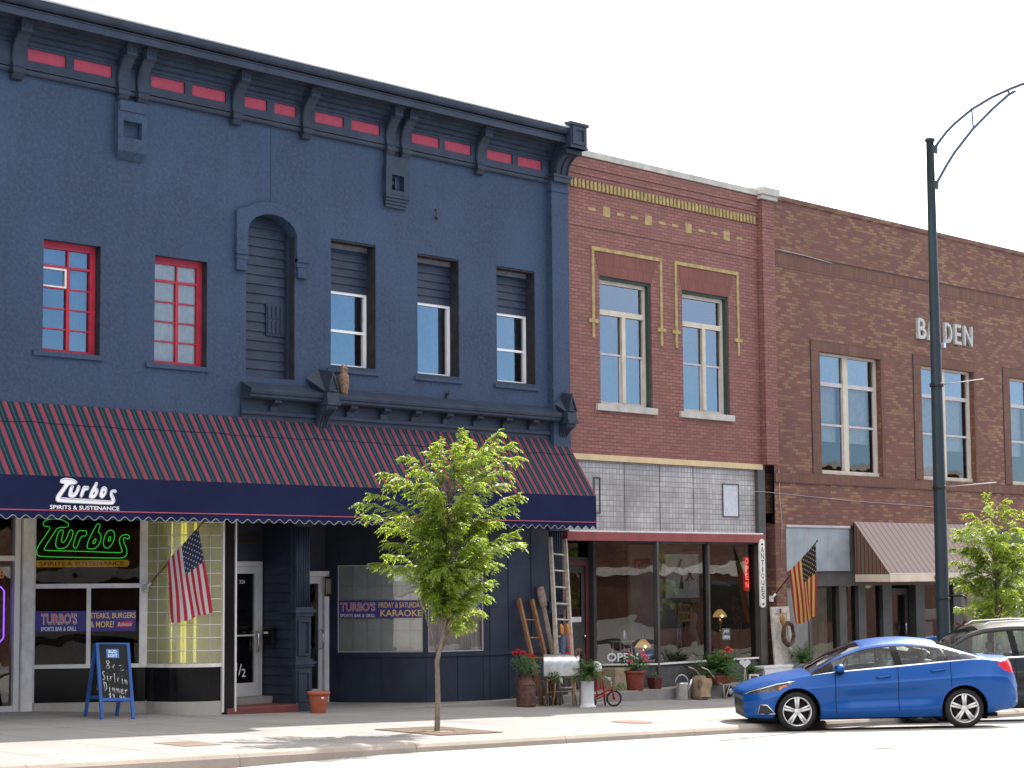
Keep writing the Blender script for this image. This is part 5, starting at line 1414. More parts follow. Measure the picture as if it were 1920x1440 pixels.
    # wheel-arch lips, wells, floor
    for wx in P['wheels']:
        for sgn in (1, -1):
            mb = MB(); pts = []
            for k in range(33):
                an = math.pi*(-.06+1.12*k/32); px_ = wx+P['arch']*math.cos(an); pz = P['wr']+P['arch']*math.sin(an)
                if pz < np.interp(px_, x, zl)-.02: continue
                d = (X[:nb]-px_)**2 + (Z[:nb]-pz)**2; k_ = np.unravel_index(np.argmin(d), d.shape)
                pts.append((px_, sgn*(Pt[k_][1]-.004), pz))
            mb.tube(pts, .014, 6); mb.build('arch_lip', paintmat, root, org=(0,0,0))
            mb = MB(); n = 24
            vs = []
            for k in range(n+1):
                an = math.pi*(-.15+1.3*k/n); vs += [(wx+(P['arch']+.01)*math.cos(an), sgn*.52, P['wr']+(P['arch']+.01)*math.sin(an)), (wx+(P['arch']+.01)*math.cos(an), sgn*(W-.05), P['wr']+(P['arch']+.01)*math.sin(an))]
            mb._add(vs, [(2*k, 2*k+1, 2*k+3, 2*k+2) for k in range(n)]); mb.poly([(wx+(P['arch']+.01)*math.cos(math.pi*(-.15+1.3*k/n)), sgn*.52, P['wr']+(P['arch']+.01)*math.sin(math.pi*(-.15+1.3*k/n))) for k in range(n+1)])
            mb.build('wheel_well', M['carblack'], root, org=(0,0,0))
    mb = MB(); mb.box(.45, L-.45, -.70, .70, P['zfl'], P['zfl']+.06); mb.box(.50, L-.5, -.50, .50, P['zfl']+.06, P['zfl']+.30)
    mb.build('underbody', M['carblack'], root, org=(0,0,0))
    # cabin
    zs = zb[nx//2]
    mb = MB(); mb.box(1.15, 1.60, -.70, .70, zs-.30, zs-.04); mb.build('dashboard', M['carblack'], root, org=(0,0,0), bevel=.04)
    for xx, w in ((2.28, .27), (3.02, .62)):
        for yy in ((-.37, .37) if w < .5 else (0,)):
            mb = MB(); mb.hexa([(xx-.02, yy-w, .45), (xx+.12, yy-w, .45), (xx+.12, yy+w, .45), (xx-.02, yy+w, .45)], [(xx+.20, yy-w*.80, zs+.09), (xx+.28, yy-w*.80, zs+.09), (xx+.28, yy+w*.80, zs+.09), (xx+.20, yy+w*.80, zs+.09)])
            mb.box(xx-.48, xx+.10, yy-w, yy+w, .40, .56)
            for hy in ((yy,) if w < .5 else (-.38, .38)): mb.box(xx+.20, xx+.28, hy-.12, hy+.12, zs+.11, zs+.25)
            mb.build('seat', M['seat'], root, org=(0,0,0), bevel=.035)
    mb = MB(); mb.tube([(1.78+.07*math.sin(an)*0+.06*math.sin(an), -.37+.18*math.cos(an), zs-.02+.17*math.sin(an)) for an in [2*math.pi*k/20 for k in range(20)]], .014, 6, closed=True); mb.build('steering_wheel', M['carblack'], root, org=(0,0,0))
    # wheels
    wr = P['wr']; rr = wr*.74
    for wx in P['wheels']:
        for sgn in (1, -1):
            yo = W-.045
            mb = MB(); prof = [(rr*.97, yo-.20), (wr*.93, yo-.215), (wr*.985, yo-.19), (wr, yo-.15), (wr, yo-.06), (wr*.985, yo-.025), (wr*.93, yo+.002), (wr*.82, yo+.010), (rr*1.06, yo+.004), (rr*.98, yo-.012)]
            mb.lathe([(r_, h_*sgn) for r_, h_ in prof], (wx, 0, wr), 40, 'y', cap=False)
            wroot = mb.build('wheel', M['rubber'], root, org=(0,0,0))
            mb = MB(); mb.lathe([(rr*1.0, sgn*(yo-.012)), (rr*.985, sgn*(yo+.002)), (rr*.93, sgn*(yo-.004)), (rr*.90, sgn*(yo-.05)), (rr*.90, sgn*(yo-.17))], (wx, 0, wr), 40, 'y', cap=False)
            for k in range(5):
                for dd in (-.16, .16):
                    an = 2*math.pi*k/5+math.pi/2+dd*.72; a2_ = 2*math.pi*k/5+math.pi/2+dd*1.75
                    c1_, s1_ = math.cos(an), math.sin(an); c2_, s2_ = math.cos(a2_), math.sin(a2_)
                    p0 = (wx+rr*.93*c1_, sgn*(yo-.012), wr+rr*.93*s1_); p1 = (wx+rr*.20*c2_, sgn*(yo-.020), wr+rr*.20*s2_)
                    mb.tube([p0, p1], [.021, .019], 6)
            mb.lathe([(.0, sgn*(yo-.004)), (.03, sgn*(yo-.006)), (.055, sgn*(yo-.014)), (.06, sgn*(yo-.04))], (wx, 0, wr), 20, 'y', cap=False)
            mb.build('rim', M['alloy'], wroot, org=(0,0,0))
            mb = MB(); mb.lathe([(0, sgn*(yo-.075)), (rr*.80, sgn*(yo-.075)), (rr*.80, sgn*(yo-.09)), (0, sgn*(yo-.09))], (wx, 0, wr), 30, 'y'); mb.build('brake_disc', M['rubber'], wroot, org=(0,0,0))
    return body

def place_car(root, P, wf, ang, zf, zrr):
    """wf: where the near front wheel touches the road; ang: how far the tail swings out from the kerb line"""
    d = Vector((math.cos(ang), -math.sin(ang), 0)); wb = P['wheels'][1]-P['wheels'][0]
    d3 = (d*wb + Vector((0, 0, zrr-zf))).normalized()
    yv = Vector((math.sin(ang), math.cos(ang), 0)); yv = (yv - d3*yv.dot(d3)).normalized(); zv = d3.cross(yv)
    o = Vector(wf) - d3*P['wheels'][0] + yv*(P['W']-.13)
    o.z = zf - d3.z*P['wheels'][0]
    root.matrix_world = Matrix(((d3.x, yv.x, zv.x, o.x), (d3.y, yv.y, zv.y, o.y), (d3.z, yv.z, zv.z, o.z), (0,0,0,1)))
    ORG[root.name] = Vector((0,0,0))
c1_ = thing('parked_car', 'bright blue four-door saloon parked nose-in at the kerb', 'car', (0,0,0), 'cars parked at the kerb')
ang = R(47)
wf = Vector((27.72, -6.16, 0)); wb_ = 2.70
rear = wf + Vector((math.cos(ang), -math.sin(ang), 0))*wb_
place_car(c1_, SEDAN, wf, ang, rz(wf.x, wf.y), rz(rear.x, rear.y))
make_car(c1_, SEDAN, M['carblue'], 0)
c2_ = thing('parked_car', 'dark grey utility vehicle parked behind the blue saloon, mostly hidden', 'car', (0,0,0), 'cars parked at the kerb')
wf = Vector((31.75, -6.0, 0)); rear = wf + Vector((math.cos(ang), -math.sin(ang), 0))*2.75
place_car(c2_, SUVP, wf, ang, rz(wf.x, wf.y), rz(rear.x, rear.y))
make_car(c2_, SUVP, M['cargrey'], 0, full=False)
mb = MB()
for s_ in (-.60, .60): mb.tube([(2.15, s_, 1.66), (2.3, s_, 1.735), (3.0, s_, 1.76), (3.9, s_, 1.74), (4.05, s_, 1.68)], .018, 6)
mb.build('roof_rail', M['alu'], c2_, org=(0,0,0))
# ------------------------------------------------------------------ trees
def leafmat(name, rgb, trans, var=.3):
    m, t, b, out = newmat(name)
    co = objco(t); f = noise_(t, co, 6, 3); g = noise_(t, co, 40, 1)
    c = mixcol(t, ramp(t, f, .35, .65), [x*(1-var) for x in rgb], [min(1, x*(1+var)) for x in rgb])
    c = mixcol(t, ramp(t, g, .55, .72, 0, .55), c, (rgb[0]*2.6, rgb[1]*1.6, rgb[2]*.8))
    b.inputs['Roughness'].default_value = .42; b.inputs['Specular IOR Level'].default_value = .5
    t.links.new(c, b.inputs['Base Color'])
    tl = t.nodes.new('ShaderNodeBsdfTranslucent'); t.links.new(mixcol(t, 1.0, c, trans, 'MULTIPLY'), tl.inputs[0])
    ad = t.nodes.new('ShaderNodeAddShader'); t.links.new(b.outputs[0], ad.inputs[0]); t.links.new(tl.outputs[0], ad.inputs[1])
    t.links.new(ad.outputs[0], out.inputs[0]); return m
M['leaf'] = leafmat('elm_leaf', (.050, .082, .016), (4.2, 3.5, .75))
M['leafdark'] = leafmat('fern_leaf', (.035, .075, .025), (1.6, 1.6, 1.0))
M['bark'] = paint('grey_brown_bark', (.175, .14, .115), .9, var=.3, vscale=14, bmp=.6, bscale=60)
def rib_leaf(mb, p, d, up_, L, w):
    d = d.normalized(); s = d.cross(up_)
    if s.length < 1e-3: s = Vector((1, 0, 0))
    s.normalize(); n = s.cross(d)
    a = p + d*L*.35 + s*w*.5 + n*w*.12; b = p + d*L*.35 - s*w*.5 + n*w*.12; c = p + d*L - n*L*.16; m_ = p + d*L*.45
    k = len(mb.v); mb.v += [tuple(p), tuple(a), tuple(c), tuple(b)]
    mb.f.append((k, k+1, k+2, k+3)); mb.sm.append(False); mb.mi.append(0)
def street_tree(base, tips, label, seed, lean=0.0, nleaf=34):
    rnd = random.Random(seed)
    t = thing('street_tree', label, 'tree', base, 'young street trees at the kerb')
    B = Vector(base); rv = Vector((.669, -.743, 0)); dv = Vector((.743, .669, 0)); Z = Vector((0, 0, 1))
    def at(u, h, w): return B + rv*u + dv*w + Z*h
    tr = MB(); fork = at(lean*.5, 1.30, 0)
    tr.tube([B - Z*.1, B + Z*.02, at(.01, .5, 0), at(.0, 1.0, 0), at(lean*.5, 1.35, 0), at(lean*.8+.03, 1.9, .02), at(lean+.08, 2.6, 0), at(lean+.12, 3.3, .05), at(lean+.1, 3.9, 0)], [.052, .043, .037, .034, .031, .026, .020, .013, .006], 10)
    for u0, h0, u1, h1, w1 in ((0, 1.12, -.22, 1.9, .05), (lean*.4, 1.30, .25, 2.2, -.1)): tr.tube([at(u0, h0, 0), at((u0+u1)/2+.01*(1 if u1 > 0 else -1), (h0+h1)/2, w1/2), at(u1, h1, w1)], [.016, .013, .008], 6)
    cr = MB(); tw = MB()
    for (u, h, w) in tips:
        tip = at(u, h, w); hs = max(1.15, min(h-.45-.25*abs(u), 3.3)) if abs(u) > .25 or h < 3.6 else max(1.3, h-1.0)
        st = at(lean*min(1, hs/2.6), hs, 0)
        mid = st.lerp(tip, .5) + Z*(.10+.10*rnd.random())
        P_ = [st, st.lerp(mid, .5)+Z*.03, mid, mid.lerp(tip, .6)+Z*.05, tip]
        tw.tube(P_, [.010, .008, .006, .004, .002], 5)
        # leafy side sprays along the outer part of the branch
        for k in range(nleaf):
            f = .30 + .72*(k+rnd.random())/nleaf
            i = min(3, int(f*4)); q = P_[i].lerp(P_[i+1], min(1, f*4-i))
            ax = (P_[min(4, i+1)]-P_[i]).normalized()
            side_ = Vector((rnd.gauss(0,1), rnd.gauss(0,1), rnd.gauss(0,.5)-.05)).normalized()
            dirn = (ax*.9 + side_*.8 + rv*(.35*(1 if u > lean else -1)) - Z*.12).normalized()
            ln = rnd.uniform(.10, .26)*(1.05-.35*f); n_ = rnd.randint(8, 12)
            for j in range(n_):
                g = (j+.6)/n_; p = q + dirn*ln*g - Z*(.10*ln*g*g*4)
                sgn = 1 if j % 2 else -1
                s = dirn.cross(Z); s = s.normalized() if s.length > 1e-3 else Vector((1,0,0))
                ld = (dirn*.65 + s*sgn*.7 - Z*rnd.uniform(.15, .65) + Vector((rnd.gauss(0,.2), rnd.gauss(0,.2), rnd.gauss(0,.15))))
                rib_leaf(cr, p, ld, Z + Vector((rnd.gauss(0,.35), rnd.gauss(0,.35), 0)), rnd.uniform(.042, .070), rnd.uniform(.017, .027))
    tr.build('trunk', M['bark'], t); tw.build('branch', M['bark'], t); cr.build('crown', M['leaf'], t)
    return t
rnd = random.Random(3)
T1 = [(-1.15,3.30),(-1.05,3.12),(-.95,3.42),(-.78,3.74),(-.70,3.55),(-.55,3.62),(-.45,3.95),(-.30,3.80),(-.05,4.02),(.08,4.12),(.36,4.36),(.30,4.10),(.48,4.18),(.62,4.00),(.93,4.32),(.85,4.10),(1.12,4.14),(1.20,3.98),(1.05,3.75),(1.22,3.42),(1.12,3.20),(1.0,3.55),(.9,3.02),(1.18,2.86),(1.0,2.66),(1.22,2.70),(.85,2.42),(.75,2.15),(.72,1.95),(.62,1.72),(.45,1.60),(.30,1.52),(-.90,2.42),(-.72,2.55),(-.70,2.72),(-.80,2.95),(-.60,3.1),(-.55,2.35)]
tips = [(u*.97+.0, h, rnd.uniform(-.55, .55)) for u, h in T1]
for k in range(46):
    a = rnd.uniform(0, 6.28); rr = rnd.uniform(.15, .80); h = rnd.uniform(1.75, 3.75); rr = min(rr, .28+.34*(h-1.6)); tips.append((.20+rr*math.cos(a)*.86, h, rr*math.sin(a)))
for k in range(46): hh = rnd.uniform(1.75, 3.4); ww = min(.44, .16+.3*(hh-1.7)); tips.append((.20+rnd.uniform(-ww, ww), hh, rnd.uniform(-ww, ww)))
tb = (21.39, -4.24, gz(21.39, -4.24))
street_tree(tb, tips, 'young elm with a pale slender trunk on the pavement before the bar awning', 5, .16, 40)
T2 = [(-.72,3.15),(-.66,2.9),(-.60,3.55),(-.5,3.1),(-.35,3.85),(-.1,4.0),(.05,4.25),(.35,4.1),(.5,3.95),(.75,3.9),(-.75,2.55),(-.55,2.4),(-.45,2.1),(-.3,1.75),(.95,3.4),(1.0,2.8),(.9,2.2),(.6,1.8),(.2,1.6),(-.15,1.6),(-.60,1.95)]
tips = [(u, h, rnd.uniform(-.5, .5)) for u, h in T2]
for k in range(85):
    a = rnd.uniform(0, 6.28); rr = rnd.uniform(.15, .95); tips.append((.12+rr*math.cos(a)*.95, rnd.uniform(1.75, 3.7), rr*math.sin(a)))
tb2 = (37.62, -4.24, gz(37.62, -4.24))
street_tree(tb2, tips, 'young elm beside the street lamp, its crown cut by the picture edge', 11, .10, 34)

# grates and covers let into the pavement
def slab(mb, pts, h0, h1):
    vs = [(x, y, gz(x, y)+h0) for x, y in pts] + [(x, y, gz(x, y)+h1) for x, y in pts]; n = len(pts)
    mb._add(vs, [tuple(range(n, 2*n))] + [(i, (i+1) % n, (i+1) % n+n, i+n) for i in range(n)])
M['grate'] = paint('tan_iron_grate', (.17, .125, .095), .7, metal=.2, var=.2)
def tree_grate(cx, cy, s, label, grp=None):
    mb = MB(); hs = s/2; r = .24
    for k in range(26):
        y0 = cy-hs+.03+k*(s-.06)/26; y1 = y0+.030
        ym = (y0+y1)/2-cy
        hw = math.sqrt(max(0, r*r-ym*ym))
        if hw > .02: slab(mb, [(cx-hs+.03, y0), (cx-hw, y0), (cx-hw, y1), (cx-hs+.03, y1)], .0, .012); slab(mb, [(cx+hw, y0), (cx+hs-.03, y0), (cx+hs-.03, y1), (cx+hw, y1)], .0, .012)
        else: slab(mb, [(cx-hs+.03, y0), (cx+hs-.03, y0), (cx+hs-.03, y1), (cx-hs+.03, y1)], .0, .012)
    for a, b, c, d in ((-hs, hs, -hs, -hs+.03), (-hs, hs, hs-.03, hs), (-hs, -hs+.03, -hs+.03, hs-.03), (hs-.03, hs, -hs+.03, hs-.03)): slab(mb, [(cx+a, cy+c), (cx+b, cy+c), (cx+b, cy+d), (cx+a, cy+d)], 0, .014)
    slab(mb, [(cx-hs+.02, cy-hs+.02), (cx+hs-.02, cy-hs+.02), (cx+hs-.02, cy+hs-.02), (cx-hs+.02, cy+hs-.02)], -.01, .004)
    o = mb.build('tree_grate', M['grate'], None, loc=(cx, cy, gz(cx, cy))); return tag(o, label, 'tree grate')
tree_grate(21.38, -4.28, 1.30, 'square tan iron grate around the foot of the pale-trunked young elm')
mb = MB(); slab(mb, [(16.45, -4.62), (17.05, -4.62), (17.05, -4.0), (16.45, -4.0)], 0, .006); o = mb.build('access_cover', M['grate'], None, loc=(16.75, -4.3, .2)); tag(o, 'small square rust-brown cover flush in the sunlit pavement by the kerb', 'cover')
mb = MB(); slab(mb, [(25.77+.30*math.cos(2*math.pi*k/28), -4.32+.30*math.sin(2*math.pi*k/28)) for k in range(28)], 0, .008)
slab(mb, [(25.77+.34*math.cos(2*math.pi*k/28), -4.32+.34*math.sin(2*math.pi*k/28)) for k in range(28)], 0, .004)
o = mb.build('manhole_cover', paint('rusty_iron_cover', (.20,.125,.10), .75, metal=.3, var=.3, vscale=20), None, loc=(25.77, -4.32, -.03)); tag(o, 'round rusty iron cover in the pavement left of the blue car', 'manhole cover')

# ------------------------------------------------------------------ street lamp
lp = thing('street_lamp', 'tall dark street lamp with curved double arm reaching over the road', 'street lamp', (34.55, -4.9, gz(34.55, -4.9)))
LX, LY, LZ = 34.55, -4.9, gz(34.55, -4.9)
M['lampgreen'] = paint('dark_green_lamp_paint', (.022, .035, .042), .42, var=.12)
mb = MB(); mb.lathe([(.22, LZ-.02), (.22, LZ+.25), (.19, LZ+.30), (.17, LZ+.6), (.135, LZ+.66), (.132, LZ+.7), (.125, 2.5), (.112, 5.5), (.085, 9.0), (.074, 10.66), (.095, 10.665), (.10, 10.70), (.085, 10.73), (0, 10.74)], (LX, LY, 0), 20)
mb.build('pole', M['lampgreen'], lp)
upc = [(-.10, 10.52), (-.19, 10.62), (-.37, 10.80), (-.56, 10.94), (-.93, 11.155), (-1.37, 11.32), (-1.77, 11.42), (-2.05, 11.47), (-2.45, 11.50), (-2.9, 11.50)]
loc_ = [(-.10, 9.80), (-.19, 9.92), (-.36, 10.16), (-.54, 10.38), (-.94, 10.77), (-1.37, 11.09), (-1.70, 11.30), (-1.86, 11.36)]
mb = MB(); mb.tube([(LX, LY+y, z) for y, z in upc], .028, 8); mb.tube([(LX, LY+y, z) for y, z in loc_], .028, 8)
mb.tube([(LX, LY-.93, 11.155), (LX, LY-.95, 10.78)], .018, 6); mb.tube([(LX, LY-1.70, 11.40), (LX, LY-1.74, 11.31)], .022, 6)
mb.build('arm', paint('blue_grey_lamp_paint', (.06, .09, .14), .4), lp)
for z in (10.50, 9.80):
    mb = MB(); mb.hexa([(LX-.04, LY-.14, z-.10), (LX+.04, LY-.14, z-.10), (LX+.04, LY-.05, z-.06), (LX-.04, LY-.05, z-.06)], [(LX-.04, LY-.15, z+.06), (LX+.04, LY-.15, z+.06), (LX+.04, LY-.05, z+.10), (LX-.04, LY-.05, z+.10)])
    mb.build('arm_bracket', M['lampgreen'], lp)
mb = MB(); mb.lathe([(.0, 11.43), (.14, 11.43), (.17, 11.46), (.15, 11.53), (.05, 11.57), (0, 11.57)], (LX, LY-3.05, 0), 16); mb.build('lamp_head', M['lampgreen'], lp)
for z, ln in ((5.90, .85), (3.93, 1.05)):
    mb = MB(); mb.lathe([(.128, z-.035), (.134, z-.03), (.134, z+.03), (.128, z+.035)], (LX, LY, 0), 20); mb.box(LX-.16, LX-.10, LY-.03, LY+.03, z-.03, z+.03); rd = mb.build('banner_collar', M['blackmetal'], lp)
    mb = MB(); mb.tube([(LX+.04, LY-.11, z+.01), (LX+.04+ln*.03, LY-.12-ln, z+.06)], .010, 6); mb.build('banner_rod', M['alu'], rd)
mb = MB(); mb.lathe([(.140, 1.80), (.146, 1.805), (.146, 1.835), (.140, 1.84)], (LX, LY, 0), 20); cl = mb.build('clamp', M['blackmetal'], lp)
mb = MB(); mb.tube([(LX+.05, LY-.12, 1.86), (LX+.06, LY-.40, 1.87), (LX+.07, LY-.48, 1.82)], .022, 6); mb.build('hook', M['blackmetal'], cl)
mb = MB(); mb.box(LX+.02, LX+.10, LY-.17, LY-.10, 6.62, 6.72); mb.build('photocell', M['galv'], lp)

# ------------------------------------------------------------------ flags
def flagmat(name, redc, whitec, bluec):
    m, t, b, out = newmat(name)
    uv = t.nodes.new('ShaderNodeTexCoord').outputs['UV']; sp = t.nodes.new('ShaderNodeSeparateXYZ'); t.links.new(uv, sp.inputs[0])
    U, V = sp.outputs['X'], sp.outputs['Y']
    k = math_(t, 'FLOOR', math_(t, 'MULTIPLY', U, 13.0)); st = math_(t, 'MODULO', k, 2.0)
    c = mixcol(t, st, redc, whitec)
    can = math_(t, 'MULTIPLY', math_(t, 'LESS_THAN', U, 7/13), math_(t, 'LESS_THAN', V, .40))
    # staggered rows of stars
    su = math_(t, 'MULTIPLY', U, 13/7*9.0); sv = math_(t, 'MULTIPLY', V, 11/.40)
    fu = math_(t, 'FRACT', su); fv = math_(t, 'FRACT', sv)
    par = math_(t, 'MODULO', math_(t, 'ADD', math_(t, 'FLOOR', su), math_(t, 'FLOOR', sv)), 2.0)
    du_ = math_(t, 'SUBTRACT', fu, .5); dv_ = math_(t, 'SUBTRACT', fv, .5)
    r2_ = math_(t, 'ADD', math_(t, 'MULTIPLY', du_, du_), math_(t, 'MULTIPLY', dv_, dv_))
    star = math_(t, 'MULTIPLY', math_(t, 'LESS_THAN', r2_, .065), math_(t, 'LESS_THAN', par, .5))
    cc = mixcol(t, star, bluec, whitec)
    c = mixcol(t, can, c, cc)
    t.links.new(c, b.inputs['Base Color']); b.inputs['Roughness'].default_value = .75
    tl = t.nodes.new('ShaderNodeBsdfTranslucent'); t.links.new(c, tl.inputs[0])
    mx = t.nodes.new('ShaderNodeMixShader'); mx.inputs[0].default_value = .3
    t.links.new(b.outputs[0], mx.inputs[1]); t.links.new(tl.outputs[0], mx.inputs[2]); t.links.new(mx.outputs[0], out.inputs[0])
    return m
def flag(label, foot, tip, hoist0, hoist1, low0, low1, mat, polemat, seed):
    """cloth hung from a slanting pole: hoist runs from hoist0 (near the tip) to hoist1, fly hangs to low0 / low1"""
    t = thing('flag', label, 'flag', foot, 'national flags on slanting poles')
    foot, tip = Vector(foot), Vector(tip)
    mb = MB(); mb.tube([foot, tip], .013, 8); mb.ball(tip, .022, 8, 6); mb.build('pole', polemat, t)
    d = (tip-foot).normalized()
    mb = MB(); mb.tube([foot-d*.02, foot+d*.12], .024, 8); mb.box(foot.x-.035, foot.x+.035, foot.y-.01, foot.y+.05, foot.z-.07, foot.z+.05); mb.build('pole_socket', M['alu'], t)
    A, B_, C_, D_ = Vector(hoist0), Vector(hoist1), Vector(low0), Vector(low1)
    nrm = (B_-A).cross(C_-A).normalized()
    def fn(u, v):
        a = A.lerp(B_, u); b = C_.lerp(D_, u)
        p = a.lerp(b, v)
        amp = .012+.055*min(1, v*1.8)
        wv = math.sin(u*9.5+seed+v*1.2)*amp + math.sin(u*19+2*seed+v*3)*amp*.35
        gather = (b-a).normalized()
        q = p + nrm*wv + (A-B_).normalized()*(.02*math.sin(u*8+v*4)*v)
        q.z -= .03*math.sin(math.pi*u)*v
        return q
    mb = MB(); mb.grid(fn, 44, 40, uv=True); mb.build('cloth', mat, t)
    return t
flag('clean flag on a wooden pole in front of the glass-block bay', (20.05, .80, 2.17), (20.42, -.12, 3.17), (20.38, -.06, 3.09), (20.06, .30, 2.585), (20.66, -.10, 1.80), (20.06, .18, 1.63), flagmat('flag_cloth', (.50,.022,.06), (.66,.64,.64), (.035,.045,.11)), M['wood'], .4)
flag('faded yellowed flag on a dark pole above the old white door', (35.72, -.16, 1.80), (36.20, -1.0, 2.99), (36.17, -.98, 2.93), (35.86, -.50, 2.36), (36.42, -.80, 1.44), (36.08, -.52, 1.24), flagmat('faded_flag_cloth', (.33,.025,.035), (.58,.38,.12), (.012,.016,.026)), M['blackmetal'], 1.7)

# ------------------------------------------------------------------ wires and wall fittings
mb = MB(); mb.tube([(30.35, .0, 4.16), (32, -.03, 4.10), (34, -.03, 4.05), (35.6, -.05, 4.04), (36.3, -.02, 4.02), (39, -.015, 3.93), (42.7, -.015, 3.86), (46, -.02, 3.80)], .0045, 5)
mb.tube([(36.28, -.012, 4.55), (36.27, -.02, 4.0), (36.35, -.015, 3.4), (36.30, -.02, 2.6)], .007, 5)
tag(mb.build('cable', M['lilac'], None, loc=(36, 0, 4)), 'thin pale cable running along the brick fronts under the sills', 'cable')
mb = MB(); mb.tube([(36.13, -.012, 9.33), (37.3, -.03, 9.29), (38.5, -.03, 9.24)], .007, 5)
tag(mb.build('cable', M['lilac'], None, loc=(36.5, 0, 9.3)), 'short sagging cable under the parapet beside the red brick pier', 'cable')
wl = thing('wall_lamp', 'small black wall lantern between the white door and blinds window', 'wall lamp', (25.05, 1.82, 2.2))
F_, L_ = frame(A0, A1)
mb = MB(F_); mb.box(.10, .20, -.02, 0, 2.08, 2.32); mb.box(.09, .21, -.15, -.02, 2.29, 2.32); mb.box(.09, .21, -.15, -.02, 1.98, 2.01)
for a, b in ((.09, -.15), (.20, -.15), (.09, -.03), (.20, -.03)): mb.box(a, a+.012, b, b+.012, 2.01, 2.29)
mb.build('cage', M['blackmetal'], wl)
mb = MB(F_); mb.box(.11, .19, -.13, -.045, 2.02, 2.28); mb.build('lamp_glass', paint('frosted_lamp_glass', (.42,.38,.28), .3), wl)
ml = thing('letter_boxes', 'black letter boxes on the dark side wall of the stair entrance', 'letter box', (22.42, .45, 1.3))
mb = MB(); mb.box(22.31, 22.40, .40, .64, 1.22, 1.46); mb.hexa([(22.30, .39, 1.46), (22.40, .39, 1.46), (22.40, .65, 1.46), (22.30, .65, 1.46)], [(22.34, .39, 1.51), (22.40, .39, 1.51), (22.40, .65, 1.51), (22.34, .65, 1.51)]); mb.build('box', M['blackgloss'], ml, bevel=.01)
mb = MB(); mb.box(22.304, 22.309, .50, .60, 1.40, 1.43); mb.build('label_plate', M['letterwhite'], ml)
# owl decoy on the ledge
ow_ = thing('owl_decoy', 'brown plastic owl standing on the ledge under the first white window', 'owl decoy', (23.38, -.17, 5.36))
mb = MB(); mb.lathe([(0, 5.345), (.055, 5.345), (.062, 5.36), (.075, 5.44), (.088, 5.54), (.09, 5.62), (.078, 5.68), (.055, 5.705), (.058, 5.73), (.068, 5.76), (.064, 5.80), (.04, 5.83), (0, 5.84)], (23.38, -.17, 0), 18)
M['owl'] = paint('brown_owl_plumage', (.20, .125, .085), .8, var=.5, vscale=30, bmp=.5, bscale=90)
ob_ = mb.build('body', M['owl'], ow_)
mb = MB()
for s in (-1, 1):
    mb.tube([(23.38+s*.042, -.18, 5.81), (23.38+s*.052, -.185, 5.87)], [.016, .003], 6); mb.ball((23.38+s*.028, -.232, 5.775), .013, 8, 6)
mb.build('ear_tuft', M['owl'], ow_)
mb = MB()
for s in (-1, 1): mb.ball((23.38+s*.085, -.15, 5.56), (.022, .06, .13), 10, 8)
mb.build('wing', paint('dark_owl_wing', (.12,.075,.05), .85, var=.5, vscale=40), ow_)
mb = MB(); mb.tube([(23.38, -.235, 5.76), (23.38, -.25, 5.735)], [.010, .002], 6); mb.build('beak', M['blackmetal'], ow_)
mb = MB(); mb.tube([(25.77, -.03, 8.62), (25.77, -.03, 8.82)], .008, 5); mb.box(25.755, 25.83, -.035, .0, 8.66, 8.68); mb.box(25.76, 25.785, -.03, 0, 8.80, 8.82)
tag(mb.build('wall_hook', M['blackmetal'], None, loc=(25.77, 0, 8.7)), 'small black iron hook high on the blue wall', 'wall hook')
mb = MB(); mb.tube([(26.02, -.002, 5.50), (26.02, -.06, 5.52), (26.04, -.07, 5.62)], .012, 5); mb.box(26.0, 26.05, -.03, 0, 5.46, 5.56)
tag(mb.build('wall_hook', M['blackmetal'], None, loc=(26.02, 0, 5.5)), 'small iron hook on the blue wall just above the ledge', 'wall hook')
# ------------------------------------------------------------------ things standing in front of the shops
M['bluewood'] = paint('blue_painted_wood', (.03, .10, .34), .45, var=.2)
M['chalk'] = paint('chalkboard', (.016, .018, .017), .75, var=.3, vscale=5)
M['chalkline'] = paint('chalk', (.66, .66, .66), .9, var=.1)
M['bloomred'] = paint('red_bloom', (.55, .015, .03), .6, var=.3, vscale=30)
M['bloompink'] = paint('pink_bloom', (.72, .13, .22), .6, var=.25, vscale=30)
M['bloomcoral'] = paint('coral_bloom', (.72, .075, .055), .6, var=.25, vscale=30)
M['twig'] = paint('brown_twigs', (.12, .075, .05), .85, var=.4, vscale=25)
M['straw'] = paint('dry_stalks', (.36, .26, .13), .8, var=.3, vscale=20)
M['enamel'] = paint('white_enamel', (.62, .63, .64), .3, var=.1, vscale=6)
M['burlap'] = paint('burlap', (.21, .155, .105), .95, var=.25, vscale=8, bmp=.6, bscale=120)
M['brass'] = paint('brass', (.45, .30, .10), .3, metal=.8, var=.15)
RV = Vector((.669, -.743, 0)); DV = Vector((.743, .669, 0))
def VF(x, y, z=0.0, a=0.0):
    """local frame turned to lie across the sidewalk diagonal (x to the right, y away)"""
    return Matrix(((RV.x, DV.x, 0, x), (RV.y, DV.y, 0, y), (0, 0, 1, z), (0,0,0,1))) @ Matrix.Rotation(a, 4, 'Z')
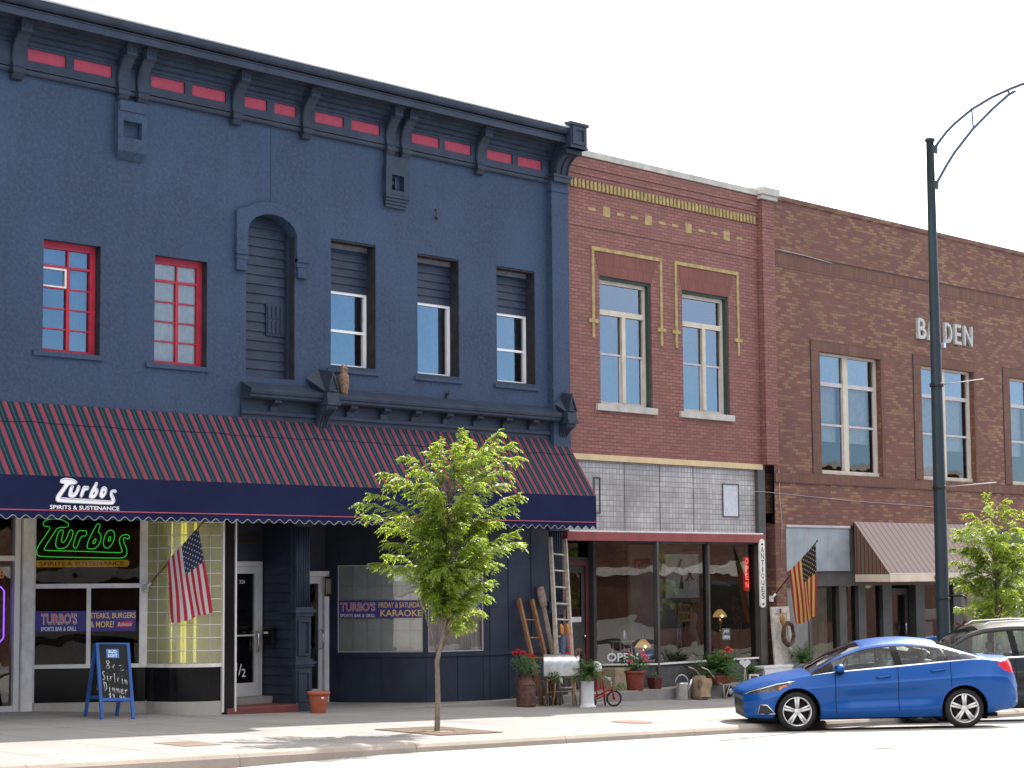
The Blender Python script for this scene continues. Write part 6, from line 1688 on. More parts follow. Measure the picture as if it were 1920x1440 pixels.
def fern(mb, c, r, n, seed, up_=.55, leaf=(.05, .020)):
    rnd = random.Random(seed); c = Vector(c)
    for k in range(n):
        a = rnd.uniform(0, 6.283); el = rnd.uniform(.15, 1.3); L = r*rnd.uniform(.75, 1.15)
        d = Vector((math.cos(a)*math.cos(el), math.sin(a)*math.cos(el), math.sin(el)*up_*1.5))
        m_ = 11
        for j in range(1, m_+1):
            f = j/m_; p = c + d*L*f - Vector((0, 0, L*.55*f*f))
            t_ = (d - Vector((0, 0, 1.1*f))).normalized(); s = t_.cross(Vector((0,0,1)))
            s = s.normalized() if s.length > 1e-3 else Vector((1,0,0))
            w = 1.15-.75*f
            for sg in (-1, 1): rib_leaf(mb, p, s*sg + t_*.5 + Vector((0,0,rnd.gauss(0,.2))), Vector((0,0,1)), leaf[0]*w*rnd.uniform(.8,1.3), leaf[1])
def bushy(mb, c, r, n, seed, ls=.055):
    rnd = random.Random(seed); c = Vector(c)
    for k in range(n):
        v = Vector((rnd.gauss(0,1), rnd.gauss(0,1), rnd.gauss(0,1))).normalized()*rnd.uniform(.35, 1.0)
        p = c + Vector((v.x*r[0], v.y*r[0], v.z*r[1])); d = (v + Vector((0,0,.3)) + Vector((rnd.gauss(0,.5), rnd.gauss(0,.5), rnd.gauss(0,.4)))).normalized()
        rib_leaf(mb, p, d, Vector((rnd.gauss(0,.5), rnd.gauss(0,.5), 1)), ls*rnd.uniform(.7,1.3), ls*rnd.uniform(.7, 1.0))
def bloom(mb, c, r, seed, n=26):
    rnd = random.Random(seed)
    for k in range(n):
        v = Vector((rnd.gauss(0,1), rnd.gauss(0,1), abs(rnd.gauss(0,1))*.9-.2)).normalized()
        rib_leaf(mb, Vector(c)+v*r*.45, v, Vector((rnd.gauss(0,1), rnd.gauss(0,1), rnd.gauss(0,1))), r*.8, r*.8)
def geranium(label, c, r, blooms, bm, seed, grp='potted geraniums'):
    t = thing('geranium', label, 'plant', (c[0], c[1], c[2]-r[1]), grp)
    mb = MB(); bushy(mb, c, r, 330, seed)
    mb2 = MB()
    for k in range(9): a = k*.7; mb2.tube([(c[0], c[1], c[2]-r[1]), (c[0]+.5*r[0]*math.cos(a), c[1]+.5*r[0]*math.sin(a), c[2]+.2*r[1])], .006, 4)
    mb2.build('stem', M['leafdark'], t); mb.build('foliage', M['leafdark'], t)
    for i, b in enumerate(blooms):
        mb = MB(); bloom(mb, b, .055, seed+i); mb2 = MB(); mb2.tube([(c[0]*.6+b[0]*.4, c[1]*.6+b[1]*.4, c[2]), b], .004, 4)
        o = mb.build('flower_head', bm, t); mb2.build('stalk', M['leafdark'], o)
    return t

# sandwich board
sbx = thing('sandwich_board', 'blue-framed folding chalkboard with the day menu before the bar window', 'sandwich board', (18.95, .25, .24))
def sb(front):
    g = gz
    if front: bl, br = Vector((18.55, -.07, 0)), Vector((19.08, -.20, 0))
    else: bl, br = Vector((18.74, .60, 0)), Vector((19.28, .47, 0))
    tl, tr_ = Vector((18.70, .28, 1.36)), Vector((19.23, .15, 1.36))
    if not front: tl, tr_ = tl+Vector((.01,.04,-.01)), tr_+Vector((.01,.04,-.01))
    bl.z = gz(bl.x, bl.y)+.003; br.z = gz(br.x, br.y)+.003
    return bl, br, tl, tr_
for front in (True, False):
    bl, br, tl, tr_ = sb(front)
    r_ = (br-bl).normalized(); u_ = (tl-bl).normalized(); n_ = u_.cross(r_).normalized()
    if n_.y > 0: n_ = -n_
    H_ = (tl-bl).length; Wd = (br-bl).length
    FMx = Matrix(((r_.x, -n_.x, u_.x, bl.x), (r_.y, -n_.y, u_.y, bl.y), (r_.z, -n_.z, u_.z, bl.z), (0,0,0,1)))
    mb = MB(FMx)
    mb.box(0, .05, -.02, .02, 0, H_); mb.box(Wd-.05, Wd, -.02, .02, 0, H_); mb.box(.05, Wd-.05, -.018, .018, .27, .32); mb.box(.05, Wd-.05, -.018, .018, H_-.03, H_)
    fr = mb.build('frame', M['bluewood'], sbx, bevel=.006)
    mb = MB(FMx); mb.box(.05, Wd-.05, -.008, .010, .32, H_-.03); mb.build('panel', M['chalk'], sbx)
    if front:
        mb = MB(FMx); mb.box(.16, .36, -.014, -.0085, H_-.24, H_-.10); lb = mb.build('label_plate', paint('blue_label', (.05,.22,.52), .4, var=.05), sbx)
        mb = MB(FMx); mb.text('BUD', .195, H_-.165, w=.13, h=.048, y=-.0165, bold=.02); mb.text('LIGHT', .185, H_-.225, w=.15, h=.048, y=-.0165, bold=.02); mb.build('lettering', M['letterwhite'], lb)
        # chalk handwriting as strokes
        STK = {'8': [[(.5,.95),(.2,.8),(.5,.5),(.8,.2),(.45,.02),(.15,.2),(.5,.5),(.8,.78),(.5,.95)]], 'o': [[(.5,.6),(.15,.3),(.5,.0),(.85,.3),(.5,.6)]], 'z': [[(.1,.55),(.85,.6),(.15,.02),(.9,.05)]],
               'S': [[(.9,.9),(.5,1.0),(.15,.75),(.55,.5),(.8,.25),(.4,.0),(.05,.12)]], 'i': [[(.5,.55),(.45,.05),(.7,.02)],[(.5,.8),(.52,.84)]], 'r': [[(.2,.55),(.25,.02),(.3,.4),(.6,.58),(.85,.5)]], 'l': [[(.4,1.0),(.45,.02),(.7,.05)]], 'n': [[(.15,.55),(.2,.02),(.3,.42),(.6,.55),(.75,.3),(.8,.0)]],
               'D': [[(.2,1.0),(.25,.0),(.7,.15),(.9,.55),(.65,.95),(.05,.98)]], 'e': [[(.15,.3),(.8,.36),(.6,.6),(.25,.5),(.15,.2),(.5,.0),(.9,.12)]], '$': [[(.85,.8),(.4,.85),(.3,.6),(.75,.4),(.6,.12),(.2,.15)],[(.55,1.0),(.5,-.05)]], '9': [[(.8,.6),(.5,.5),(.2,.72),(.5,.95),(.8,.75),(.65,.0)]], '.': [[(.4,.02),(.45,.04)]]}
        mb = MB(FMx)
        for txt, x0, z0, w, h in (('8oz', .13, H_-.41, .105, .14), ('Sirloin', .07, H_-.58, .058, .14), ('Dinner', .08, H_-.75, .066, .14), ('$9.99', .15, H_-.86, .055, .085)):
            for k, ch in enumerate(txt):
                for st in STK[ch]: mb.tube([(x0+(k+px_*.85)*w, -.0105, z0-.012*k+pz*h) for px_, pz in st], .0062, 4)
        mb.build('chalk_writing', M['chalkline'], sbx)
mb = MB(); mb.tube([(18.70, .02, .72), (18.72, .25, .66), (18.86, .45, .72)], .006, 4); mb.build('cord', M['straw'], sbx)

# empty terracotta pot by the column
def pot(label, cat, c, r0, r1, h, m, grp=None, rim=.03):
    t = thing('flower_pot', label, cat, c, grp)
    mb = MB(); mb.lathe([(0, 0), (r0, 0), (r0*1.05, .01), (r1*.94, h-.055), (r1*.95, h-.05), (r1+rim*.3, h-.05), (r1+rim*.4, h), (r1-.015, h), (r1-.03, h-.06), (r1*.8, h-.08), (0, h-.08)], c, 28)
    mb.build('body', m, t); return t
p_ = pot('empty terracotta pot standing before the fluted blue column', 'flower pot', (22.62, -.38, gz(22.62, -.38)), .115, .175, .345, M['terracotta'])
mb = MB(Matrix.Translation((22.62-.07, -.38-.165, gz(22.62,-.38)+.24))); mb.box(-.025, .025, -.012, -.008, 0, .025); mb.build('price_tag', M['letterwhite'], p_)

# rusty milk can with red geranium
c = (27.28, -.72, gz(27.28, -.72))
t = thing('milk_can', 'rusty brown milk can holding the red geranium at the left of the display', 'milk can', c)
mb = MB(); mb.lathe([(0, 0), (.165, 0), (.172, .012), (.172, .40), (.165, .425), (.12, .475), (.105, .50), (.105, .55), (.128, .575), (.128, .585), (.105, .585), (.09, .56), (0, .55)], c, 28); mb.lathe([(.173, .03), (.177, .035), (.177, .05), (.173, .055)], c, 28); mb.lathe([(.173, .385), (.178, .39), (.178, .40), (.173, .405)], c, 28)
mb.build('body', M['rust'], t)
mb = MB()
for s in (-1, 1): mb.tube([(c[0]+s*.10*RV.x, c[1]+s*.10*RV.y, c[2]+.55), (c[0]+s*.19*RV.x, c[1]+s*.19*RV.y, c[2]+.53), (c[0]+s*.185*RV.x, c[1]+s*.185*RV.y, c[2]+.44), (c[0]+s*.155*RV.x, c[1]+s*.155*RV.y, c[2]+.42)], .011, 6)
mb.build('handle', M['rust'], t)
g0 = Vector((c[0], c[1], c[2]+.73))
geranium('red-flowered geranium spilling from the rusty milk can', tuple(g0), (.27, .20), [tuple(g0+RV*-.20+Vector((0,0,.20))-DV*.1), tuple(g0+RV*-.05+Vector((0,0,.21))-DV*.12), tuple(g0+RV*.10+Vector((0,0,.16))-DV*.15), tuple(g0+RV*-.12+Vector((0,0,.23))+DV*.05)], M['bloomred'], 21)

# ladders and post leaning on the blue front
def ladder(label, b0, b1, t0, t1, rung_f, rw, m, grp, name='ladder'):
    t = thing(name, label, 'ladder', b0, grp)
    b0, b1, t0, t1 = map(Vector, (b0, b1, t0, t1))
    for a, b in ((b0, t0), (b1, t1)):
        d = (b-a).normalized(); s = (b1-b0).normalized(); n = d.cross(s).normalized()
        mb = MB(); w, th = rw
        q = lambda p: [tuple(p + s*i*w + n*j*th) for i, j in ((-.5,-.5),(.5,-.5),(.5,.5),(-.5,.5))]
        mb.hexa(q(a), q(b)); mb.build('rail', m, t, bevel=.006)
    for f in rung_f: mb = MB(); mb.tube([b0.lerp(t0, f), b1.lerp(t1, f)], .017, 8); mb.build('rung', m, t)
    return t
zb_ = lambda x, y: max(gz(x, y), .10 if y > -.24 else -9)
ladder('short brown wooden ladder leaning on the navy boards', (27.98, -.50, gz(27.98, -.5)), (28.36, -.50, gz(28.36, -.5)), (27.84, -.06, 1.90), (28.20, -.06, 1.88), (.22, .44, .63, .80), (.055, .075), M['wood'], 'wooden ladders')
ladder('tall pale ladder leaning on the fluted column by the shop door', (28.30, -.62, gz(28.3, -.62)), (28.72, -.62, gz(28.72, -.62)), (28.63, -.15, 3.02), (29.05, -.15, 2.99), (.10, .20, .302, .404, .505, .60, .70, .80, .90), (.035, .085), M['palewood'], 'wooden ladders')
t = thing('wooden_post', 'grey weathered post with a broad split top between the two ladders', 'post', (28.62, -.40, -.02))
mb = MB(); d0 = Vector((28.62, -.40, gz(28.62,-.4))); d1 = Vector((28.44, -.05, 2.10))
mb.tube([d0, d0.lerp(d1, .55), d0.lerp(d1, .82)], [.045, .048, .045], 8); mb.build('shaft', M['oldwood'], t)
mb = MB(); mb.tube([d0.lerp(d1, .82), d0.lerp(d1, .84), d0.lerp(d1, .93), d1], [.045, .074, .080, .068], 8); mb.build('head', M['oldwood'], t, bevel=.004)
# cloth figures hanging on the tall ladder
t = thing('cloth_bundle', 'blue and pink cloths with orange tops hung from the tall ladder rungs', 'cloth bundle', (28.6, -.55, 1.1))
def hang(c0, w, top, bot, m, nm, s=0):
    mb = MB(VF(c0[0], c0[1], 0)); mb.grid(lambda u, v: (w*(u-.5)*(1-.35*(1-v)) + s*(1-v), .012*math.sin(u*9)*v - .05*math.sin(u*math.pi), bot+(top-bot)*v), 10, 8); return mb.build(nm, m, t)
hang((28.50, -.56), .11, 1.22, .86, paint('denim', (.10,.15,.24), .9, var=.3, vscale=20), 'denim_cloth', -.01)
hang((28.61, -.60), .11, 1.25, .80, paint('pink_cloth', (.42,.22,.19), .9, var=.25, vscale=20), 'pink_cloth', .04)
hang((28.55, -.57), .14, .92, .82, M['bloomred'], 'red_cloth', .02)
for x, y in ((28.44, -.55), (28.57, -.59)):
    mb = MB(); mb.tube([(x, y, 1.43), (x+.01, y-.01, 1.38), (x+.02, y-.01, 1.28), (x+.035, y-.01, 1.20)], [.015, .034, .036, .025], 8); mb.build('orange_top', paint('orange_leather', (.48,.20,.05), .7, var=.2), t)

# big galvanised mailbox on a rustic stand
mc = Vector((28.14, -.80, .70)); F_ = VF(mc.x, mc.y, 0)
t = thing('mailbox', 'large galvanised rural mailbox on a stand of crooked sticks', 'mailbox', (28.14, -.8, 0))
def mbprof(r=0.0): return [(-.155-r, .515-r), (.155+r, .515-r), (.155+r, .74)] + [(.155*math.cos(a)+r*math.cos(a), .74+(.155+r)*math.sin(a)) for a in [math.pi*k/12 for k in range(1, 12)]] + [(-.155-r, .74)]
mb = MB(F_); mb.prism_x(mbprof(), -.31, .31); mb.build('body', M['galv'], t)
mb = MB(F_)
for x in (-.29, -.235, -.215, .205, .225, .265): mb.prism_x(mbprof(.005), x, x+.010)
mb.build('ridge', M['galv'], t)
mb = MB(F_); mb.prism_x(mbprof(-.01), .312, .33); mb.build('door', M['galv'], t)
M['stick'] = paint('crooked_sticks', (.30, .20, .11), .85, var=.35, vscale=18)
for a, b, c_ in (((-.25, -.10), (-.31, -.20), .03), ((-.24, .12), (-.20, .10), -.02), ((.20, -.12), (.22, -.17), .02), ((.25, .10), (.29, .16), -.03), ((-.10, -.1), (-.16, -.19), .02), ((.28, -.08), (.33, -.10), .03)):
    mb = MB(); p0 = F_ @ Vector((a[0], a[1], .515)); p2 = F_ @ Vector((b[0], b[1], 0)); p2.z = gz(p2.x, p2.y); p1 = p0.lerp(p2, .5)+RV*c_
    mb.tube([p0, p1, p2], [.012, .014, .013], 6); mb.build('leg', M['stick'], t)
mb = MB(F_); mb.tube([(-.27, -.11, .50), (.27, -.12, .50)], .012, 6); mb.tube([(-.28, -.14, .22), (.25, -.14, .25)], .010, 6); mb.build('crossbar', M['stick'], t)
t = thing('wreath', 'brown twig wreath leaning on the right end of the mailbox', 'wreath', (28.42, -1.0, .5), 'twig wreaths')
def wreath(M_, rx, rz_, seed, m):
    rnd = random.Random(seed); mb = MB(M_)
    for k in range(46):
        a0 = rnd.uniform(0, 6.28); ln = rnd.uniform(1.2, 3.4); r = rnd.uniform(.80, 1.16); y0 = rnd.uniform(-.035, .035)
        mb.tube([(rx*r*math.cos(a0+ln*i/14)*(1+.04*math.sin(5*i/14+k)), y0+.012*math.sin(i+k), rz_*r*math.sin(a0+ln*i/14)) for i in range(15)], rnd.uniform(.006, .013), 4)
    return mb
wreath(VF(28.40, -1.02, .76, R(62)), .17, .20, 4, None).build('twigs', M['twig'], t)
# stick bundle under the mailbox
t = thing('stick_bundle', 'dark bundle of sticks and wire standing under the mailbox', 'stick bundle', (27.95, -.55, 0))
mb = MB(); rnd = random.Random(9)
for k in range(26):
    x, y = 27.98+rnd.uniform(-.16,.28), -.60+rnd.uniform(-.12,.12); mb.tube([(x, y, gz(x,y)), (x+rnd.uniform(-.04,.04), y+rnd.uniform(-.03,.03), .2), (x+rnd.uniform(-.09,.09), y+rnd.uniform(-.06,.06), rnd.uniform(.32,.48))], .006, 4)
mb.build('sticks', M['twig'], t)
t = thing('corn_stalk', 'pale dried husk with green leaves hanging below the mailbox left end', 'dried plant', (27.85, -1.0, .4))
mb = MB(); mb.tube([(27.86, -.98, .56), (27.90, -1.0, .46), (27.93, -1.02, .38)], [.018, .034, .010], 8); mb.build('husk', paint('pale_husk', (.52,.48,.32), .8, var=.2, vscale=20), t)
mb = MB(); bushy(mb, (27.78, -.95, .50), (.11, .09), 90, 33, .045); mb.build('foliage', M['leafdark'], t)
# white pot with fern
c = (28.28, -1.30, gz(28.28, -1.3))
t = thing('flower_pot', 'tall white flared pot holding the fern beside the red tricycle', 'flower pot', c)
mb = MB(); mb.lathe([(0, 0), (.155, 0), (.158, .015), (.125, .05), (.118, .10), (.118, .44), (.126, .455), (.126, .465), (.11, .465), (.10, .43), (0, .42)], c, 28); mb.build('body', M['enamel'], t)
t = thing('fern', 'bushy fern in the tall white pot next to the twig wreath', 'plant', (c[0], c[1], c[2]+.43), 'ferns')
mb = MB(); fern(mb, (c[0]+.02, c[1], c[2]+.52), .46, 84, 2, .9, (.075, .028)); mb.build('fronds', M['leafdark'], t)
# red stool with white pot, tricycle
c = (28.92, -.98, gz(28.92, -.98))
t = thing('stool', 'small red metal step stool behind the red tricycle', 'stool', c)
F_ = VF(c[0], c[1], c[2])
mb = MB(F_); mb.box(-.13, .13, -.12, .12, .575, .60); mb.build('seat', M['redpaint'], t, bevel=.006)
for a in (-1, 1):
    for b in (-1, 1): mb = MB(F_); mb.tube([(a*.11, b*.10, .575), (a*.155, b*.15, .0)], .012, 6); mb.build('leg', M['redpaint'], t)
mb = MB(F_); mb.box(-.14, .14, -.13, .05, .30, .315); mb.tube([(-.13, -.12, .2), (.13, -.12, .2)], .009, 6)
for x in (-.06, 0, .06): mb.box(x-.012, x+.012, -.125, -.115, .315, .575)
mb.build('step', M['redpaint'], t)
t = thing('enamel_pot', 'white domed enamel pot on the red stool', 'pot', (28.90, -.98, c[2]+.60))
mb = MB(); mb.lathe([(0, .602), (.10, .602), (.105, .62), (.105, .70), (.09, .75), (.055, .785), (.02, .80), (0, .80)], c, 20); mb.build('body', M['enamel'], t)
mb = MB(); mb.ball((c[0], c[1], c[2]+.815), .018, 10, 8); mb.build('lid_knob', M['blackmetal'], t)
t = thing('tricycle', "child's red tricycle with white handlebar on the pavement", 'tricycle', (28.6, -1.35, gz(28.6, -1.35)))
g0 = gz(28.7, -1.4); F_ = VF(28.88, -1.42, g0, R(12))
mb = MB(F_)
def tyre(cx, cy, r, w): mb.lathe([(r-.030, -w/2), (r-.008, -w/2), (r, -w*.25), (r, w*.25), (r-.008, w/2), (r-.030, w/2)], (cx, cy, r), 26, 'y', cap=False)
def wheel_(cx, cy, r, par):
    global mb
    mb = MB(F_); tyre(cx, cy, r, .034); w = mb.build('wheel', M['rubber'], par)
    mb = MB(F_); mb.lathe([(r-.031, -.010), (r-.022, -.012), (r-.022, .012), (r-.031, .010)], (cx, cy, r), 24, 'y', cap=False)
    for k in range(10): a = 2*math.pi*k/10; mb.tube([(cx, cy, r), (cx+(r-.028)*math.cos(a), cy, r+(r-.028)*math.sin(a))], .003, 4)
    mb.lathe([(0, -.03), (.018, -.03), (.018, .03), (0, .03)], (cx, cy, r), 12, 'y'); mb.build('rim', M['redpaint'], w)
wheel_(0, 0, .145, t); wheel_(-.46, -.16, .095, t); wheel_(-.46, .16, .095, t)
mb = MB(F_)
mb.tube([(-.02, 0, .30), (-.12, 0, .29), (-.30, 0, .20), (-.46, 0, .13)], .018, 8); mb.tube([(-.46, -.16, .095), (-.46, .16, .095)], .010, 6); mb.tube([(-.10, 0, .235), (-.28, 0, .16), (-.46, 0, .105)], .012, 6)
for s in (-.032, .032): mb.tube([(-.035, s, .36), (0, s, .135)], .010, 6)
mb.box(-.56, -.40, -.14, .14, .19, .205); mb.tube([(-.30, 0, .20), (-.33, 0, .30)], .012, 6); mb.build('frame', M['redpaint'], t)
mb = MB(F_); mb.ball((-.36, 0, .315), (.105, .075, .022), 14, 8); mb.build('saddle', M['redpaint'], t)
mb = MB(F_); mb.tube([(-.035, 0, .34), (-.05, 0, .44), (-.06, -.02, .47), (-.10, -.14, .52), (-.14, -.16, .53)], .010, 6); mb.tube([(-.06, .02, .47), (-.10, .14, .52), (-.14, .16, .53)], .010, 6); mb.build('handlebar', M['enamel'], t)
mb = MB(F_); mb.grid(lambda u, v: ((.150)*math.cos(R(20+110*u)), -.03+.06*v, .135+.150*math.sin(R(20+110*u))), 12, 2); mb.build('mudguard', M['enamel'], t)
t = thing('plant_sprig', 'small green sprig in the tricycle basket', 'plant', (28.98, -1.5, .25))
mb = MB(); bushy(mb, (28.98, -1.50, .30), (.11, .06), 90, 12, .04); mb.build('foliage', M['leafdark'], t)

# pots on the platform
c = (31.10, -.14, .10)
pot('round terracotta pot of pink geraniums under the shop window lettering', 'flower pot', c, .15, .20, .37, paint('deep_terracotta', (.235,.062,.042), .8, var=.2, vscale=9), 'terracotta pots')
g0 = Vector((31.10, -.14, .60))
geranium('pink-flowered geranium in the round terracotta pot', tuple(g0), (.27, .17), [tuple(g0-RV*.12+Vector((0,0,.20))-DV*.1), tuple(g0+RV*.17+Vector((0,0,.13))-DV*.1), tuple(g0-RV*.10+Vector((0,0,.04))-DV*.22), tuple(g0+RV*.21+Vector((0,0,.05))-DV*.1), tuple(g0+RV*.14+Vector((0,0,.19)))], M['bloompink'], 41)
t = thing('flower_pot', 'small square dark red glazed pot beside the pink geranium', 'flower pot', (31.66, -.22, .10), 'terracotta pots')
mb = MB(VF(31.64, -.20, .10, R(40))); mb.hexa([(-.09,-.09,0),(.09,-.09,0),(.09,.09,0),(-.09,.09,0)], [(-.115,-.115,.225),(.115,-.115,.225),(.115,.115,.225),(-.115,.115,.225)]); mb.build('body', paint('dark_red_glaze', (.10,.018,.018), .3, var=.3), t, bevel=.012)
mb = MB(); bushy(mb, (31.64, -.20, .36), (.09, .035), 40, 5, .05); mb.build('seedling', M['leafdark'], t)
# steel can, sack, wheelbarrow
c = (32.16, -.46, gz(32.16, -.46))
t = thing('steel_can', 'polished steel can with an arched bail handle and short spout', 'watering can', c)
mb = MB(); mb.lathe([(0, 0), (.125, 0), (.13, .012), (.122, .30), (.125, .315), (.128, .33), (.118, .335), (.11, .32), (0, .31)], c, 28); mb.build('body', M['chrome'], t)
mb = MB(VF(*c)); mb.tube([(.123*math.cos(a), 0, .33+.155*math.sin(a)) for a in [math.pi*k/14 for k in range(15)]], .010, 6); mb.build('handle', M['galv'], t)
mb = MB(VF(*c)); mb.tube([(.11, 0, .20), (.17, 0, .31), (.19, 0, .40)], [.04, .025, .018], 8); mb.build('spout', M['chrome'], t)
c = (32.58, -.58, gz(32.58, -.58))
t = thing('sack', 'brown canvas rucksack sagging beside the polished steel can', 'sack', c)
mb = MB(VF(*c))
def sk(u, v):
    a = 2*math.pi*u; prof = [(.0, .03), (.14, .0), (.175, .06), (.18, .18), (.165, .32), (.14, .42), (.10, .47), (.0, .46)]
    f = v*(len(prof)-1); i = min(len(prof)-2, int(f)); g = f-i; r = prof[i][0]*(1-g)+prof[i+1][0]*g; z = prof[i][1]*(1-g)+prof[i+1][1]*g
    w = 1+.06*math.sin(3*a+z*9)+.035*math.sin(7*a+z*14); return (r*w*1.05*math.cos(a), r*w*.75*math.sin(a), z)
mb.grid(sk, 36, 21); mb.build('body', M['burlap'], t)
mb = MB(VF(*c)); mb.grid(lambda u, v: (.02+.20*u+.02*math.sin(v*6), -.145-.012*math.sin(u*5)+.07*u, .42-.36*v), 8, 8); mb.build('flap', paint('tan_canvas_flap', (.33,.24,.15), .9, var=.25, vscale=9), t)
mb = MB(VF(*c)); mb.box(-.045, -.02, -.145, -.125, .20, .40); mb.box(-.055, -.01, -.15, -.14, .24, .27); mb.build('strap', M['twig'], t)
t = thing('wheelbarrow', 'little wheelbarrow with pale tube frame carrying the big fern', 'wheelbarrow', (33.2, -.4, gz(33.2, -.4)))
mb = MB(); W0 = [(33.38, -.42), (33.66, -.36)]
mb = MB()
for oy in (-.16, .16):
    q = lambda x, z: (x, -.42+oy, z)
    mb.tube([q(32.60, .50), q(32.85, .43), q(33.20, .17), q(33.34, .11), q(33.62, .11), q(33.80, .06), q(33.80, -.03)], .014, 8)
    mb.tube([q(33.36, .11), q(33.40, gz(33.4,-.4)), q(33.44, gz(33.4,-.4)), q(33.58, .11)], .013, 6)
mb.tube([(33.80, -.58, -.03), (33.80, -.26, -.03)], .010, 6); mb.build('frame', M['palewood'], t)
mb = MB()
for oy in (-.16, .16): mb.tube([(32.48, -.42+oy, .52), (32.62, -.42+oy, .49)], .020, 8)
mb.build('grip', M['rubber'], t)
mb = MB(); mb.lathe([(.04, -.02), (.10, -.025), (.115, 0), (.10, .025), (.04, .02)], (33.80, -.42, -.03-.035+.02), 20, 'y', cap=False); wh = mb.build('wheel', M['rubber'], t)
mb = MB(); mb.lathe([(0, -.028), (.06, -.026), (.06, .026), (0, .028)], (33.80, -.42, -.045), 16, 'y'); mb.build('rim', M['enamel'], wh)
mb = MB(); mb.hexa([(33.16, -.58, .13), (33.62, -.58, .13), (33.62, -.26, .13), (33.16, -.26, .13)], [(33.04, -.66, .30), (33.74, -.66, .30), (33.74, -.18, .30), (33.04, -.18, .30)]); mb.build('tray', paint('rusty_red_tray', (.20,.065,.04), .75, var=.3, vscale=12), t, bevel=.01)
t = thing('fern', 'largest fern, spreading out of the little wheelbarrow', 'plant', (33.4, -.42, .31), 'ferns')
mb = MB(); fern(mb, (33.28, -.42, .36), .62, 110, 8, .85, (.08, .030)); fern(mb, (33.55, -.42, .34), .52, 80, 18, .8, (.08, .030)); mb.build('fronds', M['leafdark'], t)
g0 = Vector((34.15, -.10, .55))
geranium('coral-red geranium rising behind the wheelbarrow fern', tuple(g0), (.17, .13), [tuple(g0+RV*.02+Vector((0,0,.24))), tuple(g0-RV*.06+Vector((0,0,.16))-DV*.05), tuple(g0+RV*.10+Vector((0,0,.19))), tuple(g0-RV*.03+Vector((0,0,.06))-DV*.1)], M['bloomcoral'], 61)
t = thing('heart_sign', 'white heart-shaped board on a thin stand right of the wheelbarrow', 'heart sign', (34.34, -.42, gz(34.34, -.42)))
mb = MB(VF(34.34, -.42, 0))
hp = []
for k in range(28):
    a = 2*math.pi*k/28; hp.append((.0072*16*math.sin(a)**3, .50+.0062*(13*math.cos(a)-5*math.cos(2*a)-2*math.cos(3*a)-math.cos(4*a))))
mb.prism_y(hp, -.012, .012); mb.build('board', M['enamel'], t)
mb = MB(VF(34.34, -.42, 0)); z0 = gz(34.34, -.42)
mb.tube([(0, .015, .45), (-.05, .02, z0)], .007, 5); mb.tube([(0, .015, .45), (.06, .02, z0)], .007, 5); mb.tube([(0, .015, .45), (.0, .14, z0)], .007, 5); mb.build('stand', M['palewood'], t)
t = thing('fern', 'small leafy plant between the heart sign and the white bench', 'plant', (34.72, -.35, .0), 'ferns')
mb = MB(); fern(mb, (34.70, -.33, .28), .32, 50, 28, .7, (.06, .024)); mb.lathe([(0, -.19), (.09, -.19), (.12, .16), (.10, .16), (0, .12)], (34.70, -.33, 0), 16); mb.build('fronds', M['leafdark'], t)
t = thing('picture_frame', 'small white picture frame standing low beside the heart sign', 'picture frame', (34.44, -.55, gz(34.44, -.55)))
F_ = VF(34.44, -.56, gz(34.44, -.56), R(-12)) @ Matrix.Rotation(R(-10), 4, 'X')
mb = MB(F_)
for a, b, c_, d in ((-.10,.10,0,.03), (-.10,.10,.31,.34), (-.10,-.07,.03,.31), (.07,.10,.03,.31)): mb.box(a, b, -.01, .01, c_+.13, d+.13)
mb.box(-.09, -.07, 0, .02, 0, .13); mb.box(.07, .09, 0, .02, 0, .13); mb.build('frame', M['enamel'], t)
mb = MB(F_); mb.box(-.07, .07, -.002, .004, .16, .44); mb.build('picture', paint('dark_picture', (.10,.05,.05), .5, var=.7, vscale=18), t)
t = thing('bench', 'white painted bench partly hidden behind the blue car bonnet', 'bench', (35.5, -.30, gz(35.5, -.3)))
mb = MB(); mb.box(34.98, 36.05, -.44, -.14, .36, .41); mb.build('seat', M['enamel'], t, bevel=.008)
mb = MB(); mb.box(35.02, 36.02, -.43, -.41, .22, .36); mb.box(35.02, 36.02, -.18, -.16, .22, .36); mb.build('apron', M['enamel'], t)
for x in (35.05, 35.97):
    for y in (-.40, -.18): MB().box(x-.025, x+.025, y-.025, y+.025, gz(x, y), .36).build('leg', M['enamel'], t)
# old white door with wreath
t = thing('old_door', 'old white panelled door leaning on the brown brick beside the corner post', 'door', (36.1, -.12, gz(36.1, -.1)))
DM = Matrix.Translation((35.82, -.17, gz(36.1,-.2))) @ Matrix.Rotation(R(-4), 4, 'X')
M['olddoor'] = paint('chipped_white_paint', (.46, .42, .38), .75, var=.28, vscale=7, bmp=.2)
mb = MB(DM); zt = 1.62 - gz(36.1,-.2)
mb.wall(rect(0, .66, 0, zt), [rect(.10, .56, .15, .62), rect(.10, .56, .74, zt-.14)], -.02, .015); mb.box(0, .66, -.003, .02, 0, zt); mb.box(-.001, 0, -.02, .02, 0, zt); mb.box(.66, .661, -.02, .02, 0, zt); mb.box(0, .66, -.0195, .02, zt, zt+.001)
mb.build('panel', M['olddoor'], t)
mb = MB(DM); mb.box(.30, .36, -.03, -.021, zt-.13, zt-.05); mb.box(.60, .625, -.06, -.021, .80, .83); mb.build('latch', M['rust'], t)
t = thing('wreath', 'oval twig wreath hanging on the old white door', 'wreath', (36.22, -.2, 1.03), 'twig wreaths')
wreath(Matrix.Translation((36.22, -.22, 1.04)), .20, .235, 14, None).build('twigs', M['twig'], t)
t = thing('corn_husk', 'tan dried corn bunch hanging at the top of the old white door', 'dried corn', (36.0, -.2, 1.35))
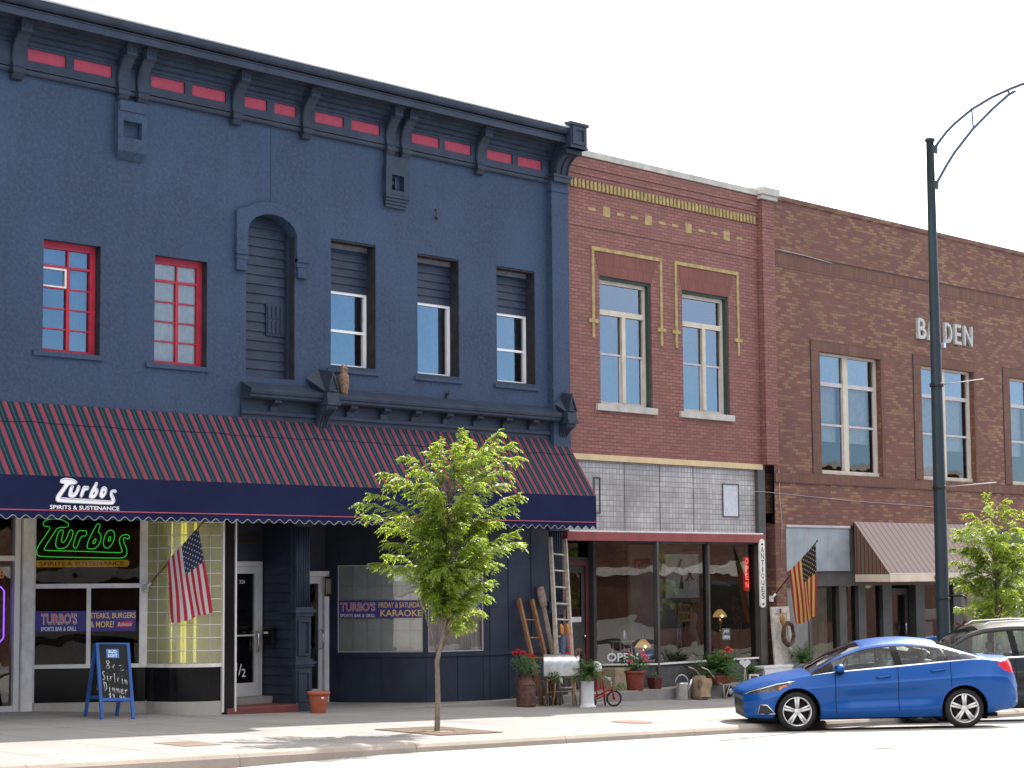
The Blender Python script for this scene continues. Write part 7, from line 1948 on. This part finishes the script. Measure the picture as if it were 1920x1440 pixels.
mb = MB(); mb.tube([(36.02, -.20, 1.47), (36.01, -.22, 1.40), (36.02, -.22, 1.28), (36.06, -.21, 1.18)], [.015, .05, .055, .015], 8); mb.tube([(35.97, -.20, 1.46), (35.94, -.22, 1.38), (35.95, -.21, 1.27)], [.012, .035, .01], 8); mb.build('husk', paint('tan_husk', (.34,.19,.06), .8, var=.3, vscale=20), t)
t = thing('fern', 'dark green fern in front of the grey plaster panel', 'plant', (36.5, -.35, .1), 'ferns')
mb = MB(); fern(mb, (36.52, -.38, .40), .50, 90, 38, 1.0, (.075, .028)); mb.lathe([(0, -.25), (.12, -.25), (.16, .22), (.14, .22), (0, .18)], (36.52, -.38, 0), 18); mb.build('fronds', M['leafdark'], t)
t = thing('flower_basket', 'dark pink petunias in a planter behind the street lamp', 'plant', (43.0, -.5, .3))
mb = MB(); bushy(mb, (43.05, -.50, .95), (.28, .20), 260, 71, .06); mb.build('foliage', M['leafdark'], t)
mb = MB(); 
for k in range(16): rnd = random.Random(k); bloom(mb, (43.05+rnd.uniform(-.26,.26), -.50+rnd.uniform(-.26,.1), .98+rnd.uniform(-.14,.20)), .05, k, 12)
mb.build('flower_head', paint('magenta_bloom', (.30,.02,.12), .6, var=.3), t)
mb = MB(); mb.lathe([(0, gz(43,-.5)), (.16, gz(43,-.5)), (.20, .78), (.22, .80), (0, .78)], (43.05, -.5, 0), 20); mb.build('planter', M['blackmetal'], t)

# ------------------------------------------------------------------ signs and display of the antiques shop
t = thing('shop_sign', 'narrow white upright board lettered ANTIQUES on the corner post', 'sign', (35.52, -.05, 2.3))
mb = MB(); pr = [(35.42, 1.66), (35.42, 2.99), (35.45, 3.03), (35.515, 3.045), (35.58, 3.03), (35.61, 2.99), (35.61, 1.66), (35.58, 1.62), (35.515, 1.605), (35.45, 1.62)]
mb.prism_y(pr, -.075, -.042); mb.build('board', M['offwhite'], t)
mb = MB()
for k, ch in enumerate('ANTIQUES'):
    w = .035 if ch == 'I' else .105
    mb.text(ch, 35.515-w/2, 2.765-.139*k, w=w, h=.115, y=-.078, bold=.01)
for z in (2.93, 1.68): mb.ball((35.515, -.076, z), (.022, .004, .028), 8, 6); mb.ball((35.49, -.076, z), (.014, .004, .018), 8, 6); mb.ball((35.54, -.076, z), (.014, .004, .018), 8, 6)
mb.build('lettering', M['dark'], t)
t = thing('neon_sign', 'red upright OPEN neon in the right pane of the antiques shop', 'neon sign', (35.30, .16, 2.3))
mb = MB(); mb.box(35.19, 35.36, .16, .19, 1.96, 2.67); mb.build('backing', emis('red_glow_board', (.28, .006, .008), .5), t)
mb = MB()
for k, ch in enumerate('OPEN'): mb.text(ch, 35.225, 2.52-.165*k, w=.10, h=.125, y=.155, bold=-.005)
mb.build('neon_tube', emis('red_neon', (1.0, .10, .07), 1.6), t)
t = thing('cloth_sign', 'cream hanging sign with crow silhouettes in the middle shop window', 'sign', (33.1, .22, 2.25))
mb = MB(); mb.box(32.50, 33.72, .215, .225, 1.74, 2.78); mb.build('border', paint('brown_sign_border', (.16,.115,.085), .85, var=.3, vscale=6), t)
mb = MB(); mb.box(32.56, 33.66, .209, .2145, 1.84, 2.72); mb.build('cloth', paint('cream_sign_cloth', (.74,.72,.54), .85, var=.2, vscale=4), t)
mb = MB()
crow = [(0,.0),(.10,.06),(.20,.16),(.28,.27),(.36,.33),(.42,.34),(.40,.30),(.36,.26),(.33,.18),(.26,.10),(.20,.05),(.21,-.03),(.19,-.03),(.17,.04),(.08,-.02)]
def crow_at(x, z, s, sx=1): mb.prism_y([(x+sx*px_*s, z+pz*s) for px_, pz in (crow if sx > 0 else list(reversed(crow)))], .204, .2085)
crow_at(32.80, 2.37, .75); crow_at(33.18, 2.18, .62); crow_at(33.52, 2.20, .62, -1)
mb.prism_y([(33.00, 2.02), (33.05, 2.25), (33.10, 2.30), (33.12, 2.20), (33.14, 2.02)], .204, .2085); mb.build('bird_silhouette', paint('dark_green_print', (.05,.065,.03), .85), t)
mb = MB(); mb.text('FLEAS', 32.62, 2.02, w=.31, h=.13, y=.2055, bold=.01); mb.text('+', 32.95, 2.06, w=.04, h=.05, y=.2055); mb.text('AN', 33.01, 2.02, w=.14, h=.13, y=.2055, bold=.01); mb.text('+', 33.17, 2.06, w=.04, h=.05, y=.2055); mb.text('TIQUES', 33.23, 2.02, w=.37, h=.13, y=.2055, bold=.01)
mb.text('PAINTED · VINTAGE · COLLECTIBLES', 32.70, 1.965, w=.82, h=.03, y=.2055); mb.box(32.85, 33.35, .2045, .2055, 1.905, 1.912); mb.ball((33.10, .205, 1.908), (.025, .002, .02), 8, 6)
mb.build('lettering', M['letterwhite'], t)
t = thing('egg_sign', 'small orange and yellow sign reading FRESH EGGS below the crow sign', 'sign', (33.15, .25, 1.5))
mb = MB(); mb.box(32.96, 33.38, .215, .225, 1.36, 1.72); mb.build('board', paint('orange_board', (.60,.33,.08), .6, var=.25, vscale=5), t)
mb = MB(); mb.text('FRESH', 33.05, 1.56, w=.30, h=.12, y=.212, bold=.02); mb.text('EGGS', 33.00, 1.40, w=.26, h=.12, y=.212, bold=.02); mb.build('lettering', M['dark'], t)
mb = MB(); mb.ball((33.0, .212, 1.62), (.035, .004, .05), 10, 8); mb.ball((33.32, .212, 1.46), (.035, .004, .05), 10, 8); mb.build('hen_mark', M['bloomred'], t)
def oil_lamp(label, x, y, z, s):
    t = thing('table_lamp', label, 'lamp', (x, y, z), 'lit lamps in the shop window')
    mb = MB(); mb.lathe([(0, 0), (.075*s, 0), (.06*s, .02), (.02*s, .05), (.018*s, .16*s), (.05*s, .20*s), (.055*s, .25*s), (.025*s, .29*s), (.02*s, .33*s), (0, .33*s)], (x, y, z), 18); mb.build('base', M['brass'], t)
    m, tr_, b, out = newmat('lit_lamp_shade'); b.inputs['Base Color'].default_value = (.55, .36, .15, 1); b.inputs['Emission Color'].default_value = (1, .60, .22, 1); b.inputs['Emission Strength'].default_value = .16; b.inputs['Alpha'].default_value = .8
    mb = MB(); mb.lathe([(.17*s, .34*s), (.165*s, .38*s), (.11*s, .46*s), (.05*s, .52*s)], (x, y, z), 22, cap=False); mb.build('shade', m, t)
    mb = MB(); mb.ball((x-.05*s, y-.10*s, z+.365*s), .032*s, 10, 8); mb.build('bulb', emis('warm_bulb', (1, .72, .36), 6.0), t)
    mb = MB(); mb.lathe([(.035*s, .50*s), (.035*s, .62*s)], (x, y, z), 12, cap=False); mb.build('chimney', M['glass'], t)
oil_lamp('lit brass lamp low in the left shop pane above the OPEN lettering', 32.32, .62, .55, .92)
oil_lamp('lit brass lamp hanging high in the right shop pane', 34.76, .50, 1.12, .88)
MB().box(34.60, 34.92, .38, .62, .502, 1.115).build('plant_table', M['twig'], tag(thing('lamp_table', 'dark stand under the right-hand lit lamp', 'table', (34.76, .5, .5)), 'dark stand under the right-hand lit lamp', 'table'))
t = thing('dress_form', 'tan burlap dress form standing in the middle shop window', 'dress form', (34.1, .75, .5))
mb = MB(); mb.lathe([(.0, .502), (.25, .502), (.24, .62), (.20, .85), (.14, 1.10), (.10, 1.20), (.12, 1.32), (.15, 1.42), (.12, 1.52), (.04, 1.56), (.035, 1.64), (0, 1.65)], (34.08, .75, 0), 24); mb.build('body', paint('tan_burlap_dress', (.36,.29,.20), .95, var=.3, vscale=9, bmp=.5, bscale=60), t)
t = thing('dried_flowers', 'dusty brown dried flowers along the middle shop window sill', 'dried flowers', (33.2, .4, .5))
mb = MB()
for k in range(7): bushy(mb, (32.45+.19*k, .38+.1*(k % 2), .62+.05*(k % 3)), (.12, .12), 60, 80+k, .05)
mb.build('flower_heads', paint('dusty_flowers', (.17,.11,.09), .9, var=.6, vscale=25), t)
t = thing('trellis', 'white painted trellis frame leaning in the middle shop window', 'trellis', (33.35, .5, .5))
mb = MB(); mb.tube([(33.24, .5, .502), (33.36, .52, 1.66)], .018, 6); mb.tube([(33.44, .5, .502), (33.38, .52, 1.66)], .018, 6)
for k in range(6): mb.tube([(33.25+.02*k, .5, .62+.17*k), (33.43-.01*k, .5, .62+.17*k)], .010, 5)
mb.build('frame', M['enamel'], t)
t = thing('open_sign', 'small grey OPEN placard on a thin stake among the ferns', 'sign', (34.12, -.10, .6))
mb = MB(VF(34.12, -.12, 0)); mb.box(-.085, .085, -.006, .006, .97, 1.21); mb.build('placard', paint('grey_placard', (.12,.12,.13), .6), t)
mb = MB(VF(34.12, -.12, 0)); mb.text('OPEN', -.07, 1.0, w=.14, h=.06, y=-.009, bold=.02); mb.text('yes', -.06, 1.10, w=.12, h=.08, y=-.009, shear=.3); mb.build('lettering', M['letterwhite'], t)
mb = MB(VF(34.12, -.12, 0)); mb.tube([(0, .01, .97), (.0, .01, .10)], .006, 5); mb.build('stake', M['blackmetal'], t)
t = thing('window_sash', 'old green four-pane window sash propped in the right shop pane', 'window sash', (35.2, .6, .5))
mb = MB(); F_ = Matrix.Translation((34.96, .62, .502)) @ Matrix.Rotation(R(-6), 4, 'X')
mb.M = F_
for a, b, c_, d in ((0,.60,0,.05), (0,.60,.56,.61), (0,.05,.05,.56), (.55,.60,.05,.56), (.285,.315,.05,.56)): mb.box(a, b, -.015, .015, c_, d)
mb.build('frame', paint('green_sash_paint', (.20,.23,.14), .7, var=.25), t)
t = thing('chilli_string', 'dark red string of dried chillies in the right shop pane', 'chilli string', (35.2, .3, 1.5))
mb = MB(); rnd = random.Random(3)
for k in range(70):
    z = 1.24+.62*rnd.random(); w = .05+.055*(z-1.24)/.62; a = rnd.uniform(0, 6.28)
    p = Vector((35.18+w*math.cos(a), .34+w*math.sin(a), z)); mb.tube([p, p+Vector((.02*math.cos(a), .02*math.sin(a), -.04)), p+Vector((.025*math.cos(a), .025*math.sin(a), -.09))], [.012, .011, .003], 5)
mb.tube([(35.18, .34, 2.75), (35.18, .34, 1.8)], .004, 4); mb.build('chillies', paint('dried_chilli', (.16,.03,.02), .5, var=.5, vscale=20), t)
t = thing('enamel_sign', 'round-cornered red enamel sign with white script in the left shop pane', 'sign', (32.7, .95, 2.5))
mb = MB(); mb.box(32.50, 33.02, .95, .97, 2.36, 2.64); mb.build('plate', paint('dark_red_enamel', (.28,.02,.02), .35, var=.2), t)
mb = MB(); mb.text('Coke', 32.55, 2.44, w=.40, h=.13, y=.945, shear=.3); mb.build('lettering', M['letterwhite'], t)
t = thing('white_shelf', 'curved white bracket shelf high in the right shop pane', 'shelf', (35.1, .5, 2.5))
mb = MB(); mb.tube([(34.62, .5, 2.50), (34.80, .5, 2.47), (35.0, .5, 2.50), (35.2, .5, 2.56), (35.42, .5, 2.58)], [.012, .03, .032, .03, .02], 8); mb.tube([(34.75, .55, 2.46), (35.2, 1.2, 2.0)], .010, 5); mb.build('board', M['enamel'], t)
t = thing('tea_table', 'pale round table with a jug in the left shop pane', 'table', (31.9, .9, .5))
mb = MB(); mb.lathe([(0, .98), (.26, .98), (.26, 1.0), (0, 1.0)], (32.0, .9, 0), 24); mb.build('tabletop', M['enamel'], t)
for k in range(4): a = k*math.pi/2+.5; mb = MB(); mb.tube([(32.0+.18*math.cos(a), .9+.18*math.sin(a), .98), (32.0+.22*math.cos(a), .9+.22*math.sin(a), .502)], .016, 6); mb.build('leg', M['enamel'], t)
t = thing('jug', 'grey glass jug on the pale round table in the left shop pane', 'jug', (32.0, .85, 1.0))
mb = MB(); mb.lathe([(0, 1.001), (.05, 1.001), (.065, 1.05), (.06, 1.14), (.04, 1.19), (.045, 1.22), (0, 1.22)], (32.02, .86, 0), 16); mb.build('body', M['galv'], t)
